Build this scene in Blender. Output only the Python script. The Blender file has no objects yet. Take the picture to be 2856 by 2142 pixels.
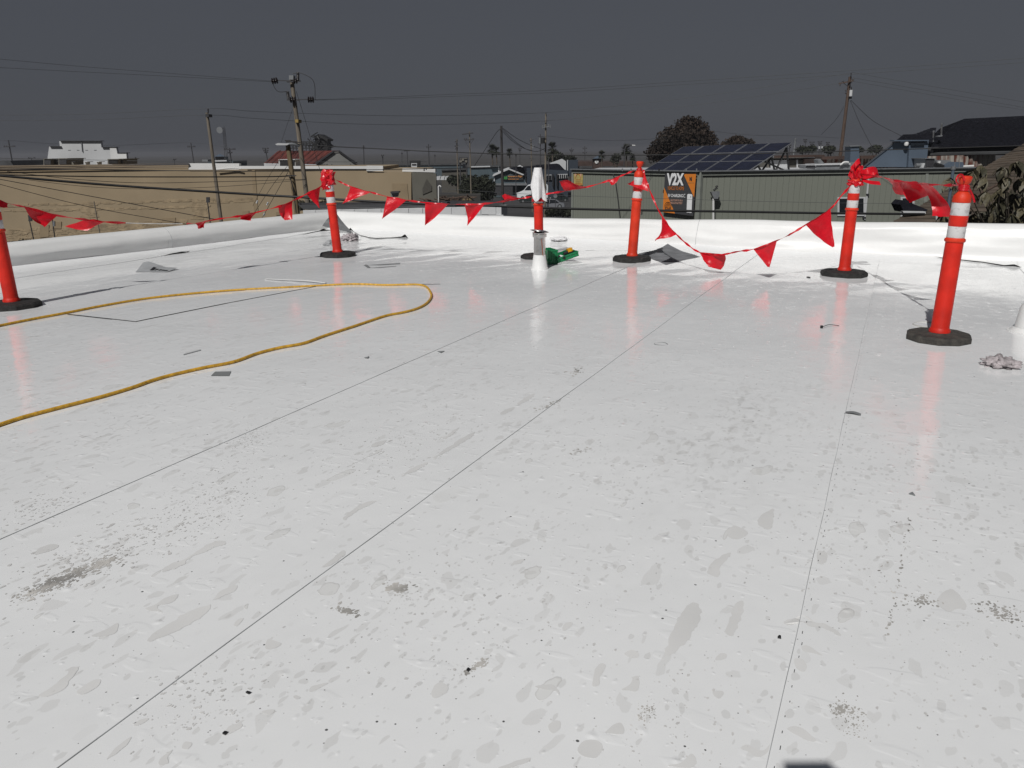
import bpy, bmesh, math, random
from mathutils import Vector, Matrix, noise
R = random.Random(7)
rad = math.radians
S = bpy.context.scene
COL = S.collection

# ------------------------------------------------------------------ camera, sky, sun, exposure
F, CX, CY, H = 2228.0, 1428.0, 1071.0, 1.3
PITCH, ROLL = math.atan(651 / 2228), rad(0.6)
cp, sp, cr, sr = math.cos(PITCH), math.sin(PITCH), math.cos(ROLL), math.sin(ROLL)
cam_d = bpy.data.cameras.new('camera')
cam_d.sensor_width = 36
cam_d.lens = F / 2856 * 36
cam_d.clip_start, cam_d.clip_end = 0.05, 6000
cam = bpy.data.objects.new('camera', cam_d)
COL.objects.link(cam)
rt, up, fw = Vector((cr, -sr * sp, -sr * cp)), Vector((sr, cr * sp, cr * cp)), Vector((0, cp, -sp))
m = Matrix((rt, up, -fw)).transposed().to_4x4()
m.translation = (0, 0, H)
cam.matrix_world = m
S.camera = cam

SUN_EL, SUN_AZ = rad(44), rad(180 + 24)          # the sun stands behind the camera, a little to the left
world = bpy.data.worlds.new('World')
S.world = world
world.use_nodes = True
wn = world.node_tree
wn.nodes.clear()
sky = wn.nodes.new('ShaderNodeTexSky')
sky.sky_type = 'NISHITA'
sky.sun_disc = False
sky.sun_elevation, sky.sun_rotation = SUN_EL, SUN_AZ
sky.air_density, sky.dust_density, sky.ozone_density = 1.0, 1.0, 1.0
hsv = wn.nodes.new('ShaderNodeHueSaturation')
hsv.inputs['Saturation'].default_value = 0.35
fog = wn.nodes.new('ShaderNodeMixRGB')            # the grey marine layer over the town
fog.inputs['Fac'].default_value = 0.90
fog.inputs['Color2'].default_value = (1.36, 1.47, 1.80, 1)
bg = wn.nodes.new('ShaderNodeBackground')
bg.inputs['Strength'].default_value = 0.0475
wo = wn.nodes.new('ShaderNodeOutputWorld')
wn.links.new(sky.outputs[0], hsv.inputs['Color'])
wn.links.new(hsv.outputs[0], fog.inputs['Color1'])
wn.links.new(fog.outputs[0], bg.inputs['Color'])
wn.links.new(bg.outputs[0], wo.inputs['Surface'])
sun_d = bpy.data.lights.new('sun', 'SUN')
sun_d.energy, sun_d.angle, sun_d.color = 4.0, rad(0.5), (1.0, 0.98, 0.95)
sun = bpy.data.objects.new('sun', sun_d)
COL.objects.link(sun)
to_sun = Vector((math.sin(SUN_AZ) * math.cos(SUN_EL), math.cos(SUN_AZ) * math.cos(SUN_EL), math.sin(SUN_EL)))
sun.rotation_euler = to_sun.to_track_quat('Z', 'Y').to_euler()
sun.location = to_sun * 40
S.view_settings.view_transform = 'Standard'
S.view_settings.look = 'None'
S.view_settings.gamma = 1
S.view_settings.use_curve_mapping = False
S.view_settings.exposure = -0.25
S.render.engine = 'CYCLES'
S.cycles.max_bounces = 6

# ------------------------------------------------------------------ survey: sight lines of the photograph to places in the world
def ray(px, py):
    x, y = px - CX, py - CY
    X, D = cr * x - sr * y, sr * x + cr * y
    return Vector((X, F * cp - D * sp, -(F * sp + D * cp))) / F
def P(px, py, Y):
    d = ray(px, py)
    return Vector((0, 0, H)) + d * (Y / d.y)
def G(px, py, z=0.0):
    d = ray(px, py)
    return Vector((0, 0, H)) + d * ((z - H) / d.z)
def W(px, Y):
    return px * Y / 2321.0
GZ = -4.5                                        # street level below the roof
def V(*a): return Vector(a)

# ------------------------------------------------------------------ object helpers
def tag(o, label=None, cat=None, group=None, kind=None):
    for k, v in (('label', label), ('category', cat), ('group', group), ('kind', kind)):
        if v: o[k] = v
    return o
def thing(name, label, cat, loc=(0, 0, 0), group=None):
    o = bpy.data.objects.new(name, None)
    o.empty_display_size = 0.1
    COL.objects.link(o)
    o.location = loc
    return tag(o, label, cat, group)
def origin(o):
    v = Vector((0, 0, 0))
    while o:
        v += o.location; o = o.parent
    return v
class MB:
    def __init__(s): s.v, s.f, s.mi, s.cur = [], [], [], 0
    def add(s, vs, fs):
        n = len(s.v)
        s.v += [Vector(v) for v in vs]
        for f in fs:
            s.f.append(tuple(i + n for i in f)); s.mi.append(s.cur)
        return s
    def box(s, c, size, ax=None):
        c = Vector(c); X, Y, Z = ax or (V(1, 0, 0), V(0, 1, 0), V(0, 0, 1))
        h = [q / 2 for q in size]
        vs = [c + X * (h[0] * a) + Y * (h[1] * b) + Z * (h[2] * d) for a in (-1, 1) for b in (-1, 1) for d in (-1, 1)]
        return s.add(vs, [(0, 1, 3, 2), (4, 6, 7, 5), (0, 4, 5, 1), (2, 3, 7, 6), (0, 2, 6, 4), (1, 5, 7, 3)])
    def tube(s, a, b, r0, r1=None, n=8, cap=True):
        return s.path([a, b], r0, n, r1, cap)
    def path(s, pts, r, n=6, r1=None, cap=True):
        pts = [Vector(p) for p in pts]; k0 = len(s.v); N = len(pts)
        vs, fs, prev = [], [], None
        for i, p in enumerate(pts):
            t = (pts[min(i + 1, N - 1)] - pts[max(i - 1, 0)]).normalized()
            if prev is None:
                prev = t.orthogonal().normalized()
            a = (prev - t * prev.dot(t))
            a = a.normalized() if a.length > 1e-6 else t.orthogonal().normalized()
            prev = a; b = t.cross(a)
            rr = r if r1 is None else r + (r1 - r) * i / (N - 1)
            for j in range(n):
                q = 2 * math.pi * j / n
                vs.append(p + (a * math.cos(q) + b * math.sin(q)) * rr)
        for i in range(N - 1):
            for j in range(n):
                fs.append((i * n + j, i * n + (j + 1) % n, (i + 1) * n + (j + 1) % n, (i + 1) * n + j))
        if cap:
            fs.append(tuple(range(n - 1, -1, -1))); fs.append(tuple((N - 1) * n + j for j in range(n)))
        return s.add(vs, fs)
    def lathe(s, prof, o=(0, 0, 0), n=24, ax=None):
        o = Vector(o); X, Y, Z = ax or (V(1, 0, 0), V(0, 1, 0), V(0, 0, 1))
        vs, fs = [], []
        for r, z in prof:
            for j in range(n):
                q = 2 * math.pi * (j + .5) / n
                vs.append(o + X * (r * math.cos(q)) + Y * (r * math.sin(q)) + Z * z)
        for i in range(len(prof) - 1):
            for j in range(n):
                fs.append((i * n + j, i * n + (j + 1) % n, (i + 1) * n + (j + 1) % n, (i + 1) * n + j))
        if prof[0][0] > 1e-4: fs.append(tuple(range(n - 1, -1, -1)))
        if prof[-1][0] > 1e-4: fs.append(tuple((len(prof) - 1) * n + j for j in range(n)))
        return s.add(vs, fs)
    def prism(s, poly, d):
        poly = [Vector(p) for p in poly]; d = Vector(d); n = len(poly)
        return s.add(poly + [p + d for p in poly], [tuple(range(n - 1, -1, -1)), tuple(range(n, 2 * n))] +
                     [(i, (i + 1) % n, n + (i + 1) % n, n + i) for i in range(n)])
    def grid(s, nu, nv, fn):
        vs = [fn(i / nu, j / nv) for j in range(nv + 1) for i in range(nu + 1)]
        return s.add(vs, [(j * (nu + 1) + i, j * (nu + 1) + i + 1, (j + 1) * (nu + 1) + i + 1, (j + 1) * (nu + 1) + i)
                          for j in range(nv) for i in range(nu)])
    def build(s, name, mat, parent=None, loc=None, smooth=False, kind=None, recalc=True):
        off = origin(parent) if parent else Vector(loc or (0, 0, 0))
        me = bpy.data.meshes.new(name)
        me.from_pydata([v - off for v in s.v], [], s.f)
        for mt in (mat if isinstance(mat, (list, tuple)) else [mat]): me.materials.append(mt)
        if s.cur:
            for p, i in zip(me.polygons, s.mi): p.material_index = i
        if recalc:
            bm = bmesh.new(); bm.from_mesh(me)
            bmesh.ops.recalc_face_normals(bm, faces=bm.faces); bm.to_mesh(me); bm.free()
        if smooth:
            for p in me.polygons: p.use_smooth = True
            if smooth != 'all':
                try: me.set_sharp_from_angle(angle=rad(40))
                except Exception: pass
        o = bpy.data.objects.new(name, me)
        COL.objects.link(o)
        if parent: o.parent = parent
        else: o.location = off
        if kind: o['kind'] = kind
        return o
def copy_tree(o, parent=None):
    c = o.copy(); COL.objects.link(c)
    if parent: c.parent = parent
    for ch in list(o.children): copy_tree(ch, c)
    return c
def text(body, mat, parent, at, height, right=V(1, 0, 0), upv=V(0, 0, 1), align='LEFT', width=None, name='lettering', depth=0.004, shear=0.0, bold=0.0):
    cu = bpy.data.curves.new(name, 'FONT'); cu.body = body; cu.size = 1.0
    cu.shear = shear; cu.offset = bold
    tmp = bpy.data.objects.new('tmp', cu); COL.objects.link(tmp)
    me = bpy.data.meshes.new_from_object(tmp.evaluated_get(bpy.context.evaluated_depsgraph_get()))
    bpy.data.objects.remove(tmp); bpy.data.curves.remove(cu)
    xs = [v.co.x for v in me.vertices]; ys = [v.co.y for v in me.vertices]
    x0, x1, y0, y1 = min(xs), max(xs), min(ys), max(ys)
    sy = height / (y1 - y0); sx = width / (x1 - x0) if width else sy
    nrm = right.cross(upv); at = Vector(at) - origin(parent)
    sh = {'LEFT': 0, 'CENTER': .5, 'RIGHT': 1}[align] * (x1 - x0) * sx
    for v in me.vertices:
        v.co = at + right * ((v.co.x - x0) * sx - sh) + upv * ((v.co.y - y0) * sy) + nrm * depth
    me.materials.clear(); me.materials.append(mat)
    o = bpy.data.objects.new(name, me); COL.objects.link(o); o.parent = parent
    return o

# ------------------------------------------------------------------ materials
def mat(name, col, rough=.6, metal=0.0, var=.12, vscale=8.0, bump=.0, bscale=40.0, spec=.5, stretch=(1, 1, 1), col2=None, thr=None, transl=0):
    mt = bpy.data.materials.new(name); mt.use_nodes = True
    nt = mt.node_tree; b = nt.nodes['Principled BSDF']
    b.inputs['Roughness'].default_value = rough; b.inputs['Metallic'].default_value = metal
    b.inputs['Specular IOR Level'].default_value = spec
    tc = nt.nodes.new('ShaderNodeTexCoord'); mp = nt.nodes.new('ShaderNodeMapping')
    mp.inputs['Scale'].default_value = stretch
    nt.links.new(tc.outputs['Object'], mp.inputs[0])
    nz = nt.nodes.new('ShaderNodeTexNoise'); nz.inputs['Scale'].default_value = vscale; nz.inputs['Detail'].default_value = 5
    nt.links.new(mp.outputs[0], nz.inputs['Vector'])
    rp = nt.nodes.new('ShaderNodeValToRGB')
    c2 = col2 or [c * (1 - 2 * var) for c in col]
    c1 = col if col2 else [min(1, c * (1 + var)) for c in col]
    lo, hi = thr or (.3, .7)
    rp.color_ramp.elements[0].position = lo; rp.color_ramp.elements[1].position = hi
    rp.color_ramp.elements[0].color = (*c2, 1); rp.color_ramp.elements[1].color = (*c1, 1)
    nt.links.new(nz.outputs[0], rp.inputs[0]); nt.links.new(rp.outputs[0], b.inputs['Base Color'])
    if bump:
        bz = nt.nodes.new('ShaderNodeTexNoise'); bz.inputs['Scale'].default_value = bscale; bz.inputs['Detail'].default_value = 4
        nt.links.new(mp.outputs[0], bz.inputs['Vector'])
        bp = nt.nodes.new('ShaderNodeBump'); bp.inputs['Strength'].default_value = bump; bp.inputs['Distance'].default_value = .02
        nt.links.new(bz.outputs[0], bp.inputs['Height']); nt.links.new(bp.outputs[0], b.inputs['Normal'])
    if transl:
        tr = nt.nodes.new('ShaderNodeBsdfTranslucent'); mx = nt.nodes.new('ShaderNodeMixShader'); mx.inputs[0].default_value = transl
        nt.links.new(rp.outputs[0], tr.inputs['Color'])
        nt.links.new(b.outputs[0], mx.inputs[1]); nt.links.new(tr.outputs[0], mx.inputs[2])
        nt.links.new(mx.outputs[0], nt.nodes['Material Output'].inputs[0])
    return mt

A0 = rad(25.4)                                   # the membrane sheets run this far right of straight ahead
ua, wa = V(math.sin(A0), math.cos(A0), 0), V(math.cos(A0), -math.sin(A0), 0)
def UW(p): return p.dot(ua), p.dot(wa)

def roof_material():
    mt = bpy.data.materials.new('wet_white_membrane'); mt.use_nodes = True
    nt = mt.node_tree; b = nt.nodes['Principled BSDF']; L = nt.links.new
    def nd(t, **k):
        n = nt.nodes.new('ShaderNode' + t)
        for a, v in k.items():
            if a in n.inputs: 
                if hasattr(v, 'is_linked') or isinstance(v, bpy.types.NodeSocket): L(v, n.inputs[a])
                else: n.inputs[a].default_value = v
            else: setattr(n, a, v)
        return n
    def math_(op, a, c, clamp=False):
        n = nt.nodes.new('ShaderNodeMath'); n.operation = op; n.use_clamp = clamp
        for i, q in enumerate((a, c)):
            if isinstance(q, bpy.types.NodeSocket): L(q, n.inputs[i])
            else: n.inputs[i].default_value = q
        return n.outputs[0]
    def ss(x, lo, hi):
        n = nt.nodes.new('ShaderNodeMapRange'); n.interpolation_type = 'SMOOTHSTEP'
        L(x, n.inputs[0]); n.inputs[1].default_value = lo; n.inputs[2].default_value = hi
        return n.outputs[0]
    tc = nd('TexCoord').outputs['Object']
    def mapped(sx, sy, off=0):
        r = nt.nodes.new('ShaderNodeMapping'); r.inputs['Rotation'].default_value = (0, 0, A0); L(tc, r.inputs[0])
        q = nt.nodes.new('ShaderNodeMapping'); q.inputs['Scale'].default_value = (sx, sy, 1); q.inputs['Location'].default_value = (off, off * .7, 0)
        L(r.outputs[0], q.inputs[0]); return q.outputs[0]
    def noi(vec, sc, det=3, dis=0.0):
        n = nd('TexNoise'); n.inputs['Scale'].default_value = sc; n.inputs['Detail'].default_value = det; n.inputs['Distortion'].default_value = dis
        L(vec, n.inputs['Vector']); return n
    def warp(vec, sc, amt):
        n = noi(vec, sc, 3)
        a = nt.nodes.new('ShaderNodeVectorMath'); a.operation = 'SUBTRACT'; L(n.outputs['Color'], a.inputs[0]); a.inputs[1].default_value = (.5, .5, .5)
        c = nt.nodes.new('ShaderNodeVectorMath'); c.operation = 'SCALE'; L(a.outputs[0], c.inputs[0]); c.inputs['Scale'].default_value = amt
        e = nt.nodes.new('ShaderNodeVectorMath'); e.operation = 'ADD'; L(vec, e.inputs[0]); L(c.outputs[0], e.inputs[1]); return e.outputs[0]
    def blobs(vec, sc, keep, rmax, wsc, wamt, soft=.03, rnd=1.0):
        """scattered flat blobs; keep = share of the cells that carry one"""
        v = nd('TexVoronoi'); v.voronoi_dimensions = '2D'; v.inputs['Scale'].default_value = sc; v.inputs['Randomness'].default_value = rnd
        L(warp(vec, wsc, wamt), v.inputs['Vector'])
        sep = nt.nodes.new('ShaderNodeSeparateColor'); L(v.outputs['Color'], sep.inputs[0])
        rr = math_('MULTIPLY', math_('SUBTRACT', sep.outputs[0], 1 - keep), rmax / keep)
        d = math_('SUBTRACT', rr, v.outputs['Distance'])
        return ss(d, 0.0, soft), d
    m1 = mapped(1, .42)
    # large thin films of water that dried at one side
    n1 = noi(warp(m1, 3.0, .25), 1.55, 2)
    film = ss(n1.outputs[0], .70, .71)
    fade = noi(mapped(1, .6, 4), 2.3, 2)
    film = math_('MULTIPLY', film, ss(fade.outputs[0], .35, .62))
    b1, d1 = blobs(warp(mapped(1, .48), 2.6, .24), 7.5, .14, .26, 10, .10, .02)
    b2, d2 = blobs(warp(mapped(1, .55, 3.1), 6, .10), 17, .42, .36, 18, .05, .04)
    b4, d4 = blobs(warp(mapped(1, .5, 11.9), 5, .12), 12, .36, .30, 15, .07, .03)
    b5, d5 = blobs(mapped(1, .5, 21.3), 30, .30, .30, 26, .03, .06)
    b3, d3 = blobs(mapped(1, .6, 7.7), 42, .40, .36, 30, .02, .08)
    cl = noi(mapped(1, .55, 2.2), 1.3, 3)
    clm = ss(cl.outputs[0], .47, .66)
    b2 = math_('MULTIPLY', b2, ss(cl.outputs[0], .36, .58))
    b3 = math_('MULTIPLY', b3, clm)
    su = nt.nodes.new('ShaderNodeSeparateXYZ'); L(mapped(1, 1), su.inputs[0])
    worn = math_('ADD', math_('MULTIPLY', math_('SUBTRACT', 1.0, ss(su.outputs[1], 2.6, 6.5)), .92), .08)   # trodden part of the roof, near the hatch end
    b1 = math_('MULTIPLY', b1, worn); b2 = math_('MULTIPLY', b2, worn); b4 = math_('MULTIPLY', b4, worn); b5 = math_('MULTIPLY', b5, worn); b3 = math_('MULTIPLY', b3, worn); film = math_('MULTIPLY', film, worn)
    # dirt: scuffs and shoe prints in a few places
    dn = noi(mapped(1, .35, 9.1), .85, 3)
    dm = ss(dn.outputs[0], .60, .74)
    df = noi(mapped(1, .55, 1.7), 26, 6, .4)
    dirt = math_('MULTIPLY', dm, ss(df.outputs[0], .50, .66))
    smear = math_('MULTIPLY', ss(dn.outputs[0], .52, .75), ss(noi(mapped(2.2, .5, 6), 5, 4).outputs[0], .48, .75))
    sk, _ = blobs(mapped(1, 1, 5.3), 22, .035, .10, 20, .01, .02)
    sk2, _ = blobs(mapped(1, 1, 15.3), 60, .03, .16, 20, .01, .02)
    cloud = noi(tc, .9, 4)
    def mix(fac, k, a, c):
        n = nt.nodes.new('ShaderNodeMixRGB')
        if k is not None: fac = math_('MULTIPLY', fac, k)
        L(fac, n.inputs[0])
        for i, q in ((1, a), (2, c)):
            if isinstance(q, bpy.types.NodeSocket): L(q, n.inputs[i])
            else: n.inputs[i].default_value = (*q, 1)
        return n.outputs[0]
    c = mix(ss(cloud.outputs[0], .3, .7), None, (.785, .795, .80), (.825, .835, .84))
    c = mix(film, .42, c, (.62, .615, .59))
    c = mix(b1, .32, c, (.61, .605, .58))
    rim = math_('MULTIPLY', b1, math_('SUBTRACT', 1.0, ss(d1, .012, .05)))
    c = mix(rim, .30, c, (.45, .44, .42))
    c = mix(b2, .40, c, (.56, .555, .54))
    c = mix(b4, .30, c, (.57, .565, .55))
    c = mix(b5, .32, c, (.50, .495, .48))
    c = mix(b3, .50, c, (.50, .50, .49))
    c = mix(smear, .14, c, (.52, .51, .48))
    c = mix(dirt, .32, c, (.38, .37, .355))
    c = mix(sk, .9, c, (.04, .04, .04))
    c = mix(sk2, .75, c, (.12, .115, .11))
    L(c, b.inputs['Base Color'])
    b.inputs['IOR'].default_value = 1.46
    rg = noi(tc, 1.1, 3)
    mr = nt.nodes.new('ShaderNodeMapRange'); L(rg.outputs[0], mr.inputs[0])
    mr.inputs[1].default_value, mr.inputs[2].default_value, mr.inputs[3].default_value, mr.inputs[4].default_value = .3, .7, .07, .17
    L(mr.outputs[0], b.inputs['Roughness'])
    # relief: shallow dimples of the bonded sheet, short ridges, rims of the water films
    r1 = noi(mapped(1.0, .55, 1), 7, 2)
    r2, dd = blobs(mapped(.55, 1.3, 8), 13, .5, .5, 9, .1, .2)
    r3 = noi(tc, 130, 2)
    h = math_('ADD', math_('MULTIPLY', r1.outputs[0], .35), math_('MULTIPLY', r2, .05))
    pim, dpm = blobs(mapped(1, .9, 33), 10, .34, .20, 8, .04, .22)
    pim2, dpm2 = blobs(mapped(1, .8, 51), 24, .30, .22, 20, .02, .22)
    h = math_('ADD', h, math_('MULTIPLY', pim, .19))
    h = math_('ADD', h, math_('MULTIPLY', pim2, .10))
    h = math_('ADD', h, math_('MULTIPLY', b1, .05))
    h = math_('ADD', h, math_('MULTIPLY', r3.outputs[0], .008))
    bp = nt.nodes.new('ShaderNodeBump'); bp.inputs['Strength'].default_value = 1.0; bp.inputs['Distance'].default_value = .010
    L(h, bp.inputs['Height']); L(bp.outputs[0], b.inputs['Normal'])
    return mt

M = {}
M['roof'] = roof_material()
M['wall'] = mat('white_membrane', (.74, .745, .74), .38, var=.02, vscale=1.6, bump=.16, bscale=4, spec=.35)
M['under'] = mat('gap_black', (.012, .012, .013), .7)  # black for the shade inside the gaps and the slit
M['grey_under'] = mat('grey_membrane_underside', (.14, .145, .15), .35, var=.08, vscale=4, bump=.15, bscale=12)
M['grey_sheet'] = mat('dark_grey_sheet', (.185, .19, .20), .8, var=.15, vscale=5, bump=.12, bscale=9, spec=.1)
M['film'] = mat('dried_water_film', (.735, .735, .728), .14, var=.05, vscale=3, spec=.5)
M['mud'] = mat('mud', (.50, .485, .46), .8, var=.3, vscale=9)
M['drop'] = mat('dried_drop', (.67, .665, .655), .3, var=.1, vscale=9)
M['seam'] = mat('seam_edge', (.42, .43, .44), .6, var=.2, vscale=5)
M['post'] = mat('red_orange_plastic', (.62, .022, .011), .5, spec=.3, var=.13, vscale=7, bump=.12, bscale=50)
M['post_orange'] = mat('orange_plastic', (.64, .040, .014), .5, spec=.3, var=.13, vscale=7, bump=.12, bscale=50)
M['rubber'] = mat('black_rubber', (.022, .021, .020), .78, var=.35, vscale=30, bump=.5, bscale=120)
M['rubber_dusty'] = mat('dusty_rubber', (.075, .068, .058), .85, var=.4, vscale=18, bump=.6, bscale=110, col2=(.022, .021, .02))
M['band'] = mat('worn_reflective_tape', (.58, .575, .575), .45, var=.1, vscale=26, col2=(.36, .34, .34), thr=(.30, .48))
M['flag'] = mat('red_vinyl', (.66, .008, .020), .34, var=.08, vscale=20, bump=.15, bscale=40, transl=.22)
M['rope'] = mat('white_cord', (.75, .73, .70), .7)
M['hose'] = mat('yellow_hose', (.64, .36, .035), .5, var=.18, vscale=40, bump=.3, bscale=220)
M['steel'] = mat('galvanised_pipe', (.72, .71, .69), .22, 1.0, var=.1, vscale=6, bump=.06, bscale=30)
M['rust'] = mat('rust_stain', (.35, .10, .04), .7)
M['cloth'] = mat('white_cloth', (.74, .74, .75), .9, var=.06, vscale=12, bump=.3, bscale=90)
M['rag'] = mat('dirty_rag', (.42, .38, .39), .95, var=.3, vscale=22, bump=.5, bscale=60)
M['green'] = mat('green_plastic', (.012, .20, .075), .4, var=.1, bump=.05)
M['tool_yellow'] = mat('tool_yellow', (.75, .38, .02), .5)
M['black'] = mat('black_plastic', (.012, .012, .013), .5)
M['ink'] = mat('black_ink', (.02, .02, .022), .6)
M['grey_card'] = mat('grey_offcut', (.20, .21, .215), .6, var=.06)
M['lt_grey'] = mat('light_grey_sheet', (.34, .35, .36), .6, var=.08)
M['clear'] = mat('clear_tube', (.5, .5, .48), .2)
M['beige'] = mat('beige_paint', (.285, .222, .142), .85, var=.07, vscale=.35, bump=.25, bscale=3)
M['beige_patch'] = mat('beige_patch', (.25, .19, .118), .9, var=.06, vscale=1.2)
M['beige_blk'] = mat('beige_block', (.31, .238, .15), .9, var=.16, vscale=1.6, bump=.8, bscale=7)
M['cornice'] = mat('brown_cornice', (.16, .12, .085), .8, var=.1, vscale=.6)
M['white_paint'] = mat('white_paint', (.62, .62, .61), .6, var=.06, vscale=.5)
M['dim_white'] = mat('weathered_white', (.48, .49, .50), .8, var=.07, vscale=.25)
M['block_white'] = mat('white_block', (.52, .53, .54), .85, var=.08, vscale=1.0, bump=.3, bscale=12)
M['tar'] = mat('dark_roofing', (.055, .057, .06), .85, var=.2, vscale=1.5)
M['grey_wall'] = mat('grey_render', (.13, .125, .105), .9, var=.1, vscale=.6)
M['grey_dark'] = mat('grey_render_patch', (.075, .07, .06), .9, var=.1)
M['seafoam'] = mat('seafoam_siding', (.180, .192, .162), .75, var=.06, vscale=.8, stretch=(3, 3, .3))
M['seafoam_trim'] = mat('seafoam_trim', (.21, .225, .20), .7, var=.08, vscale=2)
M['blue_wall'] = mat('slate_blue_paint', (.070, .095, .130), .75, var=.08, vscale=.7)
M['blue_grey'] = mat('blue_grey_siding', (.06, .085, .10), .8, var=.1, vscale=.6)
M['dk_blue'] = mat('dark_blue_paint', (.02, .03, .045), .7, var=.1)
M['shingle_dark'] = mat('charcoal_shingle', (.013, .0135, .019), .95, spec=.1, var=.25, vscale=6, bump=.4, bscale=25)
M['shingle_brown'] = mat('brown_wood_shingle', (.085, .065, .048), .9, var=.28, vscale=3, stretch=(.4, .4, 4), bump=.5, bscale=14)
M['brown_roof'] = mat('brown_roof', (.055, .032, .025), .85, var=.2, vscale=1)
M['red_roof'] = mat('rusty_red_roof', (.10, .018, .012), .75, var=.25, vscale=.5, stretch=(3, 1, .5))
M['rust_sheet'] = mat('rusty_corrugated', (.30, .28, .25), .7, var=.2, vscale=1.2, stretch=(2.5, 2.5, .6), col2=(.10, .025, .012), thr=(.44, .56))
M['wood'] = mat('weathered_pole', (.17, .145, .115), .9, var=.22, vscale=4, stretch=(6, 6, .5), bump=.5, bscale=12)
M['wood_brown'] = mat('brown_pole', (.085, .056, .042), .9, var=.2, vscale=4, stretch=(6, 6, .5))
M['wood_dark'] = mat('dark_pole', (.035, .032, .032), .9, var=.2, vscale=4, stretch=(6, 6, .5))
M['wood_tan'] = mat('tan_pole', (.17, .125, .07), .9, var=.2, vscale=4, stretch=(6, 6, .5), bump=.4, bscale=12)
M['far_pole'] = mat('far_pole', (.05, .05, .055), .9)
M['insul'] = mat('brown_insulator', (.018, .012, .012), .35)
M['wire'] = mat('black_wire', (.02, .02, .021), .6)
M['wire_grey'] = mat('grey_wire', (.07, .075, .08), .6)
M['metal'] = mat('grey_metal', (.20, .21, .22), .5, .3, var=.1)
M['metal_dark'] = mat('dark_metal', (.05, .05, .055), .5, .3)
M['hvac'] = mat('hvac_paint', (.15, .14, .12), .7, var=.1)
M['glass'] = mat('dark_glass', (.012, .014, .017), .12, var=.1, spec=.6)
M['solar'] = mat('solar_cell', (.008, .010, .026), .16, var=.2, vscale=2, spec=.5)
M['frame'] = mat('aluminium_frame', (.30, .31, .33), .4, .5)
M['strut'] = mat('black_strut', (.012, .012, .013), .6)
M['asphalt'] = mat('asphalt', (.042, .042, .044), .9, var=.18, vscale=.15, bump=.2, bscale=4)
M['earth'] = mat('town_ground', (.050, .047, .043), .95, var=.2, vscale=.02)
M['leaf'] = mat('dark_leaf', (.018, .022, .010), .8, var=.35, vscale=.9)
M['leaf_bronze'] = mat('bronze_leaf', (.026, .016, .010), .85, var=.35, vscale=.7)
M['leaf_palm'] = mat('palm_leaf', (.022, .027, .013), .8, var=.3, vscale=1.5)
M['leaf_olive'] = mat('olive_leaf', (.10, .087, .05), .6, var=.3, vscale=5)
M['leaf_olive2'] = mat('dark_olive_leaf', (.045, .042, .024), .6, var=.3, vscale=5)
M['bark'] = mat('bark', (.06, .048, .036), .9, var=.2)
M['banner_dark'] = mat('banner_charcoal', (.045, .046, .050), .6, var=.05)
M['banner_orange'] = mat('banner_orange', (.62, .19, .02), .6, var=.05)
M['banner_peach'] = mat('banner_peach', (.55, .32, .24), .6)
M['banner_white'] = mat('banner_white', (.72, .73, .74), .6, var=.03)
M['poster'] = mat('yellow_poster', (.42, .34, .12), .7, var=.2, vscale=6)
M['poster_dark'] = mat('poster_orange', (.42, .19, .05), .7)
M['sign_orange'] = mat('sign_orange', (.62, .27, .08), .6)
M['sign_green'] = mat('sign_green', (.05, .36, .07), .6)
M['yellow_mark'] = mat('yellow_mark', (.26, .18, .05), .7)
M['van_white'] = mat('white_car_paint', (.66, .68, .70), .3, var=.03)
M['silver'] = mat('silver_car_paint', (.22, .23, .25), .3, .4, var=.03)
M['dark_car'] = mat('dark_car_paint', (.015, .022, .022), .3, var=.03)
M['tyre'] = mat('tyre', (.012, .012, .012), .8)
M['jacket'] = mat('navy_jacket', (.03, .035, .05), .8)

# ------------------------------------------------------------------ the roof
def fbm(p, o=3):
    return sum(noise.noise(p * (2 ** i)) / 2 ** i for i in range(o))
gA, gB = G(38, 753), G(930, 645)
w_left = UW(gB)[1]                               # inside foot of the left parapet at the corner
kleft = (UW(gB)[1] - UW(gA)[1]) / (UW(gB)[0] - UW(gA)[0])
def w_at(u): return w_left + kleft * (u - UW(gB)[0])
cu, cw = UW(G(930, 645))
e1, e2 = UW(G(1500, 664)), UW(G(2856, 739))
kfar = (e2[0] - cu) / (e2[1] - w_left)
def u_far(w): return cu + kfar * (w - w_left) + .06 * math.sin((w - w_left) * .9)
def zroof(x, y):
    p = V(x, y, 0); u, w = UW(p)
    du = max(-.05, u_far(w) - u); dw = max(0, w - w_at(u))
    z = .0045 * fbm(V(u * .35, w * .6, 1.3))
    k = max(0, min(1, (4.2 - du) / 3.0))
    z += k * .010 * (fbm(V(u * .9 + w * .5, w * 2.6 - u * 1.2, 4.1), 3))
    k2 = max(0, min(1, (4.5 - dw) / 3.5)) * max(0, min(1, (u - 4) / 3))
    z += k2 * .006 * fbm(V(u * 1.1 + w * .4, w * 2.2, 8.3), 3)
    if dw < .35: z += .05 * ((.35 - dw) / .35) ** 2
    if du < .45: z += .05 * ((.45 - du) / .45) ** 2
    return z
def wpt(u, w, dz=0.0):
    p = ua * u + wa * w
    return V(p.x, p.y, zroof(p.x, p.y) + dz)
def on(px, py, dz=0.0):
    g = G(px, py)
    for _ in range(2): g = G(px, py, zroof(g.x, g.y))
    return V(g.x, g.y, zroof(g.x, g.y) + dz)

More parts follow.
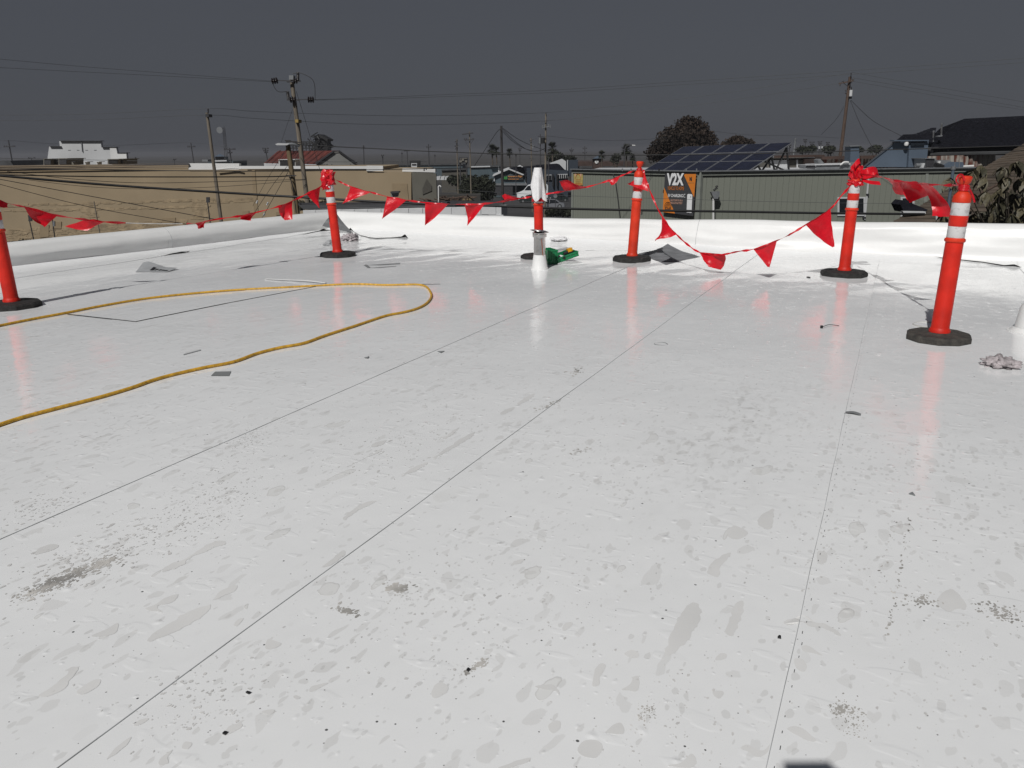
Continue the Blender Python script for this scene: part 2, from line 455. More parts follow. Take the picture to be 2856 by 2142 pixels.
roof = bpy.data.objects.new('roof', None); COL.objects.link(roof); roof['kind'] = 'structure'
def seam_w(pts): return sum(UW(G(*p))[1] for p in pts) / len(pts)
sA = seam_w([(300, 1372), (960, 1092), (1355, 920)])
sB = seam_w([(400, 1967), (960, 1558), (1920, 856)])
sC = seam_w([(2148, 2142), (2297, 1422), (2333, 1250)])
sF = seam_w([(43, 776), (640, 689)])
edges = [w_at(-5) - .3, sF, (sF * .5 + sA * .5), sA, sB, sC, sC + (sC - sB), sC + 2 * (sC - sB), sC + 3 * (sC - sB)]
U0 = -5.0
for i in range(len(edges) - 1):
    w0, w1 = edges[i], edges[i + 1] + (.05 if i < len(edges) - 2 else 0)
    nu = 330 if i < 7 else 80; nw = max(4, int((w1 - w0) / .07))
    def fn(s, t, w0=w0, w1=w1, i=i):
        w = w0 + (w1 - w0) * s
        uf = u_far(w) + .05
        tt = t ** .8
        u = U0 + (uf - U0) * tt
        if i == 0: w = (w_at(u) - .12) * (1 - s) + w1 * s
        dz = .004 * (1 - s)                        # each sheet laps 5 cm over the next one: its left edge rides 4 mm higher
        return wpt(u, w, dz)
    MB().grid(nw, nu, fn).build('membrane_sheet', M['roof'], roof, smooth='all', recalc=False)
def ribbon(pts, wd, h, name, mt, parent, lift=0.001, kind=None):
    b = MB(); L = []
    for i, p in enumerate(pts):
        t = (pts[min(i + 1, len(pts) - 1)] - pts[max(i - 1, 0)]); t.z = 0; t.normalize()
        s = V(t.y, -t.x, 0) * (wd[i] if isinstance(wd, list) else wd) / 2
        L.append((p - s, p + s))
    vs, fs = [], []
    for a, c in L: vs += [a + V(0, 0, lift), c + V(0, 0, lift), c + V(0, 0, lift + h), a + V(0, 0, lift + h)]
    for i in range(len(L) - 1):
        o = i * 4
        for j in range(4): fs.append((o + j, o + (j + 1) % 4, o + 4 + (j + 1) % 4, o + 4 + j))
    return b.add(vs, fs).build(name, mt, parent, kind=kind)
for w, wd in ((sF, .005), (sA, .0030), (sB, .0022), (sC, .0019)):   # grey core of each lap, with its edge shadow and dirt painted in
    pts = [wpt(U0 + (u_far(w) - .3 - U0) * t / 160, w + .004 * noise.noise(V(t * .2, w, 0)), .003) for t in range(161)]
    ribbon(pts, wd, .0025, 'seam_edge', M['seam'], roof)
# heat-weld tick marks beside the nearest seam
b = MB()
for i in range(150):
    if R.random() < .12: continue
    u = -.2 + i * .062 + R.uniform(-.008, .008)
    p = wpt(u, sC + .017 + R.uniform(-.003, .003), .0045)
    ln = R.choice([.006, .009, .014])
    b.box(p, (.0018, ln, .0006), (wa, ua, V(0, 0, 1)))
b.build('weld_mark', M['ink'], roof, kind='stuff')
# a slit cut into the sheet beside the hose, its shade a black ribbon
def dense(pl, n=14):
    out = []
    for a, c in zip(pl, pl[1:]): out += [a.lerp(c, i / n) for i in range(n)]
    return out + [pl[-1]]
def lay(pl, dz=0.0): return [V(p.x, p.y, zroof(p.x, p.y) + dz) for p in pl]
ribbon(lay(dense([G(188, 878), G(300, 890), G(378, 899), G(640, 846), G(905, 796), G(1228, 794)]), .004), [.012] * 28 + [.016] * 14 + [.010] * 28 + [.006], .002, 'cut_slit', M['under'], roof)

# parapets ---------------------------------------------------------
def parapet_wall(name, label, p0, p1, hfun, prof, splits, seed, wob):
    root = thing(name, label, 'parapet', p0)
    d = (p1 - p0); Ln = d.length; d.normalize()
    inn = V(d.y, -d.x, 0)
    if inn.dot(-p0) < 0: inn = -inn
    st = [0] + splits + [1]
    for k in range(len(st) - 1):
        s0, s1 = st[k] - (.004 if k else 0), st[k + 1]
        def fn(t, v, s0=s0, s1=s1, k=k):
            s = s0 + (s1 - s0) * t
            x = v * (len(prof) - 1); i = min(int(x), len(prof) - 2); fr = x - i
            fr = fr * fr * (3 - 2 * fr) if 0 else fr
            n_ = prof[i][0] + (prof[i + 1][0] - prof[i][0]) * fr
            z = prof[i][1] + (prof[i + 1][1] - prof[i][1]) * fr
            hh = hfun(s)
            w_ = wob * fbm(V(s * Ln * .55, z * 2.2, seed), 3) * math.sin(math.pi * min(1, max(0, z / 1.0 if z < 1 else 1)))
            rip = wob * .35 * fbm(V(s * Ln * 1.7, z * 1.3, seed + 5), 2) * min(1, max(0, z))
            q = p0 + d * (s * Ln) + inn * (-n_ + w_ + rip + (.003 if k % 2 else 0))
            zz = z * hh + (.012 * fbm(V(s * Ln * .8, 0, seed + 2), 2) if z > .8 else 0)
            return V(q.x, q.y, zz)
        MB().grid(int(30 * (s1 - s0) * Ln / 2), 36, fn).build('membrane_sheet', M['wall'], root, smooth='all')
    for sp_ in splits:
        pts = []
        for i in range(20):
            v = i / 19 * .62
            x = v * (len(prof) - 1); j = min(int(x), len(prof) - 2); fr = x - j
            n_ = prof[j][0] + (prof[j + 1][0] - prof[j][0]) * fr; z = prof[j][1] + (prof[j + 1][1] - prof[j][1]) * fr
            w_ = wob * fbm(V(sp_ * Ln * .55, z * 2.2, seed), 3) * math.sin(math.pi * min(1, max(0, z)))
            rip = wob * .35 * fbm(V(sp_ * Ln * 1.7, z * 1.3, seed + 5), 2) * min(1, max(0, z))
            q = p0 + d * (sp_ * Ln) + inn * (-n_ + w_ + rip + .004)
            pts.append(V(q.x, q.y, z * hfun(sp_) + (.012 * fbm(V(sp_ * Ln * .8, 0, seed + 2), 2) if z > .8 else 0)))
        MB().path(pts, .003, 4).build('seam_edge', M['lt_grey'], root)
    # solid core behind the sheet
    pr = [(.16, -.6), (.16, .2), (.18, .6), (.29, .6), (.29, -.6)]
    c = MB()
    c.prism([p0 - inn * n_ + V(0, 0, z * hfun(.5)) for n_, z in pr], d * Ln)
    c.build('core', M['block_white'], root)
    return root
uc = u_far(w_left)
corner = ua * uc + wa * w_left
pl0 = ua * (uc - 12.5) + wa * w_at(uc - 12.5)
def z_at(px, py, foot):                          # height of a point seen right above a foot on the roof
    d = ray(px, py); k = math.hypot(foot.x, foot.y) / math.hypot(d.x, d.y); return H + d.z * k
hl1 = z_at(22, 680, G(38, 753)); hl2 = z_at(940, 590, corner)
prof_l = [(0, 0), (-.006, .06), (-.018, .2), (-.026, .36), (-.026, .52), (-.010, .70), (.025, .85), (.075, .95), (.14, 1.0), (.22, .99), (.28, .93), (.30, .8), (.31, .2), (.31, -1.2)]
prof_f = [(-.06, 0), (-.02, .05), (.01, .15), (.035, .32), (.05, .52), (.07, .72), (.09, .86), (.12, .95), (.16, 1.0), (.22, 1.0), (.28, .95), (.31, .8), (.32, .2), (.32, -1.2)]
def hleft(s): return .34 if hl1 > .6 else hl1 + (hl2 - hl1) * max(0, min(1.2, (s - .5) / .5)) * .6
far0, far1 = corner, ua * u_far(11.0) + wa * 11.0
hf = [(G(1500, 664), z_at(1500, 603, G(1500, 664))), (G(2856, 739), z_at(2856, 627, G(2856, 739)))]
def hfar(s):
    p = far0.lerp(far1, s); t = (p.x - hf[0][0].x) / (hf[1][0].x - hf[0][0].x)
    return max(.2, hf[0][1] + (hf[1][1] - hf[0][1]) * t) if t > 0 else hf[0][1] + (hl2 - hf[0][1]) * min(1, -t / 1.0) * .5
tl = (G(428, 695) - pl0).dot(corner - pl0) / (corner - pl0).length_squared
tf = (G(1978, 680) - far0).dot(far1 - far0) / (far1 - far0).length_squared
print('walls', hl1, hl2, hf[0][1], hf[1][1], 'corner', corner, 'seams', sF, sA, sB, sC, 'wl', w_left, UW(gA), UW(gB), e1, e2, tl, tf)
parapet_wall('parapet', 'low rounded white membrane parapet in grazing light, before the long beige building', pl0, corner, hleft, prof_l, [tl], 3.0, .018)
parapet_wall('parapet', 'brightly sunlit white membrane parapet running behind the red posts, before the grey-green building', far0, far1, hfar, prof_f, [tf], 9.0, .04)
# grey flap folded over the inside corner
cz = V(0, 0, 1)
fl = thing('corner_flap', 'loose triangle of grey membrane underside folded across the corner of the two parapets', 'membrane flap', corner)
a_, b_, c_ = P(938, 593, corner.y - .30), P(900, 632, corner.y - .50), on(986, 652)
def flapfn(s, t):
    e = b_.lerp(c_, s); q = a_.lerp(e, t)
    return q + V(-.02, -.10, .02) * math.sin(math.pi * t) * (.6 + .4 * math.sin(3 * s)) + V(0, -.03, .01)
MB().grid(12, 12, flapfn).build('membrane', M['grey_under'], fl, smooth='all')
# lifted, unglued edges of the wall sheet with the black void under them
def lifted(label, pts, hts, dep=.10, pull=0.0):
    pts = [G(*p) for p in pts]
    pts = lay([p - V(p.x, p.y, 0).normalized() * pull for p in pts])
    n = 6; b = MB(); rows = []
    for i in range((len(pts) - 1) * n + 1):
        k = min(i // n, len(pts) - 2); t = i / n - k
        p = pts[k].lerp(pts[k + 1], t); t2 = t * t * (3 - 2 * t)
        hh = hts[k] + (hts[k + 1] - hts[k]) * t2
        away = V(p.x, p.y, 0).normalized()
        rows.append((p + V(0, 0, .002), p + V(0, 0, .003 + hh), p + away * dep + V(0, 0, .004 + hh * .4), hh))
    th = thing('lifted_edge', label, 'membrane edge', rows[0][0])
    v, f = [], []
    for p, q, r_, hh in rows: v += [p + V(0, .012, 0), q + V(0, .012, -.001)]
    for i in range(len(rows) - 1): f.append((2 * i, 2 * i + 2, 2 * i + 3, 2 * i + 1))
    MB().add(v, f).build('gap_shade', M['under'], th)  # black strip painted as the shade under the lip
    v, f = [], []
    for p, q, r_, hh in rows: v += [q, q + V(0, 0, .004), r_ + V(0, 0, .002)]
    for i in range(len(rows) - 1):
        for j in (0, 1): f.append((3 * i + j, 3 * i + 3 + j, 3 * i + 4 + j, 3 * i + 1 + j))
    MB().add(v, f).build('lip', M['wall'], th, smooth='all')
lifted('puckered wall sheet edge with a black gap, right of the grey corner flap', [(968, 651), (978, 648), (988, 651), (1002, 657), (1030, 665), (1050, 666), (1090, 665), (1118, 664), (1130, 663), (1139, 665)], [.0, .035, .008, .006, .012, .012, .010, .016, .045, 0])
lifted('short puckered sheet edge with a black gap left of the corner post', [(836, 660), (870, 655), (890, 652), (902, 651), (912, 650), (925, 649)], [0, .012, .014, .045, .02, .004])
lifted('lifted loose sheet edge with a dark gap near the left parapet seam', [(450, 716), (480, 711), (505, 707), (522, 704), (528, 702)], [0, .014, .020, .008, 0])
lifted('wavy lifted sheet edge with long black gap behind the two right-hand posts', [(2432, 704), (2458, 703), (2478, 705), (2492, 708), (2505, 704), (2520, 708), (2540, 713), (2600, 717), (2680, 723), (2740, 727), (2800, 734), (2830, 735), (2850, 737)], [0, .022, .012, .002, .035, .012, .006, .010, .010, .010, .012, .022, .004], pull=.36)
lifted('short dark lifted lip at the wall seam behind the low red pennants', [(1880, 673), (1960, 674), (1972, 674), (1985, 675)], [.002, .004, .012, .002], pull=.15)

def ztop(x, y):
    u, w = UW(V(x, y, 0)); z = zroof(x, y)
    for i in range(len(edges) - 1):
        if edges[i] <= w < edges[i + 1]:
            s = (w - edges[i]) / (edges[i + 1] + (.05 if i < len(edges) - 2 else 0) - edges[i])
            return z + .004 * (1 - s)
    return z
# water films that dried on the sheet, each with its own ragged outline, and mud tracked in by shoes
def zA(x, y): return lambda p: (x + p[0] * .434, y + p[1] * .434)
FILMS = [(zA(0, 1422), [
 [(955,835),(1100,720),(1230,650),(1355,612),(1350,640),(1280,700),(1150,775),(1020,835)], [(245,1195),(330,1140),(420,1070),(455,1015),(500,1015),(490,1050),(450,1100),(425,1150),(350,1185),(290,1205)],
 [(500,1165),(560,1120),(620,1092),(650,1100),(625,1140),(560,1180),(510,1190)], [(1380,570),(1410,530),(1470,500),(1525,490),(1510,520),(1440,555),(1395,575)],
 [(930,640),(1000,610),(1060,570),(1140,545),(1140,570),(1090,605),(1020,615),(1020,640),(1045,662),(1000,655)], [(590,815),(680,770),(755,730),(760,760),(750,790),(690,810)],
 [(220,290),(260,250),(330,228),(380,235),(340,265),(250,290)], [(1040,400),(1100,350),(1200,310),(1330,230),(1440,200),(1445,225),(1340,260),(1230,310),(1180,350),(1100,385)],
 [(1020,1640),(1040,1600),(1110,1550),(1080,1600),(1085,1635),(1040,1650)], [(860,1395),(900,1360),(955,1350),(940,1370),(890,1395)], [(690,1610),(740,1540),(840,1470),(830,1500),(770,1560),(710,1600)],
 [(1500,745),(1530,705),(1565,700),(1530,745)], [(2070,370),(2130,320),(2212,260),(2212,290),(2140,350)], [(1440,1450),(1470,1400),(1540,1380),(1555,1400),(1500,1440),(1440,1460)], [(1705,900),(1720,840),(1760,850),(1810,870),(1760,900)], [(1170,1540),(1190,1500),(1235,1510),(1210,1545)], [(1990,1180),(2010,1140),(2110,1120),(2060,1150)], [(1680,1310),(1720,1295),(1765,1295),(1740,1325)], [(1885,1210),(1905,1200),(1930,1215),(1905,1228)]]),
 (zA(960, 1422), [
 [(560,1180),(580,1135),(620,1115),(665,1140),(660,1175),(610,1210),(570,1215)], [(1500,1540),(1530,1495),(1590,1480),(1650,1500),(1655,1540),(1620,1595),(1560,1595),(1510,1570)], [(1680,1430),(1720,1390),(1780,1375),(1795,1440),(1690,1440)],
 [(1310,1395),(1350,1360),(1385,1365),(1385,1410),(1340,1440)], [(2065,930),(2085,830),(2130,740),(2190,640),(2212,600),(2260,610),(2290,680),(2270,760),(2230,810),(2120,920)], [(1600,1130),(1610,1040),(1650,990),(1680,1010),(1640,1080),(1640,1130)],
 [(1780,1160),(1840,1120),(1850,1080),(1890,1070),(1895,1110),(1885,1165),(1830,1165)], [(990,1659),(1060,1630),(1130,1605),(1195,1600),(1190,1620),(1120,1640),(1060,1659)], [(1800,930),(1840,905),(1890,920),(1890,950),(1850,955)], [(1080,355),(1110,330),(1155,325),(1130,350)], [(1400,770),(1420,735),(1460,725),(1460,750),(1420,780)], [(2080,1650),(2160,1630),(2230,1570),(2260,1600),(2230,1660)], [(1220,1140),(1290,1130),(1350,1130),(1385,1200),(1350,1170),(1290,1160)]]),
 (zA(1896, 1422), [
 [(300,800),(315,690),(350,620),(400,590),(405,660),(380,740),(340,810)], [(180,400),(210,340),(260,300),(335,285),(270,350),(245,435),(190,420)], [(500,90),(520,40),(570,5),(605,0),(590,110),(560,125)],
 [(665,720),(720,700),(790,690),(870,725),(950,750),(1030,805),(1010,815),(930,770),(840,755),(780,730),(700,740)], [(385,1530),(430,1510),(480,1530),(540,1545),(580,1510),(560,1570),(500,1590),(440,1555)], [(690,1420),(740,1400),(800,1420),(850,1460),(880,1490),(850,1500),(790,1480),(720,1440)],
 [(730,970),(780,965),(815,1010),(800,1050),(750,1030)], [(230,960),(260,925),(300,930),(290,960),(240,970)], [(215,1170),(270,1165),(280,1190),(250,1215),(215,1190)], [(880,280),(910,272),(945,290),(935,350),(890,350)], [(1650,600),(1700,530),(1760,520),(1830,600),(1835,650),(1790,640),(1720,660)], [(780,890),(810,880),(860,900),(915,945),(860,930),(800,920)], [(300,150),(330,110),(380,110),(440,150),(380,190),(320,180)]]),
 (zA(960, 800), [
 [(570,1105),(640,1050),(740,985),(820,940),(825,955),(760,1005),(660,1060),(590,1105)], [(380,1205),(440,1165),(530,1130),(520,1150),(450,1190)], [(20,1160),(70,1130),(160,1090),(250,1040),(240,1060),(120,1110)], [(0,1480),(60,1430),(140,1385),(210,1380),(150,1410),(70,1450),(10,1500)], [(1110,750),(1160,715),(1220,690),(1200,720),(1130,755)], [(1000,815),(1050,785),(1095,775),(1070,800),(1020,820)], [(170,1025),(210,1000),(270,990),(240,1020),(190,1032)], [(600,970),(660,960),(690,930),(740,905),(700,945),(660,975)]])]
fb = MB(); FR = random.Random(31)
for zf_, polys in FILMS:
    for pl_ in polys:
        q = [on(*zf_(p)) for p in pl_]; n = len(q); ring_ = []
        for i in range(n):
            a, b_, c, d = q[i - 1], q[i], q[(i + 1) % n], q[(i + 2) % n]
            for j in range(6):
                t = j / 6
                p = .5 * (2 * b_ + (c - a) * t + (2 * a - 5 * b_ + 4 * c - d) * t * t + (3 * b_ - a - 3 * c + d) * t ** 3)
                k = (q[0] - q[n // 2]).length
                p = p + V(noise.noise(p * 14), noise.noise(p * 14 + V(9, 3, 0)), 0) * .035 * k + V(noise.noise(p * 45), noise.noise(p * 45 + V(2, 7, 0)), 0) * .010 * min(1, k * 4)
                ring_.append(V(p.x, p.y, ztop(p.x, p.y) + .0007))
        fb.add(ring_, [tuple(range(len(ring_)))])
fo = fb.build('water_film', M['film'], recalc=False)
fo['kind'] = 'stuff'
for p in fo.data.polygons:
    if p.normal.z < 0: p.flip()
mb_ = MB()
def flakes(b, n, place, s0, s1, el=2.2):
    if b is mb_: n = int(n * 1.3)
    for _ in range(n):
        x, y = place()
        c = on(x, y); c.z = ztop(c.x, c.y) + .0009; s = .55 * FR.uniform(s0, s1) * (FR.random() ** 1.5 * 1.2 + .25); a = FR.gauss(0, .35); k = FR.randint(5, 8)
        X = ua * math.cos(a) + wa * math.sin(a); Y_ = wa * math.cos(a) - ua * math.sin(a); e_ = FR.uniform(1, el)
        vs = [c + X * (math.cos(6.283 * j / k) * s * e_ * FR.uniform(.6, 1.2)) + Y_ * (math.sin(6.283 * j / k) * s * FR.uniform(.6, 1.2)) for j in range(k)]
        b.add(vs, [tuple(range(k - 1, -1, -1))])
def gauss(cx, cy, sx, sy, sl=0.0): return lambda: (lambda g: (cx + g * sx, cy + FR.gauss(0, 1) * sy + g * sx * sl))(FR.gauss(0, 1))
flakes(mb_, 330, gauss(205, 1606, 75, 12, -.40), .003, .009, 3)
flakes(mb_, 130, gauss(130, 1640, 40, 7, -.35), .004, .010, 3)
flakes(mb_, 60, gauss(290, 1573, 22, 5, -.3), .005, .012, 3)
flakes(mb_, 90, gauss(1112, 1642, 17, 7), .004, .012)
flakes(mb_, 60, gauss(1112, 1655, 40, 20), .001, .004)
flakes(mb_, 60, gauss(965, 1707, 16, 5, .25), .003, .010)
flakes(mb_, 60, gauss(1330, 1860, 18, 6, -.6), .003, .008)
flakes(mb_, 50, gauss(1290, 1875, 45, 18), .001, .003)
for i in range(7): flakes(mb_, 16, gauss(1783 + i * 7, 2000 - i * 3, 1.6, 13), .0015, .005, 1.3)
flakes(mb_, 120, gauss(2360, 1990, 26, 18, .25), .0015, .006)
flakes(mb_, 30, gauss(2343, 1985, 9, 6), .003, .008)
flakes(mb_, 70, gauss(2385, 2040, 22, 14), .001, .003)
flakes(mb_, 120, gauss(2800, 1714, 34, 14, .3), .003, .009)
flakes(mb_, 70, gauss(2575, 1680, 22, 10), .003, .009)
for i in range(20): flakes(mb_, 4, gauss(2533 - i * 3.2 + (i % 3) * 4, 1450 + i * 17, 3, 3), .003, .007)
for i in range(14): flakes(mb_, 3, gauss(2440 + (i % 3) * 6 + i * 4, 1640 - i * 14, 3, 3), .002, .006)
flakes(mb_, 50, gauss(1618, 1258, 16, 7), .003, .008)
flakes(mb_, 50, gauss(1610, 1032, 10, 6, -.4), .005, .013)
flakes(mb_, 40, gauss(1532, 1130, 20, 5, -.4), .004, .012)
mo = mb_.build('mud_print', M['mud'], kind='stuff', recalc=False)
gb_ = MB()
flakes(gb_, 420, gauss(560, 1415, 95, 45, -.35), .0022, .008)
flakes(gb_, 380, gauss(300, 1540, 150, 40, -.35), .003, .012)
flakes(gb_, 160, gauss(690, 1225, 40, 25, -.35), .003, .009)
flakes(gb_, 160, gauss(120, 1420, 60, 22, -.3), .003, .010)
flakes(gb_, 240, gauss(1580, 1640, 160, 110, -.1), .0022, .007)
flakes(gb_, 220, gauss(1180, 1700, 130, 90, -.2), .002, .007)
flakes(gb_, 220, gauss(560, 1960, 120, 50, -.2), .002, .008)
flakes(gb_, 200, gauss(1900, 1980, 140, 90), .0015, .006)
flakes(gb_, 240, gauss(1150, 1230, 120, 45, -.35), .003, .010)
flakes(gb_, 260, gauss(2300, 1480, 120, 120, .1), .0025, .008)
flakes(gb_, 260, gauss(2620, 1800, 110, 160, .1), .002, .007)
flakes(gb_, 300, lambda: (FR.uniform(0, 2856), FR.uniform(1050, 2140)), .002, .006)
gb_.build('dried_drop', M['drop'], kind='stuff', recalc=False)

# ------------------------------------------------------------------ delineator posts
POSTH = 1.13
def make_post():
    t = thing('delineator_post', '', 'safety post')
    b = MB(); n = 10
    b.lathe([(.225, 0), (.237, .008), (.237, .040), (.222, .053), (.120, .058), (.085, .064), (.072, .060), (.0, .060)], n=n)
    b.build('base', M['rubber'], t)
    MB().lathe([(.068, .055), (.070, .075), (.062, .088), (.0585, .10), (.0575, .35), (.056, .69)], n=28).build('tube', M['post'], t, smooth=True)
    MB().lathe([(.056, .688), (.064, .694), (.066, .702), (.064, .712), (.056, .717), (.0545, .72), (.0545, .796)], n=28).build('collar', M['post_orange'], t, smooth=True)
    MB().lathe([(.0545, .796), (.057, .800), (.057, .866), (.0535, .870)], n=28).build('middle_ring', M['post'], t, smooth=True)
    MB().lathe([(.0535, .868), (.0535, .952), (.057, .956), (.057, .975), (.053, 1.0), (.036, 1.022), (.022, 1.034), (.019, 1.05), (.022, 1.062), (.036, 1.085), (.043, 1.11), (.041, 1.122), (.030, 1.128), (.0, 1.128)], n=28).build('grip_top', M['post_orange'], t, smooth=True)
    for z0, z1 in ((.720, .796), (.868, .952)):
        MB().lathe([(.0549, z0), (.0556, z0 + .002), (.0556, z1 - .002), (.0549, z1)], n=28).build('reflective_band', M['band'], t, smooth=True)
    return t
specs = [  # base px, top px, label
    ('L', (36, 857), (-36, 506), 'red post at left edge, its black octagonal base half out of the picture'),
    ('2', (943, 714), (914, 482), 'red post with wadded plastic on top, standing before the parapet corner'),
    ('C', (1504, 720), (1500, 476), 'red post with a white cloth draped over its top, behind the steel vent pipe'),
    ('3', (1762, 727), (1786, 448), 'orange-red post with bare grip, beside the dark grey sheet on the roof'),
    ('4', (2353, 768), (2390, 466), 'red post with a shredded plastic bow tied round its top'),
    ('5', (2616, 948), (2694, 488), 'tallest-looking nearest red post, on a dusty dark base at right'),
]
proto = make_post(); POST = {}
for i, (k, bp, tp, lab) in enumerate(specs):
    o = proto if i == 0 else copy_tree(proto)
    base = on(*bp); top = P(tp[0], tp[1], base.y)
    hgt = top.z - base.z; sc = max(.95, min(1.1, hgt / POSTH))
    lean = math.atan2(top.x - base.x, hgt)
    o.location = base - V(0, 0, .003); o['label'] = lab; o['group'] = 'red delineator posts round the roof'
    o.scale = (1, 1, sc)
    for ch in o.children:
        if not ch.name.startswith('base'): ch.rotation_euler = (0, lean, 0)
        else: ch.rotation_euler = (0, 0, R.uniform(0, .6))
        if k == '5' and ch.name.startswith('base'):
            ch.data = ch.data.copy(); ch.data.materials[0] = M['rubber_dusty']; ch.scale = (.89, .89, 1)
        if k == '3' and ch.name.startswith('tube'):
            ch.data = ch.data.copy(); ch.data.materials[0] = M['post_orange']
    POST[k] = (base, lean, sc)
    print('post', k, base, round(hgt, 2), round(math.degrees(lean), 1))

# ------------------------------------------------------------------ pennant strings
def smoothpts(pts, n=5):
    out = []
    for i in range(len(pts) - 1):
        p0, p1, p2, p3 = pts[max(i - 1, 0)], pts[i], pts[i + 1], pts[min(i + 2, len(pts) - 1)]
        for j in range(n):
            t = j / n
            out.append(.5 * ((2 * p1) + (p2 - p0) * t + (2 * p0 - 5 * p1 + 4 * p2 - p3) * t * t + (3 * p1 - p0 - 3 * p2 + p3) * t ** 3))
    return out + [pts[-1]]
def pennant(parent, A, B, T, curl, seed, name='pennant'):
    T0, T1 = T if isinstance(T, tuple) else (T, T)
    nrm = (B - A).cross(((T0 + T1) / 2) - A).normalized()
    ln = (B - A).length
    def fn(s, t):
        p = A.lerp(B, s).lerp(T0.lerp(T1, s), t)
        side = math.sin(math.pi * s)
        off = curl * ln * (math.sin(math.pi * .9 * t) * (.6 + .6 * math.cos(math.pi * s + seed)) + .25 * math.sin(5 * t + seed) * t * (1 - .4 * s))
        off += .05 * ln * noise.noise(V(s * 3 + seed, t * 4, seed)) * min(1, t * 3)
        drop = -.05 * ln * side * t * (1 - t)
        return p + nrm * off + V(0, 0, drop)
    return MB().grid(9, 12, fn).build(name, M['flag'], parent, smooth='all')
def span(label, k0, k1, line, flags, rope=None, ends=(0, 0), bow=0.0):
    """line = sight points along the tape; the tape's distance runs evenly from one post to the next"""
    x0, x1 = line[0][0], line[-1][0]
    y0 = POST[k0][0].y + ends[0]; y1 = POST[k1][0].y + ends[1]
    def Yat(x):
        t = (x - x0) / (x1 - x0)
        return 1 / ((1 - t) / y0 + t / y1) - bow * math.sin(math.pi * max(0, min(1, t)))
    pw = [P(px, py, Yat(px)) for px, py in line]
    t = thing('pennant_string', label, 'pennant string', pw[0], 'strings of red pennants between the posts')
    sm = smoothpts(pw)
    b = MB()                                        # flat plastic tape that twists along its length
    rows = []
    for i, p in enumerate(sm):
        tg = (sm[min(i + 1, len(sm) - 1)] - sm[max(i - 1, 0)]).normalized()
        a = tg.cross(V(0, -1, .0)).normalized(); c = tg.cross(a)
        ang = 1.1 * math.sin(i * .55 + len(line)) + .4 * math.sin(i * .21)
        sd = (a * math.cos(ang) + c * math.sin(ang)) * (.010 + .004 * math.sin(i * 1.7))
        rows += [p + sd, p - sd]
    cut = None
    if rope:
        fs, rp = [], []
        for i in range(len(sm) - 1):
            xm = i / (len(sm) - 1)
            if rope[0] < xm < rope[1]: rp.append(sm[i])
            else: fs.append((2 * i, 2 * i + 2, 2 * i + 3, 2 * i + 1))
        MB().path(rp, .004, 6).build('cord', M['rope'], t)
    else:
        fs = [(2 * i, 2 * i + 2, 2 * i + 3, 2 * i + 1) for i in range(len(sm) - 1)]
    b.add(rows, fs).build('tape', M['flag'], t, smooth='all')
    for i, (a, c, tip, curl) in enumerate(flags):
        Y = (Yat(a[0]) + Yat(c[0])) / 2
        A, B = P(*a, Yat(a[0])), P(*c, Yat(c[0]))
        if isinstance(tip[0], tuple): T = tuple(P(*q, Y - .03) for q in tip)
        else: T = P(*tip, Y - .04)
        pennant(t, A, B, T, curl, i * 1.7 + len(line))
    return t
span('red pennant string sagging along the left parapet, with a bare white cord in its middle', 'L', '2',
     [(-34, 538), (0, 561), (67, 577), (160, 601), (235, 612), (294, 619), (390, 623), (482, 624), (545, 622), (613, 610), (672, 602), (716, 592), (777, 576), (816, 560), (855, 541), (894, 521), (912, 512)],
     [((-24, 546), (22, 567), ((0, 578), (24, 578)), .1), ((67, 577), (160, 601), (125, 633), .10), ((262, 611), (294, 619), ((181, 633), (244, 646)), .25), ((545, 622), (613, 610), ((556, 640), (575, 639)), .25), ((672, 602), (716, 592), ((686, 612), (701, 615)), .3), ((777, 576), (816, 560), ((796, 614), (815, 612)), .18), ((855, 541), (894, 521), ((891, 578), (895, 581)), .2)], rope=(.34, .47))
span('red pennant string of five from the corner post to the cloth-topped post', '2', 'C',
     [(925, 497), (950, 508), (977, 520), (1034, 536), (1079, 548), (1133, 558), (1186, 565), (1249, 569), (1295, 570), (1353, 568), (1414, 560), (1457, 553), (1494, 546)],
     [((977, 521), (1034, 536), (954, 569), .12), ((1079, 549), (1133, 559), (1065, 610), .12), ((1186, 565), (1249, 570), (1184, 628), .22), ((1295, 570), (1353, 568), (1303, 630), .30), ((1413, 560), (1457, 553), ((1400, 545), (1408, 541)), .15)])
span('red pennant string with wind-blown flags rising to the bare-gripped orange post', 'C', '3',
     [(1514, 544), (1530, 540), (1576, 533), (1639, 521), (1697, 504), (1728, 492), (1753, 482), (1776, 472)],
     [((1576, 533), (1639, 521), ((1561, 504), (1584, 500)), .22), ((1697, 504), (1730, 490), (1704, 514), .2)])
span('low-hanging red pennant string in front of the sunlit parapet', '3', '4',
     [(1794, 473), (1802, 500), (1811, 528), (1837, 587), (1862, 625), (1887, 654), (1915, 680), (1945, 701), (1980, 710), (2021, 709), (2060, 701), (2101, 695), (2167, 671), (2210, 650), (2247, 627), (2316, 582), (2345, 548), (2378, 512)],
     [((1797, 480), (1809, 534), (1750, 513), .22), ((1846, 606), (1887, 654), (1827, 670), .25), ((1950, 703), (2021, 709), ((1972, 744), (2003, 753)), .16), ((2101, 695), (2167, 671), ((2140, 744), (2146, 746)), .08), ((2247, 627), (2316, 582), ((2322, 690), (2326, 688)), .08)], bow=.75)
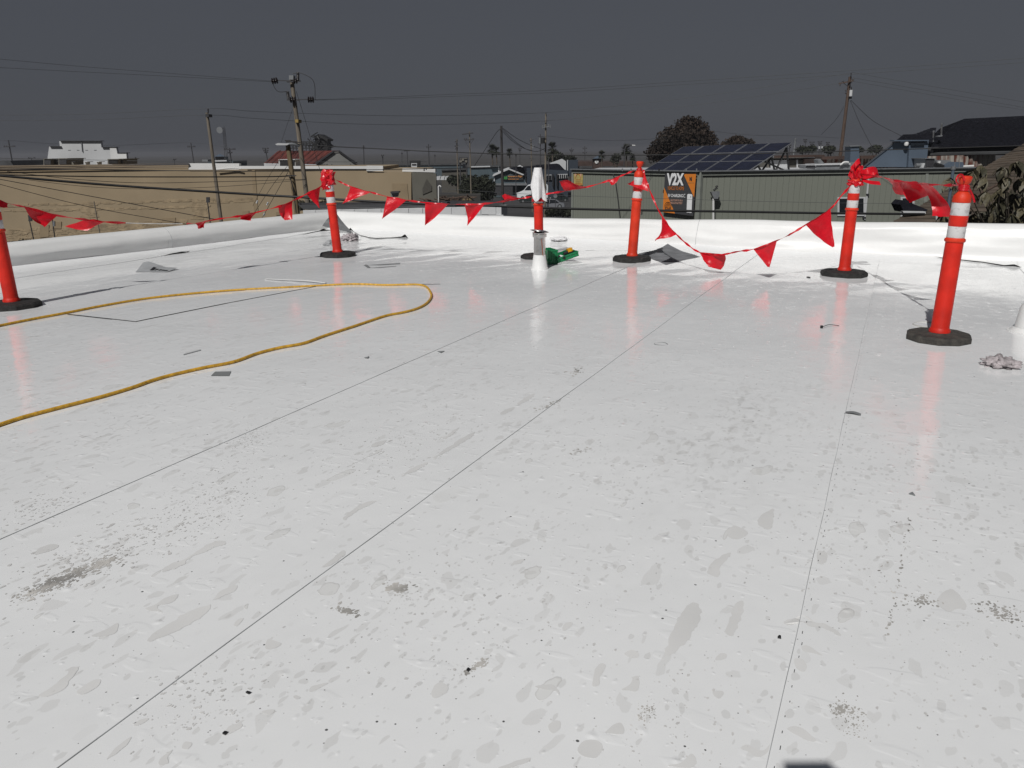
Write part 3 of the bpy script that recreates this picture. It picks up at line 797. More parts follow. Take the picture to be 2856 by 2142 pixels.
span('tangled red pennant string of three bunched flags between the two right-hand posts', '4', '5',
     [(2398, 486), (2424, 489), (2462, 494), (2500, 504), (2554, 510), (2595, 515), (2640, 516), (2684, 517)],
     [((2462, 496), (2507, 506), ((2500, 543), (2518, 548)), .25), ((2507, 506), (2556, 512), ((2534, 567), (2577, 551)), .12), ((2566, 514), (2597, 515), ((2597, 604), (2658, 605)), .12)])
# knotted plastic round the tops
def crumple(b, c, rx, ry, rz, seed, amp, sub=3, freq=3.0):
    bm = bmesh.new(); bmesh.ops.create_icosphere(bm, subdivisions=sub, radius=1)
    vs = []
    for v in bm.verts:
        n_ = v.co.normalized()
        k = 1 + amp * (abs(noise.noise(n_ * freq + V(seed, 0, 0))) * 2 - .5) + amp * .5 * noise.noise(n_ * freq * 2.3 + V(0, seed, 0))
        vs.append(Vector(c) + V(n_.x * rx, n_.y * ry, n_.z * rz) * k)
    fs = [tuple(v.index for v in f.verts) for f in bm.faces]
    bm.free(); return b.add(vs, fs)
def post_at(k, z):
    base, lean, sc = POST[k]; return base + V(math.sin(lean) * z, 0, math.cos(lean) * z * sc)
w2 = thing('plastic_wad', 'crumpled red plastic wad tied over the top of the corner post', 'plastic wrap', post_at('2', .98))
crumple(MB(), post_at('2', 1.03), .085, .08, .11, 3.3, .5).build('wad', M['flag'], w2)
crumple(MB(), post_at('2', .96) + V(-.03, -.03, 0), .055, .05, .07, 8.3, .5).build('knot', M['flag'], w2)
w4 = thing('plastic_bow', 'torn red plastic bow knotted round the top of the shredded-top post', 'plastic wrap', post_at('4', .98))
crumple(MB(), post_at('4', 1.07), .062, .06, .085, 1.3, .5).build('wad', M['flag'], w4)
crumple(MB(), post_at('4', .965), .075, .07, .045, 5.3, .4).build('knot', M['flag'], w4)
Y4 = POST['4'][0].y
def strip(parent, pts, wd, name):
    sm = smoothpts([P(x, y, Y4 + dy) for x, y, dy in pts], 6); rows = []
    for i, p in enumerate(sm):
        rows += [p + V(0, .02, wd / 2), p - V(0, .02, wd / 2)]
    return MB().add(rows, [(2 * i, 2 * i + 2, 2 * i + 3, 2 * i + 1) for i in range(len(sm) - 1)]).build(name, M['flag'], parent, smooth='all')
strip(w4, [(2398, 490, -.05), (2420, 476, -.1), (2440, 473, -.06), (2449, 482, .0), (2436, 488, .06), (2405, 494, .03)], .055, 'loop')
strip(w4, [(2402, 500, -.05), (2425, 508, -.08), (2455, 511, -.05)], .035, 'tail')
strip(w4, [(2385, 478, -.04), (2384, 462, -.06), (2398, 449, -.03), (2400, 470, 0)], .05, 'upper_loop')
w5 = thing('tape_knot', 'red tape wound and knotted round the grip of the nearest post', 'plastic wrap', post_at('5', 1.03))
b = MB()
for j in range(5):
    ring = [post_at('5', 1.035 + .006 * j + .004 * math.sin(q + j)) + V(.031 * math.cos(q), .031 * math.sin(q), 0) for q in [i * math.pi / 8 for i in range(17)]]
    b.path(ring, .006, 6, cap=False)
b.build('windings', M['flag'], w5, smooth='all')
Y5 = POST['5'][0].y
MB().path(smoothpts([P(2676, 517, Y5 - .03), P(2667, 505, Y5 - .07), P(2672, 490, Y5 - .06), P(2684, 488, Y5 - .03), P(2690, 505, Y5 - .04)]), .006, 6).build('loop', M['flag'], w5, smooth='all')
MB().path(smoothpts([P(2698, 520, Y5 + .04), P(2712, 545, Y5 + .05), P(2718, 565, Y5 + .04)]), .010, 6, .006).build('tail', M['flag'], w5, smooth='all')
wc = thing('tape_knot', 'red tape twisted round the post below the white cloth', 'plastic wrap', post_at('C', .80))
crumple(MB(), post_at('C', .755), .078, .075, .035, 2.2, .35).build('knot', M['flag'], wc)
w3 = thing('tape_knot', 'thin red tape tied round the neck of the bare-gripped orange post', 'plastic wrap', post_at('3', 1.03))
b = MB()
for j in range(3):
    b.path([post_at('3', 1.03 + .007 * j) + V(.028 * math.cos(q), .028 * math.sin(q), 0) for q in [i * math.pi / 8 for i in range(17)]], .006, 6, cap=False)
b.build('windings', M['flag'], w3, smooth='all')

# white cloth over the middle post
ct = post_at('C', 1.09)
cl = thing('cloth', 'white cloth hung over the top of the middle red post', 'cloth', ct)
def clfn(s, t):
    q = 2 * math.pi * s
    k = .35 + .65 * math.sin(min(1, t * 1.5) * math.pi / 2)
    fold = 1 + .20 * t * math.cos(5 * q + .6) + .08 * t * math.cos(9 * q + 2)
    r_ = (.040 + .042 * t ** .5) * fold * (1 if t > .02 else .3)
    if t > .25: r_ = max(r_, .064 + .004 * math.cos(7 * q)) + .022 * t * t * (1 + math.cos(4 * q + 1)) * .6
    if t == 0: r_ = 0.002
    ln = .30 + .10 * math.cos(q + 1.0) + .05 * math.cos(3 * q)
    z = -ln * max(0, t - .08) * 1.05 + (.012 if t < .05 else 0)
    return ct + V(r_ * math.cos(q) * .92, r_ * math.sin(q), z + .055)
MB().grid(64, 24, clfn).build('drape', M['cloth'], cl, smooth='all')

# ------------------------------------------------------------------ vent pipe with boot
vb = on(1505, 750); k_ = W(1, 1) * 0
mpp = (vb.y * cp + (H - .2) * sp) / F            # metres per photo pixel at the pipe
vp = thing('vent_pipe', 'shiny steel vent pipe in a white boot with a tilted cap, on the wet roof', 'vent pipe', vb)
rp = 16.5 * mpp
MB().lathe([(25 * mpp, -.004), (24.2 * mpp, .012), (22 * mpp, .03), (17.6 * mpp, 36 * mpp), (17.1 * mpp, 40 * mpp)], vb, 28).build('boot', M['wall'], vp, smooth=True)
htop = 101 * mpp
MB().lathe([(rp, 34 * mpp), (rp, htop)], vb, 32).build('pipe', M['steel'], vp, smooth=True)
MB().lathe([(rp * 1.02, htop - 13 * mpp), (rp * 1.20, htop - 12 * mpp), (rp * 1.22, htop - 6 * mpp), (rp * 1.12, htop - 5 * mpp), (rp * 1.22, htop - 4 * mpp), (rp * 1.22, htop), (rp * .9, htop)], vb, 32).build('collar', M['steel'], vp, smooth=True)
tl_ = V(.14, .08, 1).normalized(); tx = V(0, 1, 0).cross(tl_).normalized()
cap_o = vb + V(0, 0, htop + 3 * mpp)
MB().lathe([(rp * .5, -4 * mpp), (rp * 1.25, -1.5 * mpp), (rp * 1.58, 0), (rp * 1.56, 1.3 * mpp), (rp * .9, 4 * mpp), (0, 5 * mpp)], cap_o, 28, (tx, tl_.cross(tx), tl_)).build('cap', M['steel'], vp, smooth=True)
MB().path([vb + V(.25 * rp, -1.01 * rp, htop - 16 * mpp), vb + V(.35 * rp, -.99 * rp, 75 * mpp), vb + V(.55 * rp, -.9 * rp, 38 * mpp)], .0035, 5).build('rust_streak', M['rust'], vp)
vr = on(2878, 925)
v2 = thing('vent_pipe', 'white membrane-wrapped vent boot cut off by the right edge', 'vent pipe', vr)
MB().lathe([(.15, -.004), (.145, .01), (.115, .03), (.10, .16), (.092, .19), (.07, .215), (.0, .222)], vr, 28).build('boot', M['wall'], v2, smooth=True)
MB().lathe([(.16, -.003), (.16, .006), (.11, .008)], vr, 28).build('flange', M['wall'], v2, smooth=True)

# ------------------------------------------------------------------ green tool case
tb = on(1536, 738)
case = thing('tool_case', 'open green plastic tool case lying on the roof beside the steel vent pipe', 'tool case', tb)
mp2 = (tb.y * cp + H * sp) / F
ca, sa = math.cos(rad(-18)), math.sin(rad(-18))
tX, tY, tZ = V(ca, -sa, 0), V(sa, ca, 0), V(0, 0, 1)
def shell(o, w, d, h, t, name, ax):
    b = MB(); X, Y, Z = ax
    b.box(o + Z * (t / 2), (w, d, t), ax)
    for s_ in (-1, 1):
        b.box(o + X * (s_ * (w - t) / 2) + Z * (h / 2), (t, d, h), ax)
        b.box(o + Y * (s_ * (d - t) / 2) + Z * (h / 2), (w - 2 * t, t, h), ax)
    for i in range(4):
        b.box(o - Y * (d / 2 + .003) + X * ((i - 1.5) * w / 4.4) + Z * (h * .5), (w * .05, .008, h * .8), ax)
    b.box(o - Y * (d / 2 + .002) + Z * (h - .008), (w * 1.03, .012, .014), ax)
    return b.build(name, M['green'], case)
bh = 40 * mp2
shell(tb + V(-.015, .13, 0), 30 * mp2, .26, bh, .010, 'base', (tX, tY, tZ))
la = rad(16); lX = V(ca * math.cos(la), -sa * math.cos(la), math.sin(la)); lZ = tY.cross(lX).normalized() * 1
if lZ.z < 0: lZ = -lZ
lo = tb + V(.175, .15, .055)
shell(lo, 64 * mp2, .26, .06, .010, 'lid', (lX, tY, lZ))
MB().path([tb + V(-.07, .0, .05), tb + V(-.075, -.03, .06), tb + V(-.02, -.04, .06), tb + V(.0, 0, .05)], .008, 6).build('handle', M['green'], case)
MB().box(lo - tY * .133 - lX * .05 + lZ * .04, (.03, .012, .03), (lX, tY, lZ)).build('latch', M['black'], case)
dr = thing('power_tool', 'yellow and black cordless tool lying in the lid of the green case', 'power tool', lo + lZ * .03)
MB().tube(lo + lX * .00 + lZ * .05, lo + lX * .10 + lZ * .055, .022, .024, 10).build('body', M['black'], dr)
MB().box(lo + lX * .085 + lZ * .075, (.06, .05, .04), (lX, tY, lZ)).build('motor_housing', M['tool_yellow'], dr)
MB().tube(lo + lX * .085 + lZ * .05, lo + lX * .07 - tY * .09 + lZ * .06, .016, .018, 8).build('grip', M['tool_yellow'], dr)
MB().box(lo + lX * .067 - tY * .10 + lZ * .055, (.05, .03, .035), (lX, tY, lZ)).build('battery', M['black'], dr)
crumple(MB(), lo - lX * .05 + lZ * .03, .05, .05, .025, 4.4, .3, 2).build('white_rag', M['cloth'], tag(thing('rag', 'small white rag tucked in the lid of the green case', 'rag', lo), None, None))

# ------------------------------------------------------------------ things lying on the roof
def rag(label, px, py, wpx, hpx, mt, seed, name='rag', cat='rag', amp=.6, flat=.5):
    o = on(px, py); k = (o.y * cp + H * sp) / F
    t = thing(name, label, cat, o)
    r_ = wpx * k / 2
    b = MB()
    for j in range(3):
        a = seed + j * 2.1
        crumple(b, o + V(math.cos(a) * r_ * .35, math.sin(a) * r_ * .3, hpx * k * .30), r_ * .72, r_ * .6, hpx * k * flat * (1 - .15 * j), seed + j, amp, 4, 1.7)
    b.v = [V(v.x, v.y, max(v.z, o.z + .001)) for v in b.v]
    b.build('folds', mt, t, smooth='all')
    return t
rag('grey crumpled rag lying behind the corner post', 977, 672, 44, 24, M['rag'], 1.0)
rag('pale plastic bag crumpled at the foot of the corner post', 925, 684, 40, 16, M['lt_grey'], 4.0, 'plastic_bag', 'bag')
rag('white cloth with red edge dropped beyond the green tool case', 1562, 678, 46, 15, M['cloth'], 7.0, 'cloth', 'cloth', .5)
rag('dirty pinkish grey rag near the right edge, past the nearest post', 2792, 1022, 94, 34, M['rag'], 9.0)
# yellow hose
hp = [(-60, 922), (0, 908), (90, 890), (188, 872), (290, 852), (405, 833), (520, 820), (640, 810), (770, 803), (886, 797), (987, 793), (1074, 795), (1130, 794), (1165, 794), (1187, 799), (1198, 810), (1203, 827), (1190, 846), (1161, 862), (1120, 873), (1074, 882), (987, 911), (906, 937), (846, 958), (780, 970), (716, 986), (651, 1009), (565, 1026), (477, 1046), (420, 1062), (369, 1080), (282, 1106), (174, 1134), (65, 1163), (0, 1184), (-80, 1212)]
hw = [G(*p, .011) for p in hp]
dA, dB = (hw[0] - hw[1]).normalized(), (hw[-1] - hw[-2]).normalized()
hw = [hw[0] + dA * k + V(0, -.05 * k * k, 0) for k in (3.2, 2.2, 1.4, .8, .4)] + hw + [hw[-1] + dB * k + V(0, .04 * k * k, 0) for k in (.12, .3, .6, 1.1, 1.8, 2.8)]
hw = smoothpts(hw, 6)
hw = [V(p.x, p.y, zroof(p.x, p.y) + .012) for p in hw]
ho = MB().path(hw, .0105, 10).build('hose', M['hose'], loc=hw[0], smooth='all')
tag(ho, 'long yellow air hose looping across the white roof', 'hose')
def sheet(name, label, cat, poly, mt, t=.003, lift=.004, wav=0.0, hump=None, sub=10):
    """a flat offcut: four corners laid on the roof"""
    q = [on(*p) for p in poly]
    def fn(s, v):
        p = q[0].lerp(q[1], s).lerp(q[3].lerp(q[2], s), v)
        z = zroof(p.x, p.y) + lift + wav * (.7 + .5 * noise.noise(V(s * 3.1, v * 4.2, len(label)))) * math.sin(math.pi * s) * math.sin(math.pi * v)
        if hump: z += hump(s, v)
        return V(p.x, p.y, z)
    b = MB().grid(sub, sub, fn)
    n = len(b.v); b.add([v - V(0, 0, t) for v in b.v[:n]], [tuple(reversed(f)) for f in b.f])
    o = b.build(name, mt, loc=q[0], smooth='all', recalc=False)
    return tag(o, label, cat)
sheet('dark_sheet', 'large dark grey wrinkled sheet lying flat behind the bare-gripped orange post', 'plastic sheet', [(1776, 709), (1858, 740), (1954, 717), (1862, 690)], M['grey_sheet'], wav=.014, sub=30)
sheet('offcut', 'small dark grey rectangular offcut below the yellow hose', 'offcut', [(588, 1050), (639, 1050), (645, 1037), (600, 1038)], M['grey_card'])
lb = thing('label_sheet', 'grey curled sheet with black print lying between parapet and hose', 'printed sheet', on(430, 760))
q0, q1, q2, q3 = on(378, 760), on(466, 760), on(497, 753), on(400, 744)
def lfn(s, v):
    p = q0.lerp(q1, s).lerp(q3.lerp(q2, s), v)
    return V(p.x, p.y, zroof(p.x, p.y) + .006 + .065 * (v ** 1.2) * max(0, 1 - abs(s - .16) / .5) + .02 * s * v)
MB().grid(16, 10, lfn).build('sheet', M['lt_grey'], lb, smooth='all')
b = MB()
for i, (s0, s1, v0, v1) in enumerate([(.40, .46, .2, .62), (.47, .50, .2, .6), (.53, .56, .22, .5), (.57, .60, .3, .5), (.64, .70, .25, .5), (.73, .80, .25, .42), (.82, .93, .2, .35)]):
    b.add([lfn(s0, v0) + V(0, -.004, .004), lfn(s1, v0) + V(0, -.004, .004), lfn(s1, v1) + V(0, -.004, .004), lfn(s0 + .01, v1) + V(0, -.004, .004)], [(0, 1, 2, 3)])
b.build('print', M['ink'], lb)
fr = thing('offcut', 'thin grey offcut strips forming an open rectangle beside the corner post', 'offcut', on(1065, 741))
for poly in ([(1014, 741), (1060, 741.5), (1116, 738), (1116, 735)], [(1024, 749), (1060, 748.5), (1106, 744), (1105, 743)], [(1014, 741), (1026, 749), (1034, 747), (1022, 739)]):
    q = [on(*p, .006) for p in poly]
    MB().prism(q, V(0, 0, -.003)).build('strip', M['grey_card'], fr)
ws = [on(741, 780, .006), on(800, 784, .012), on(860, 789, .022), on(909, 793, .012)]
wst = thing('membrane_strip', 'narrow white membrane strip lying against the far side of the yellow hose', 'offcut', ws[0])
ribbon(smoothpts(ws, 6), .028, .004, 'strip', M['wall'], wst)
sheet('offcut_strip', 'short curved dark offcut strip beside the right-hand seam', 'offcut', [(2355, 1155), (2400, 1162), (2402, 1156), (2358, 1150)], M['grey_card'], hump=lambda s, v: .008 * math.sin(math.pi * s))
def ring(label, px, py, wpx, mt, r=.003, name='ring'):
    o = on(px, py); k = (o.y * cp + H * sp) / F; R_ = wpx * k / 2
    pts = [o + V(R_ * math.cos(q), R_ * .95 * math.sin(q), r + .002 * math.sin(2 * q)) for q in [i * math.pi / 12 for i in range(25)]]
    tag(MB().path(pts, r, 6, cap=False).build(name, mt, loc=o, smooth='all'), label, 'ring')
ring('small dark rubber ring lying on the seam in the middle of the roof', 1843, 961, 36, M['grey_card'])
ring('loop of clear tubing lying behind the base of the nearest post', 2592, 908, 84, M['clear'], .005, 'tubing_loop')
def bits(label, name, cat, pts, mt, h=.004):
    q = [on(*p) for p in pts]
    tag(MB().prism([v + V(0, 0, .0045) for v in q], V(0, 0, h)).build(name, mt, loc=q[0]), label, cat)
bits('black triangular scrap beside the middle seam', 'scrap', 'scrap', [(1220, 983), (1230, 987), (1240, 982)], M['grey_card'])
bits('tiny dark bent scrap left of the black triangular scrap', 'scrap', 'scrap', [(1016, 1000), (1026, 1001), (1030, 996), (1026, 998)], M['grey_card'])
bits('small black screw dropped between the pennants and the shredded-top post', 'screw', 'screw', [(2249, 775), (2260, 777), (2260, 774), (2250, 773)], M['black'], .004)
bits('thin dark triangular scrap near the lower right, beside the footprints', 'scrap', 'scrap', [(2534, 1381), (2544, 1377), (2552, 1386)], M['grey_card'])
bits('flat black chip with a square top near the bottom right seam', 'chip', 'chip', [(2168, 1783), (2172, 1779), (2177, 1780), (2178, 1785)], M['black'], .005)
bits('black crumb at the lower left of the roof', 'crumb', 'crumb', [(686, 1937), (692, 1934), (700, 1938), (694, 1941)], M['black'], .004)
bits('black crumb on a wet patch below the lower left crumb', 'crumb', 'crumb', [(621, 2052), (628, 2046), (636, 2049), (630, 2055)], M['black'], .004)
bits('dark crumb in the scuffed spot at bottom centre', 'crumb', 'crumb', [(1301, 1874), (1306, 1868), (1311, 1873), (1306, 1878)], M['black'], .004)
bits('dark mark at lower middle of the hose, a thin straight sliver', 'sliver', 'sliver', [(512, 992), (560, 979), (560, 977), (512, 990)], M['lt_grey'], .002)
tie = thing('cable_tie', 'black cable tie with a curled tail in the red reflection of the shredded-top post', 'cable tie', on(2293, 917))
MB().box(on(2291, 916, .012), (.016, .016, .02)).build('head', M['black'], tie)
MB().path(smoothpts([on(2294, 917, .015), on(2312, 912, .018), on(2340, 910, .004)]), .0025, 5).build('tail', M['black'], tie)

# ------------------------------------------------------------------ the town: ground
gp = MB().add([(-2500, -300, GZ), (2500, -300, GZ), (2500, 4000, GZ), (-2500, 4000, GZ)], [(0, 1, 2, 3)]).build('ground', M['earth'])
gp['kind'] = 'structure'
rdw = MB()
rdw.add([(-30, 28, GZ + .004), (60, 28, GZ + .004), (60, 52, GZ + .004), (-30, 52, GZ + .004)], [(0, 1, 2, 3)])
rdw.add([(-8, 52, GZ + .004), (9, 52, GZ + .004), (14, 150, GZ + .004), (-14, 150, GZ + .004)], [(0, 1, 2, 3)])
rdw.build('road', M['asphalt'])['kind'] = 'structure'
# body of the roof's own building under the membrane
bw = [ua * (u_far(w_left) + .30) + wa * (w_left - .25), ua * (u_far(11) + .3) + wa * 11, ua * -6 + wa * 11, ua * -6 + wa * (w_at(-6) - .3)]
hb = MB().prism([V(p.x, p.y, GZ) for p in bw], V(0, 0, -GZ - .45)).build('own_building', M['block_white'], loc=V(bw[0].x, bw[0].y, GZ))
tag(hb, 'building under the white membrane roof, with white block walls', 'building')

def slab(b, poly, Y, dep):
    """outline in sight points at distance Y, given real depth going away"""
    q = [P(p[0], p[1], p[2] if len(p) > 2 else Y) for p in poly]
    return b.prism(q, V(0, dep, 0))
def loc_of(px, py, Y, z=GZ):
    p = P(px, py, Y); return V(p.x, p.y, z)
def bldg(label, px, Y, name='building', cat='building', group=None):
    return thing(name, label, cat, loc_of(px, 440, Y), group)
def down(px, Y, zz=GZ):                           # photo row of a given height at this column and distance
    d = ray(px, CY); e = ray(px, CY + 100)
    lo_, hi_ = 300., 1500.
    for _ in range(40):
        mid = (lo_ + hi_) / 2
        if P(px, mid, Y).z > zz: lo_ = mid
        else: hi_ = mid
    return lo_

# ---- long beige building ---------------------------------------------------
YB = 57.0
bb = bldg('long low beige painted building with brown cornice beyond the left parapet', 500, YB)
gl, gr = down(-200, YB), down(1150, YB)
slab(MB(), [(-200, 470), (1147, 481), (1147, gr), (-200, gl)], YB, 17).build('wall', M['beige'], bb)
slab(MB(), [(690, 473), (1026, 469.5), (1026, 480), (690, 478)], YB, 16).build('wall_top', M['beige'], bb)
# cornice of four stepped mouldings
for i, (y0, y1, o_, mt) in enumerate([(461, 464, .34, 'cornice'), (464.5, 469, .26, 'cornice'), (469.5, 474, .18, 'cornice'), (474.5, 480, .10, 'beige_patch')]):
    slab(MB(), [(-200, y0 + 3), (525, y0 - 5), (525, y1 - 8), (-200, y1 + 3)], YB - o_, .5).build('moulding', M[mt], bb)
for i, (x0, x1, y0, y1) in enumerate([(526, 667, 455.5, 473), (667, 1022, 463, 471), (1022, 1068, 462, 477)]):
    slab(MB(), [(x0, y0), (x1, y0 + .5), (x1, y1), (x0, y1)], YB - .12, .4).build('parapet_panel', M['white_paint'], bb)
MB().path([P(x, y, YB - .3) for x, y in ((602, 473), (640, 469), (655, 468), (672, 471))], .05, 6).build('gutter_bend', M['white_paint'], bb)
# pilaster shadow (painted on as a darker strip), rough block strips and repainted patches are panels of their own
slab(MB(), [(702, 473), (711, 473), (720, 592), (708, 592)], YB - .04, .2).build('pilaster_shadow_strip', M['beige_patch'], bb)
rr = random.Random(4)
def rough(poly, n, name='rough_block_strip'):
    """split-face block patch: small proud blocks, joined"""
    b = MB()
    (x0, y0), (x1, y1), (x2, y2), (x3, y3) = poly
    for i in range(n):
        s, t = rr.random(), rr.random()
        x = (x0 + (x1 - x0) * s) * (1 - t) + (x3 + (x2 - x3) * s) * t
        y = (y0 + (y1 - y0) * s) * (1 - t) + (y3 + (y2 - y3) * s) * t
        p = P(x, y, YB)
        b.box(p, (rr.uniform(.2, .6), rr.uniform(.02, .06), rr.uniform(.05, .13)))
    o = b.build(name, M['beige_blk'], bb); o['kind'] = 'stuff'
rough([(20, 571), (545, 556), (545, 561), (20, 576)], 150)
rough([(20, 586), (545, 574), (545, 579), (20, 591)], 130)
rough([(20, 640), (520, 610), (520, 632), (20, 674)], 330)
rough([(232, 566), (268, 566), (268, 616), (232, 620)], 80)
rough([(542, 557), (578, 557), (578, 608), (542, 612)], 80)
rough([(580, 556), (700, 552), (700, 562), (580, 566)], 60)
for poly in ([(111, 628), (136, 627), (136, 660), (111, 663)], [(145, 619), (171, 618), (171, 637), (145, 638)], [(452, 609), (489, 607), (489, 622), (452, 623)], [(676, 589), (694, 588), (694, 603), (676, 604)], [(770, 591), (781, 591), (781, 600), (770, 601)], [(1093, 511), (1135, 512), (1140, 560), (1096, 561)]):
    slab(MB(), poly, YB - .05, .2).build('repainted_patch', M['beige_patch'], bb)
# end wall in its own darker paint
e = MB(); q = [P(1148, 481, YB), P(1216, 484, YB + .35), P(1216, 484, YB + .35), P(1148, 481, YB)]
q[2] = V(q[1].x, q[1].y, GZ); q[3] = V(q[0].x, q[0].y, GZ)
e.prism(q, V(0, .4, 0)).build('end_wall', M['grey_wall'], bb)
pq = [q[0].lerp(q[1], .42), q[0].lerp(q[1], .80)]
MB().prism([V(pq[0].x, pq[0].y, P(1176, 524, YB + 1.5).z), V((pq[0].x + pq[1].x) / 2, (pq[0].y + pq[1].y) / 2, P(1185, 497, YB + 1.5).z), V(pq[1].x, pq[1].y, P(1200, 516, YB + 1.5).z), V(pq[1].x, pq[1].y, P(1200, 530, YB + 1.5).z), V(pq[0].x, pq[0].y, P(1176, 540, YB + 1.5).z)], V(0, -.06, 0)).build('repainted_patch', M['grey_dark'], bb)
slab(MB(), [(1122, 470), (1214, 471), (1214, 481), (1122, 478.5)], YB + 1, 1.0).build('parapet_panel', M['white_paint'], bb)
MB().tube(P(1181, 498, YB + 1.0), P(1181, 498.5, YB + .6), .12, .08, 8).build('wall_lamp', M['white_paint'], bb)
for x, y in ((1055, 468), (1183, 470)):
    MB().path([P(x, y + 7, YB + .5), P(x, y, YB + .5), P(x + 6, y, YB + .5), P(x + 6, y + 4, YB + .5)], .05, 6).build('vent_stub', M['metal_dark'], bb)
# rooftop units on the beige building
def unit(label, x0, x1, y0, y1, Y, mt='hvac', dark=False, dep=2.5):
    t = thing('rooftop_unit', label, 'rooftop unit', P((x0 + x1) / 2, y1, Y))
    slab(MB(), [(x0, y0), (x1, y0), (x1, y1), (x0, y1)], Y, dep).build('cabinet', M[mt], t)
    slab(MB(), [(x0 - 1, y0 - 1.5), (x1 + 1, y0 - 1.5), (x1 + 1, y0), (x0 - 1, y0)], Y - .15, dep + .3).build('lid', M[mt], t)
    w = x1 - x0
    slab(MB(), [(x0 + w * .08, y0 + 2), (x1 - w * .08, y0 + 2), (x1 - w * .08, y1 - 2), (x0 + w * .08, y1 - 2)], Y - .08, .2).build('grille', M['black' if dark else 'metal_dark'], t)
    return t
unit('brown rooftop unit, leftmost of three boxes before the white stepped facade', 121, 143, 444, 461, 64)
unit('wide brown rooftop unit, second of the boxes before the white stepped facade', 144, 163, 445, 461, 64.5)
unit('flared brown rooftop hood, third of the boxes before the white stepped facade', 163, 187, 443, 460, 64)
unit('rooftop unit with a black open front, right of the white stepped facade boxes', 300, 330, 445, 458, 64, dark=True)
unit('plain brown rooftop box touching the black-fronted rooftop unit', 331, 343, 444, 458, 64.5)
for i, (x, lab) in enumerate(((204, 'small square rooftop vent with dark face, left of two tiny roof vents'), (238, 'tiny grey roof vent, middle of three on the beige building'), (271, 'tiny grey roof vent, rightmost of three on the beige building'))):
    t = thing('roof_vent', lab, 'roof vent', P(x, 459, 63))
    slab(MB(), [(x - 4, 452), (x + 4, 452), (x + 4, 459), (x - 4, 459)], 63, .5).build('housing', M['hvac' if i == 0 else 'dim_white'], t)
    slab(MB(), [(x - 5.5, 450.5), (x + 5.5, 450.5), (x + 5.5, 452), (x - 5.5, 452)], 62.8, .9).build('hood', M['metal_dark' if i == 0 else 'dim_white'], t)
unit('dark square box with black openings behind the short pole, on the beige building', 777, 824, 446, 467, 60, mt='dim_white', dark=True)

# white building with stepped false front
wbd = bldg('white building with stepped false front rising behind the beige building', 230, 105)
slab(MB(), [(130, 460), (137, 408), (167, 408), (165, 393), (280, 393), (283, 410), (323, 410), (327, 426), (352, 426), (356, 460)], 105, .5).build('facade', M['dim_white'], wbd)
slab(MB(), [(306, 411), (323.5, 411), (327.5, 427), (352, 427), (355, 458), (310, 458)], 104.8, .15).build('fresh_painted_panel', M['white_paint'], wbd)
for x0, y0, x1 in ((165, 392.2, 281), (136, 407.4, 168), (282, 409.4, 324), (326, 425.4, 353)):
    slab(MB(), [(x0, y0), (x1, y0), (x1, y0 + 1.4), (x0, y0 + 1.4)], 104.7, 1).build('coping', M['metal_dark'], wbd)
for x in (193, 217, 241, 265): slab(MB(), [(x - 3.5, 418), (x + 3.5, 418), (x + 3.5, 418.9), (x - 3.5, 418.9)], 104.95, .1).build('slot_vent', M['metal'], wbd)
slab(MB(), [(225.5, 394), (227, 394), (230, 424), (228.6, 424)], 104.85, .1).build('crack', M['metal'], wbd)
lo_b = bldg('low dark shed roof at the far left edge of the town', 15, 95)
slab(MB(), [(-40, 449), (28, 448), (37, 462), (-40, 464)], 95, 10).build('roof', M['tar'], lo_b)

# ---- poles -------------------------------------------------------------------
def pole(label, top, bot, Y, w0, w1, mt, cat='utility pole', name='utility_pole', group=None):
    t = thing(name, label, cat, (0, 0, 0), group)
    a, b_ = P(*top, Y), P(*bot, Y)
    k = (GZ - a.z) / (b_.z - a.z); foot = a.lerp(b_, k)
    t.location = foot
    MB().tube(foot, a, W(w1, Y) / 2 * (1 + .12 * (k - 1)), W(w0, Y) / 2, 12).build('shaft', M[mt], t, smooth=True)
    return t
def arm(t, x0, y0, x1, y1, Y, th, mt='far_pole', name='crossarm', dy=-.2):
    a, b_ = P(x0, y0, Y + dy), P(x1, y1, Y + dy)
    d = (b_ - a).normalized()
    MB().box((a + b_) / 2, ((b_ - a).length, W(th, Y), W(th, Y)), (d, V(0, 1, 0), d.cross(V(0, 1, 0)))).build(name, M[mt], t)
def bell(t, x0, y0, x1, y1, Y, r, n, mt='insul', dy=-.2):
    a, b_ = P(x0, y0, Y + dy), P(x1, y1, Y + dy); d = (b_ - a); L_ = d.length; d.normalize()
    X = d.orthogonal().normalized(); rr_ = W(r, Y); pr = [(rr_ * .3, 0)]
    for i in range(n):
        z = L_ * (i + .5) / n; h = L_ / n * .42
        pr += [(rr_ * .35, z - h), (rr_, z - h * .3), (rr_ * .9, z + h * .5), (rr_ * .35, z + h)]
    pr.append((rr_ * .3, L_))
    MB().lathe(pr, a, 12, (X, d.cross(X), d)).build('insulator', M[mt], t, smooth=True)
def bit(t, x0, y0, x1, y1, Y, name, mt, dep=.15, dy=-.25):
    slab(MB(), [(x0, y0), (x1, y0), (x1, y1), (x0, y1)], Y + dy, dep).build(name, M[mt], t)
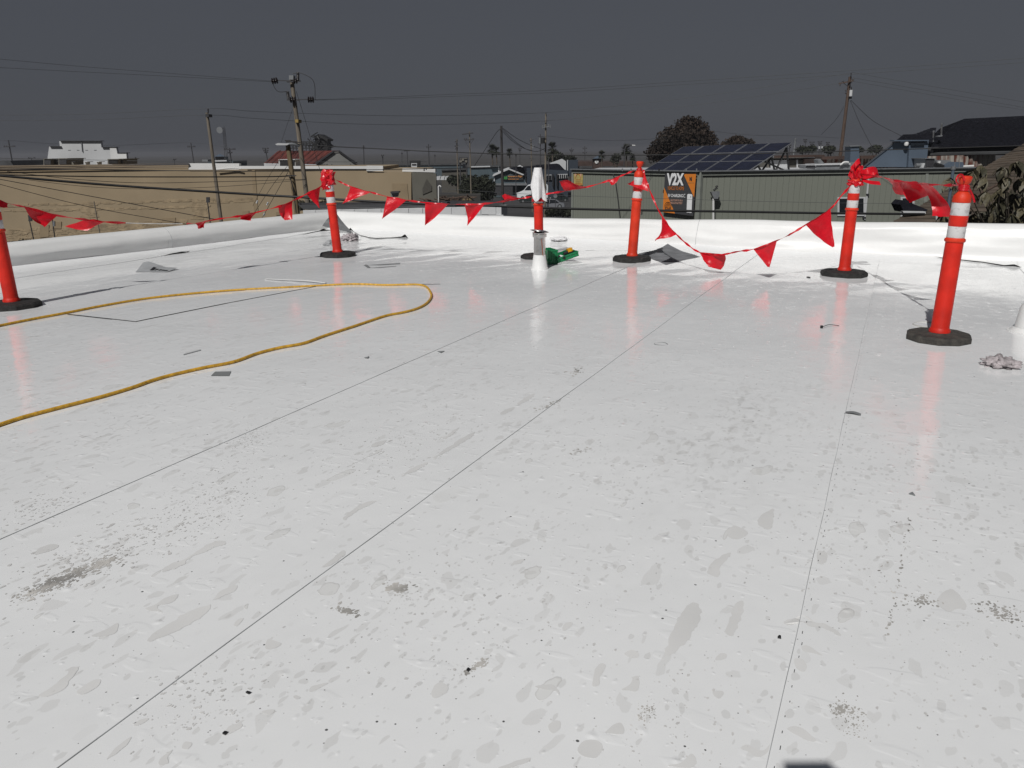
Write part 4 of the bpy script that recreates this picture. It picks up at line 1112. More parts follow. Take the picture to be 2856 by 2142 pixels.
def wire(label, pts, th, mt='wire', n=6, name='power_line', cat='power line', group='overhead lines crossing the view'):
    q = smoothpts([P(x, y, Y) for x, y, Y in pts], n)
    if pts[0][0] < 0: q = [q[0] + (q[0] - q[1]).normalized() * 30] + q      # the span goes on past the view
    if pts[-1][0] > 2856: q = q + [q[-1] + (q[-1] - q[-2]).normalized() * 30]
    b = MB(); k0 = 0
    N = len(q); vs, fs = [], []
    for i, p in enumerate(q):
        tg = (q[min(i + 1, N - 1)] - q[max(i - 1, 0)]).normalized()
        a = tg.cross(V(0, 0, 1)); a = a.normalized() if a.length > 1e-4 else V(1, 0, 0)
        c = tg.cross(a); r_ = W(th * (.82 if th < 6 else 1), p.y) / 2
        vs += [p + (a * math.cos(g) + c * math.sin(g)) * r_ for g in [2 * math.pi * j / 5 for j in range(5)]]
    for i in range(N - 1):
        for j in range(5): fs.append((i * 5 + j, i * 5 + (j + 1) % 5, i * 5 + 5 + (j + 1) % 5, i * 5 + 5 + j))
    o = b.add(vs, fs).build(name, M[mt], loc=q[0], smooth='all')
    return tag(o, label, cat, group)

# tall corner pole with dead-end insulators
Y1 = 32.0
pc = pole('tall grey wooden corner pole with bell insulators, nearest the corner post', (812, 212), (861, 592), Y1, 11, 14, 'wood')
bit(pc, 806, 210, 818, 222, Y1, 'pole_cap', 'metal', .3)
arm(pc, 776, 224, 808, 226, Y1, 2.5, 'metal_dark', 'tension_rod')
bell(pc, 757, 227, 775, 224, Y1, 8.5, 3)
bell(pc, 830, 226, 818, 227, Y1, 7, 2)
bell(pc, 831, 224, 831, 202, Y1, 5, 6)
arm(pc, 800, 228, 838, 226, Y1, 4, 'metal_dark', 'bracket')
arm(pc, 834, 278, 860, 277, Y1, 2.5, 'metal_dark', 'tension_rod')
bell(pc, 858, 278, 876, 278, Y1, 8.5, 3)
bell(pc, 826, 278, 808, 279, Y1, 8, 3)
bell(pc, 805, 275, 802, 255, Y1, 5, 6)
arm(pc, 800, 278, 834, 279, Y1, 4, 'metal_dark', 'bracket')
bit(pc, 822.5, 333, 832, 342, Y1, 'yellow_tag', 'yellow_mark', .5, -.22)
MB().path(smoothpts([P(816, 206, Y1 - .3), P(826, 203, Y1 - .3), P(832, 202, Y1 - .3), P(850, 208, Y1 - .3), P(870, 220, Y1 - .3), P(878, 240, Y1 - .3), P(879, 278, Y1 - .3)]), .012, 5).build('jumper', M['wire'], pc)
MB().path(smoothpts([P(761, 230, Y1 - .3), P(766, 245, Y1 - .3), P(778, 256, Y1 - .3), P(802, 255, Y1 - .3)]), .012, 5).build('jumper', M['wire'], pc)
# short tan pole with street light
Y2 = 29.0
ps = pole('short tan wooden pole with a street light head, beside the tall corner pole', (803, 403), (829, 596), Y2, 13, 16, 'wood_tan')
b = MB()
slab(b, [(767, 402), (775, 399), (800, 400), (808, 401), (800, 405), (772, 405)], Y2 - .25, .3).build('lamp_head', M['dim_white'], ps)
MB().path(smoothpts([P(800, 402, Y2 - .2), P(818, 402, Y2 - .2), P(835, 408, Y2 - .1)]), .04, 6).build('lamp_arm', M['metal'], ps)
arm(ps, 795, 392, 838, 398, Y2, 3, 'wood_dark', 'bracket')
arm(ps, 797, 490, 826, 490, Y2, 3, 'metal_dark', 'bracket', -.15)
MB().path(smoothpts([P(806, 492, Y2 - .25), P(814, 510, Y2 - .25), P(820, 545, Y2 - .22), P(826, 594, Y2 - .22)]), .02, 6).build('riser_cable', M['wire'], ps)
# left pole
Y3 = 33.0
pl = pole('slender grey wooden pole with a single insulator on top, before the beige wall', (577, 314), (616, 612), Y3, 8, 11, 'wood')
bell(pl, 581, 314, 580, 303, Y3, 2.6, 3)
bit(pl, 573, 318, 582, 326, Y3, 'clamp', 'metal_dark', .4, -.2)
# poles of the middle
Y5_ = 38.0
pm = pole('bare dark pole in the middle, with three drooping service cables', (1398, 351), (1403, 598), Y5_, 6.5, 9, 'wood_dark')
Y6 = 62.0
pt = pole('tall pole with a transformer right of the middle, behind the cloth-topped post', (1522.5, 318), (1520, 600), Y6, 4.5, 6, 'wood')
bell(pt, 1522.5, 318, 1522, 314, Y6, 2, 2)
arm(pt, 1518, 338, 1528, 337, Y6, 2, 'metal_dark')
arm(pt, 1512, 356, 1536, 352, Y6, 1.6, 'metal', 'bracket')
for x, y in ((1513, 355), (1519, 353), (1530, 351), (1535, 353)): bell(pt, x, y + 4, x, y - 5, Y6, 2, 3, 'metal')
MB().tube(P(1514.5, 400, Y6 - .5), P(1514.5, 384, Y6 - .5), W(5.5, Y6), None, 12).build('transformer', M['black'], pt, smooth=True)
MB().tube(P(1505.5, 400, Y6 - .4), P(1505.5, 384, Y6 - .4), W(3, Y6), None, 10).build('transformer', M['metal'], pt, smooth=True)
arm(pt, 1500, 380, 1522, 382, Y6, 1.6, 'metal_dark')
p2 = pole('thin dark pole standing just left of the transformer pole', (1507, 374), (1507, 455), 90, 2.4, 2.8, 'far_pole')
arm(p2, 1500, 401, 1514, 401, 90, 1.6)
p3 = pole('pole with a double crossarm and hanging brackets, left of the bare dark middle pole', (1309.5, 367), (1313, 505), 75, 3, 4, 'wood')
arm(p3, 1289, 375, 1320, 371, 75, 3)
arm(p3, 1296, 391, 1322, 389, 75, 2.5)
arm(p3, 1297, 392, 1307, 402, 75, 1.2, name='brace'); arm(p3, 1320, 391, 1312, 402, 75, 1.2, name='brace')
arm(p3, 1298, 397, 1309, 412, 75, 1, name='brace')
for x in (1296, 1301, 1317, 1321): bell(p3, x, 390, x, 386, 75, 1.5, 2)
p4 = pole('light grey pole with clustered top hardware, left of the double-crossarm pole', (1274, 388), (1278, 545), 68, 3, 4, 'wood')
arm(p4, 1269, 396, 1277, 392, 68, 3, 'metal_dark'); arm(p4, 1268, 408, 1278, 406, 68, 3, 'metal_dark'); arm(p4, 1269, 418, 1273, 410, 68, 1.4, name='brace')
p5 = pole('slim pole with a short T arm between the middle pole and transformer pole', (1481, 385), (1484, 535), 80, 3, 3.8, 'wood')
arm(p5, 1475, 394, 1488, 389, 80, 1.8); arm(p5, 1476, 442, 1488, 443, 80, 1.2)
bit(p5, 1484, 404, 1488, 414, 80, 'small_transformer', 'metal', .4)
p6 = pole('brown utility pole with crossarm and grey transformer above the green building', (2371, 214), (2344, 432), 55, 8, 10, 'wood_brown')
arm(p6, 2340, 233, 2380, 225, 55, 3.2, 'wood_brown')
arm(p6, 2352, 231, 2365, 241, 55, 1.5, 'metal_dark', 'brace'); arm(p6, 2376, 228, 2368, 240, 55, 1.5, 'metal_dark', 'brace')
for x, y in ((2342, 238), (2350, 230), (2374, 225), (2379, 224)): bell(p6, x, y + 2, x + 1, y - 5, 55, 2.4, 3)
bell(p6, 2373, 214, 2374, 203, 55, 1.6, 3)
MB().tube(P(2372.5, 268, 54.6), P(2374, 251, 54.6), W(4.2, 55), None, 14).build('transformer', M['dim_white'], p6, smooth=True)
MB().path([P(2374, 242, 54.6), P(2375, 251, 54.6)], .03, 5).build('bushing', M['insul'], p6)
for y in (253, 260): bell(p6, 2361, y, 2357, y, 55, 2, 2)
bit(p6, 2368, 270, 2376, 275, 55, 'bracket', 'metal_dark', .3)

# far small poles
def tpole(label, x, y0, y1, Y, w, arms, lean=0):
    t = pole(label, (x, y0), (x + lean, y1), Y, w, w * 1.2, 'far_pole', group='distant poles on the skyline')
    for ya, hw, th in arms: arm(t, x - hw + lean * (ya - y0) / (y1 - y0), ya + .5, x + hw + lean * (ya - y0) / (y1 - y0), ya - .5, Y, th)
    for ya, hw, th in arms:
        for s in (-.9, -.5, .6, .9):
            xx = x + hw * s + lean * (ya - y0) / (y1 - y0)
            bit(t, xx - .6, ya - 3.2, xx + .6, ya - .4, Y, 'insulator', 'insul', .1)
    return t
tpole('distant leaning pole with a crossarm near the left edge', 23, 391, 462, 120, 3.4, [(409, 16, 2.4)], 13)
tpole('tiny distant T pole left of the white stepped facade', 88, 440, 460, 190, 1.8, [(441.5, 10, 1.4)], 2)
tpole('distant pole with one crossarm left of the slender grey pole', 532, 398, 458, 140, 2.6, [(409.5, 11, 2.2)], 9)
tpole('distant pole with one wide dark arm beside the lattice radio mast', 640, 413, 455, 130, 3.4, [(416.5, 16, 3.2), (427, 6, 1.4)], 5)
tpole('distant leaning pole with three arms left of the red-roofed barn', 740, 412, 460, 140, 2.4, [(415, 9, 2), (421, 7, 1.6), (426, 5, 1.4)], 8)
tpole('distant bare pole right of the red-roofed barn', 1014, 405, 460, 170, 2.6, [(412, 2, 1.2)], 1)
tpole('distant thin cross-shaped pole above the beige end wall', 1195, 402, 468, 150, 2.6, [(411, 7, 1.2)], 2)
tpole('tiny far pole left of the black sign box', 1121, 422, 465, 240, 1.4, [(430, 1.5, .8)])
tpole('tiny far pole right of the cross-shaped pole', 1213, 430, 465, 240, 1.3, [(436, 1.2, .8)])
tpole('faint tiny cross pole beyond the clock tower at its left', 1594, 412, 462, 260, 1.3, [(419, 6, 1), (423, 4, .8)])
tpole('faint tiny pole with white transformer left of the clock tower', 1631, 408, 464, 230, 1.8, [(415, 6, 1.2), (427, 6, 1)])
tpole('faint far pole with small arms right of the twin palms', 1450, 410, 462, 220, 1.6, [(416, 5, 1), (421, 3, 1)])
tpole('thin grey street pole standing before the gabled house', 1439, 433, 540, 100, 1.8, [(434, 1.5, 1)])
tpole('thin dark street pole just right of the transformer pole', 1530, 428, 545, 85, 2.4, [(430, 1.5, 1)])
tpole('tiny pole with a lamp head on the skyline above the cornice', 487, 444, 460, 170, 1.6, [(446, 4, 1.6)])
tpole('tiny bare pole on the skyline left of the cornice middle', 378, 440, 460, 200, 1.3, [(442, 1.2, .8)])
# substation frames at right
sub = [(2213, 395, 462, 6), (2246, 388, 455, 5), (2202, 397, 440, 0), (2265, 395, 440, 7), (2287, 394, 442, 6), (2309, 396, 440, 5), (2318, 414, 440, 0), (2201, 404, 440, 6)]
t = None
for i, (x, y0, y1, hw) in enumerate(sub):
    lab = ['thick pale post leaning at the right end of the solar panels', 'dark far post right of the pale leaning post', 'short far post left of the pale leaning post', 'far substation post with arms, first of three in a row', 'far substation post with arms, middle of three in a row', 'far substation post with arms, last of three in a row', 'tiny far post before the brown transformer pole', 'tiny far post with arms above the solar panels'][i]
    if i == 0: t = pole(lab, (2219, 386), (2210, 460), 60, 4.6, 5, 'metal')
    else:
        t = tpole(lab, x, y0, y1, 180, 1.6, [(y0 + 3, hw, 1.2), (y0 + 9, hw * .8, 1)] if hw else [])
for i, (x, lab) in enumerate(((2285, 'white far transformer, left one of a pair beyond the rusty shed'), (2293, 'white far transformer, right one of a pair beyond the rusty shed'), (2326, 'white far transformer standing alone beyond the rusty shed'))):
    tr = thing('transformer', lab, 'transformer', P(x, 415, 170))
    MB().tube(P(x, 415, 170), P(x, 408, 170), W(2.6, 170), None, 8).build('tank', M['dim_white'], tr, smooth=True)
    MB().tube(P(x, 408, 170), P(x, 405, 170), W(.7, 170), None, 6).build('bushing', M['insul'], tr)
    MB().tube(P(x, 415, 170), V(P(x, 415, 170).x, 170, GZ), W(.9, 170), None, 6).build('stand', M['far_pole'], tr)

# lattice radio mast with dish
lm = thing('radio_mast', 'thin lattice radio mast with a round dish, behind the slender grey pole', 'radio mast', loc_of(632, 450, 160))
b = MB(); tops = [P(621, 356, 160), P(627, 356, 160), P(624, 356, 161)]; bots = [P(626, 452, 160), P(637, 452, 160), P(632, 452, 162)]
for i in range(3): b.tube(tops[i], bots[i].lerp(V(bots[i].x, bots[i].y, GZ), 1), .04, .05, 5)
for k in range(9):
    t0, t1 = k / 14, (k + 1) / 14
    for i in range(3): b.tube(tops[i].lerp(bots[i], t0), tops[(i + 1) % 3].lerp(bots[(i + 1) % 3], t1), .018, None, 4)
b.build('lattice', M['far_pole'], lm)
MB().lathe([(0, 0), (.35, .05), (.55, .18), (.6, .3)], P(616, 363, 159.5), 14, (V(1, 0, 0), V(0, 0, 1), V(-.5, -.8, 0).normalized())).build('dish', M['metal'], lm, smooth=True)
MB().tube(P(624, 356, 160), P(624.5, 351, 160), .04, None, 4).build('antenna', M['far_pole'], lm)
# small cupola tower
cu_ = bldg('small tower room with a grey-green hipped roof beside the radio mast', 612, 150, 'lookout_tower', 'tower')
slab(MB(), [(600, 437), (626, 437), (624, 448), (602, 448)], 150, 2).build('glazed_room', M['glass'], cu_)
b = MB(); q = [P(597, 437, 149), P(628, 436, 149), P(628, 436, 152), P(597, 437, 152)]; ap = P(613, 429, 150.5); b.add(q + [ap], [(0, 1, 4), (1, 2, 4), (2, 3, 4), (3, 0, 4), (3, 2, 1, 0)]).build('roof', M['blue_wall'], cu_)
slab(MB(), [(596, 447), (632, 446), (632, 450), (596, 451)], 149.5, 3).build('balcony', M['dim_white'], cu_)
slab(MB(), [(580, 450), (650, 449), (650, down(650, 150)), (580, down(580, 150))], 150.6, 8).build('base', M['blue_grey'], cu_)
slab(MB(), [(564, 445), (579, 445), (580, 451), (563, 451)], 148, 2).build('side_vent', M['metal'], cu_)

# ---- red-roofed feed barn ---------------------------------------------------
M['gable'] = mat('gable_grey', (.20, .20, .19), .8, var=.05)
YN = 118.0
bn = bldg('barn with a rusty red gambrel roof and black lettered gable, behind the beige building', 860, YN, 'barn', 'barn')
gb = [(884, 457), (938, 422), (947, 421), (991, 457)]
gq = [P(882, 457, YN), P(931, 423, YN + .2), P(946, 422, YN + .3), P(992, 456, YN + 1)]
bk = V(-7.5, 9, 0); q0_ = [V(p.x, p.y, p.z) for p in gq]
wallp = [q0_[0], q0_[1], q0_[2], q0_[3], V(q0_[3].x, q0_[3].y, GZ), V(q0_[0].x, q0_[0].y, GZ)]
MB().prism(wallp, V(-.2, .4, 0)).build('gable_wall', M['gable'], bn)
rq = [P(736, 455, YN + 7), P(775, 421, YN + 9)]
b = MB(); b.add([q0_[0] + V(0, -.1, 0), q0_[1] + V(0, -.1, .1), rq[1], rq[0]], [(0, 1, 2, 3)]); b.add([q0_[1] + V(0, -.1, .1), q0_[2] + V(0, -.1, .1), rq[1] + V(1, 3, 0), rq[1]], [(0, 1, 2, 3)]); b.add([q0_[2] + V(0, -.1, .1), q0_[3] + V(.4, -.1, 0), rq[0] + V(10, 12, 0), rq[1] + V(1, 3, 0)], [(0, 1, 2, 3)])
n = len(b.v); b.add([v - V(0, 0, .25) for v in b.v[:n]], [tuple(reversed(f)) for f in b.f])
b.build('roof', M['red_roof'], bn)
for k in range(9):
    t_ = (k + .5) / 9
    a, c = q0_[0].lerp(rq[0], t_), q0_[1].lerp(rq[1], t_)
    MB().tube(a + V(0, -.16, .05), c + V(0, -.12, .12), .06, None, 4).build('roof_rib', M['red_roof'], bn)
for a, c in ((q0_[0], q0_[1]), (q0_[2], q0_[3])): MB().tube(a + V(0, -.2, .05), c + V(0, -.2, .08), .16, None, 4).build('rake_board', M['metal_dark'], bn)
gx = (q0_[3] - q0_[0]); gx.z = 0; gx.normalize(); k1 = W(1, YN)
text('NILSEN CO', M['ink'], bn, P(906, 450, YN + .13), 10.5 * k1, gx, width=64 * k1, name='lettering', depth=.03, bold=.01)
text('HAY - FEED - SEED', M['ink'], bn, P(894, 463, YN + .02), 5.5 * k1, gx, width=84 * k1, name='lettering', depth=.03, bold=.01)
lft = [P(736, 455, YN + 7), q0_[0]]
MB().prism([lft[0], lft[1], V(lft[1].x, lft[1].y, GZ), V(lft[0].x, lft[0].y, GZ)], V(.2, .5, 0)).build('side_wall', M['dim_white'], bn)
# grain elevator machinery on the ridge
gm = thing('grain_machinery', 'dark tangle of grain elevator machinery on the red barn ridge', 'machinery', P(880, 420, YN + 5))
slab(MB(), [(878, 386), (910, 384), (912, 420), (880, 420)], YN + 5, 3).build('head_house', M['black'], gm)
slab(MB(), [(872, 382), (888, 374), (914, 388), (912, 393), (888, 380)], YN + 4.5, 4).build('hood', M['strut'], gm)
b = MB(); rg = random.Random(5)
for i in range(46):
    x, y = rg.uniform(868, 918), rg.uniform(378, 420); a = P(x, y, YN + 4 + rg.random() * 3)
    b.tube(a, a + V(rg.uniform(-1.1, 1.1), rg.uniform(-.5, .5), rg.uniform(-1, 1)), .09, None, 4)
for y in (396, 400, 414): b.tube(P(798, y - 1, YN + 5), P(908, y, YN + 5), .10, None, 4)
for x in range(800, 880, 9): b.tube(P(x, 395, YN + 5), P(x, 420, YN + 5), .09, None, 4); b.tube(P(x, 397, YN + 5), P(x + 9, 414, YN + 5), .06, None, 4)
b.build('framework', M['strut'], gm)
slab(MB(), [(797, 391), (806, 391), (806, 397), (797, 397)], YN + 5, 1).build('motor_box', M['strut'], gm)

# ---- signs, far roofs --------------------------------------------------------
def block(label, poly, Y, dep, mt, name='building', cat='building', base=True):
    cx_ = sum(p[0] for p in poly) / len(poly)
    t = bldg(label, cx_, Y, name, cat)
    if base:
        x0, x1 = min(p[0] for p in poly), max(p[0] for p in poly)
        poly = [p for p in poly] + [(x1, down(x1, Y)), (x0, down(x0, Y))]
    slab(MB(), poly, Y, dep).build('walls' if base else 'body', M[mt], t)
    return t
def eave(t, pts, Y, mt='tar', th=3, dep=3):
    slab(MB(), [pts[0], pts[1], (pts[1][0], pts[1][1] + th), (pts[0][0], pts[0][1] + th)], Y - .3, dep).build('roof_edge', M[mt], t)
bx_ = thing('sign_box', 'black roof sign box with a white panel above the beige end wall', 'sign', P(1157, 466, 80))
slab(MB(), [(1143, 448), (1171, 448), (1171, 468), (1143, 468)], 80, .6).build('box', M['black'], bx_)
slab(MB(), [(1147, 455), (1163, 455), (1163, 467), (1147, 467)], 79.9, .1).build('panel', M['dim_white'], bx_)
slab(MB(), [(1149, 457), (1161, 457), (1161, 461), (1149, 461)], 79.85, .06).build('panel_print', M['metal_dark'], bx_)
for x in (1147, 1167): MB().tube(P(x, 467, 80.2), V(P(x, 467, 80.2).x, 80.2, GZ), .06, None, 5).build('leg', M['far_pole'], bx_)
fl_ = tpole('distant pole with a floodlight head near the black sign box', 1067, 433, 462, 110, 2.4, [(434.5, 4, 3)], 1)
fp = tpole('leaning floodlight pole with flat lamp arm above the beige end', 1135, 420, 466, 100, 2, [(421, 9, 2)], 3)
bbd = thing('billboard', 'small dark billboard with pale print, between two grey poles', 'billboard', P(1292, 457, 90))
slab(MB(), [(1279, 439), (1305, 439), (1305, 455), (1279, 455)], 90, .3).build('board', M['metal_dark'], bbd)
for x0, x1, y0, y1 in ((1281, 1288, 447, 453), (1288, 1294, 441, 449), (1290, 1303, 441, 443), (1297, 1303, 447, 453), (1283, 1286, 442, 445)):
    slab(MB(), [(x0, y0), (x1, y0), (x1, y1), (x0, y1)], 89.9, .06).build('print', M['hvac'], bbd)
for x in (1283, 1301): MB().tube(P(x, 454, 90.2), V(P(x, 454, 90.2).x, 90.2, GZ), .07, None, 5).build('leg', M['far_pole'], bbd)

t = block('long dark low building far behind the beige end wall', [(1000, 462), (1290, 459)], 190, 14, 'blue_grey'); eave(t, [(998, 460), (1292, 457)], 190)
t = block('dark brown flat-roofed block behind the round tree', [(1232, 476), (1312, 473)], 120, 10, 'grey_dark'); eave(t, [(1231, 473), (1313, 470)], 120)
b = thing('awning', 'pale blue corrugated awning left of the round tree', 'awning', P(1235, 497, 105))
for i in range(7): slab(MB(), [(1217 + i * 6, 492 - (i % 2)), (1222.6 + i * 6, 491.6 - (i % 2)), (1220 + i * 6, 502), (1214 + i * 6, 502)], 105 - .1 * (i % 2), .3).build('awning_panel', M['dim_white'], b)
t = block('slate blue building with a dark flat roof behind the round tree', [(1304, 468), (1392, 466)], 112, 14, 'blue_grey'); eave(t, [(1312, 465), (1390, 463)], 112, 'dim_white', 2)
eave(t, [(1367, 462), (1395, 460)], 111.6, 'tar', 3); slab(MB(), [(1389, 463), (1392, 463), (1394, 500), (1391, 500)], 111.8, .3).build('corner_trim', M['dim_white'], t)
# gabled sign house
YG = 106
gh = bldg('small grey-blue gabled shop with white trim and a lettered sign', 1422, YG, 'gabled_shop', 'shop')
slab(MB(), [(1377, 489), (1420, 471), (1466, 491), (1468, down(1468, YG)), (1379, down(1379, YG))], YG, 9).build('front_wall', M['blue_grey'], gh)
for a, c in (((1374, 489), (1419, 470)), ((1419, 470), (1469, 490))):
    slab(MB(), [a, c, (c[0], c[1] + 3.2), (a[0], a[1] + 3.2)], YG - .5, 10).build('rake_board', M['dim_white'], gh)
for x in (1377, 1465): slab(MB(), [(x, 489), (x + 2.6, 489), (x + 3.2, 520), (x + .6, 520)], YG - .2, .3).build('corner_board', M['dim_white'], gh)
slab(MB(), [(1374, 489), (1419, 469.5), (1500, 462), (1560, 478), (1470, 490), (1419, 469.6)], YG + 2, 3).build('roof', M['shingle_dark'], gh)
slab(MB(), [(1404, 490), (1459, 490), (1459, 502), (1404, 502)], YG - .25, .2).build('sign_board', M['ink'], gh)
kg = W(1, YG)
text('AB', M['sign_green'], gh, P(1405.5, 500, YG - .3), 8 * kg, width=9 * kg, depth=.06, bold=.02)
text('Ammona Edge', M['sign_orange'], gh, P(1416, 495.5, YG - .3), 6 * kg, width=41 * kg, depth=.06, shear=.3, bold=.015)
slab(MB(), [(1417, 499), (1447, 499), (1447, 500.2), (1417, 500.2)], YG - .3, .03).build('underline', M['sign_orange'], gh)
slab(MB(), [(1372, 512), (1470, 512), (1472, 517), (1370, 517)], YG - 1.2, 1.2).build('porch_edge', M['metal'], gh)
slab(MB(), [(1372, 520), (1430, 520), (1430, 545), (1372, 545)], YG - 1.5, .1).build('fence_panel', M['metal_dark'], gh)
slab(MB(), [(1472, 502), (1482, 501), (1483, 514), (1473, 514)], YG - .4, .2).build('side_window', M['dim_white'], gh)
# dark blue storefront
YS = 104
sf = bldg('dark blue shopfront with white-framed window rows, behind the cloth-topped post', 1540, YS, 'shopfront', 'shop')
slab(MB(), [(1470, 470), (1584, 476), (1584, down(1584, YS)), (1470, down(1470, YS))], YS, 10).build('front_wall', M['dk_blue'], sf)
slab(MB(), [(1458, 490), (1500, 462), (1560, 458), (1588, 487), (1520, 489)], YS + .6, 6).build('roof', M['shingle_dark'], sf)
slab(MB(), [(1535, 455), (1568, 443), (1582, 452), (1582, 482), (1535, 470)], YS + 8, 1).build('gable_behind', M['dim_white'], sf)
slab(MB(), [(1583, 448), (1612, 446), (1612, 492), (1583, 492)], YS + 2, 3).build('blue_tower', M['dk_blue'], sf)
slab(MB(), [(1582, 446), (1584, 446), (1584, 500), (1582, 500)], YS + 1.8, .3).build('tower_trim', M['dim_white'], sf)
def winrow(x0, x1, y0, y1, n, Y, parent):
    w = (x1 - x0) / n
    slab(MB(), [(x0, y0), (x1, y0 - 1), (x1, y1 - 1), (x0, y1)], Y, .12).build('window_frame', M['dim_white'], parent)
    for i in range(n):
        slab(MB(), [(x0 + i * w + .9, y0 + 1), (x0 + (i + 1) * w - .9, y0 + .7), (x0 + (i + 1) * w - .9, y1 - 1.6), (x0 + i * w + .9, y1 - 1.4)], Y - .06, .1).build('pane', M['glass'], parent)
winrow(1523, 1538, 488, 503, 2, YS - .2, sf); winrow(1555, 1583, 486, 498, 5, YS - .2, sf)
for x in (1541, 1552): slab(MB(), [(x, 485), (x + 3, 485), (x + 3, 520), (x, 520)], YS - .5, .3).build('post', M['black'], sf)
# skylights on dark roof
for x, y, lab in ((1450, 464, 'pale hip skylight on the dark roof, left one'), (1533, 468, 'pale hip skylight on the dark roof, right one')):
    q = [P(x - 9, y + 2, YG + 1), P(x + 9, y + 2, YG + 1), P(x + 9, y + 1, YG + 2.5), P(x - 9, y + 1, YG + 2.5)]
    tag(MB().add(q + [P(x, y - 4, YG + 1.8)], [(0, 1, 4), (1, 2, 4), (2, 3, 4), (3, 0, 4), (3, 2, 1, 0)]).build('skylight', M['dim_white'], loc=q[0]), lab, 'skylight')
# long brown roofs with clock tower
t = block('long brown-roofed row far behind the green building', [(1612, 451), (1800, 452)], 140, 20, 'brown_roof'); eave(t, [(1612, 463), (1800, 464)], 139.5, 'tar', 6)
ck = bldg('square brick clock tower with a white dial and hipped roof', 1666, 132, 'clock_tower', 'clock tower')
slab(MB(), [(1655, 443), (1681, 442), (1681, down(1681, 132)), (1655, down(1655, 132))], 132, 2).build('tower', M['brown_roof'], ck)
q = [P(1652, 442.5, 131.5), P(1684, 441.5, 131.5), P(1684, 441.5, 134.5), P(1652, 442.5, 134.5)]
MB().add(q + [P(1668, 434, 133)], [(0, 1, 4), (1, 2, 4), (2, 3, 4), (3, 0, 4), (3, 2, 1, 0)]).build('roof', M['blue_wall'], ck)
MB().lathe([(0, 0), (W(5.2, 132), 0), (W(5.2, 132), .06), (0, .06)], P(1664, 451, 131.9), 20, (V(1, 0, 0), V(0, 0, 1), V(0, -1, 0))).build('dial', M['white_paint'], ck)
for q in (0.3, 2.4): 
    c_ = P(1664, 451, 131.8); MB().box(c_ + V(math.sin(q) * .13, 0, math.cos(q) * .13), (.04, .03, .26), (V(math.cos(q), 0, -math.sin(q)), V(0, 1, 0), V(math.sin(q), 0, math.cos(q)))).build('clock_hand', M['ink'], ck)
sl = thing('street_lamp', 'far street lamp with a curved arm before the palms above the orange post', 'street lamp', loc_of(1741, 470, 110))
MB().path(smoothpts([V(P(1741, 470, 110).x, 110, GZ), P(1741, 440, 110), P(1744, 412, 110), P(1752, 406, 110), P(1764, 404, 110)]), .07, 6).build('mast', M['far_pole'], sl)
slab(MB(), [(1762, 403.5), (1772, 404), (1772, 406.5), (1763, 406)], 109.8, .4).build('lamp_head', M['white_paint'], sl)
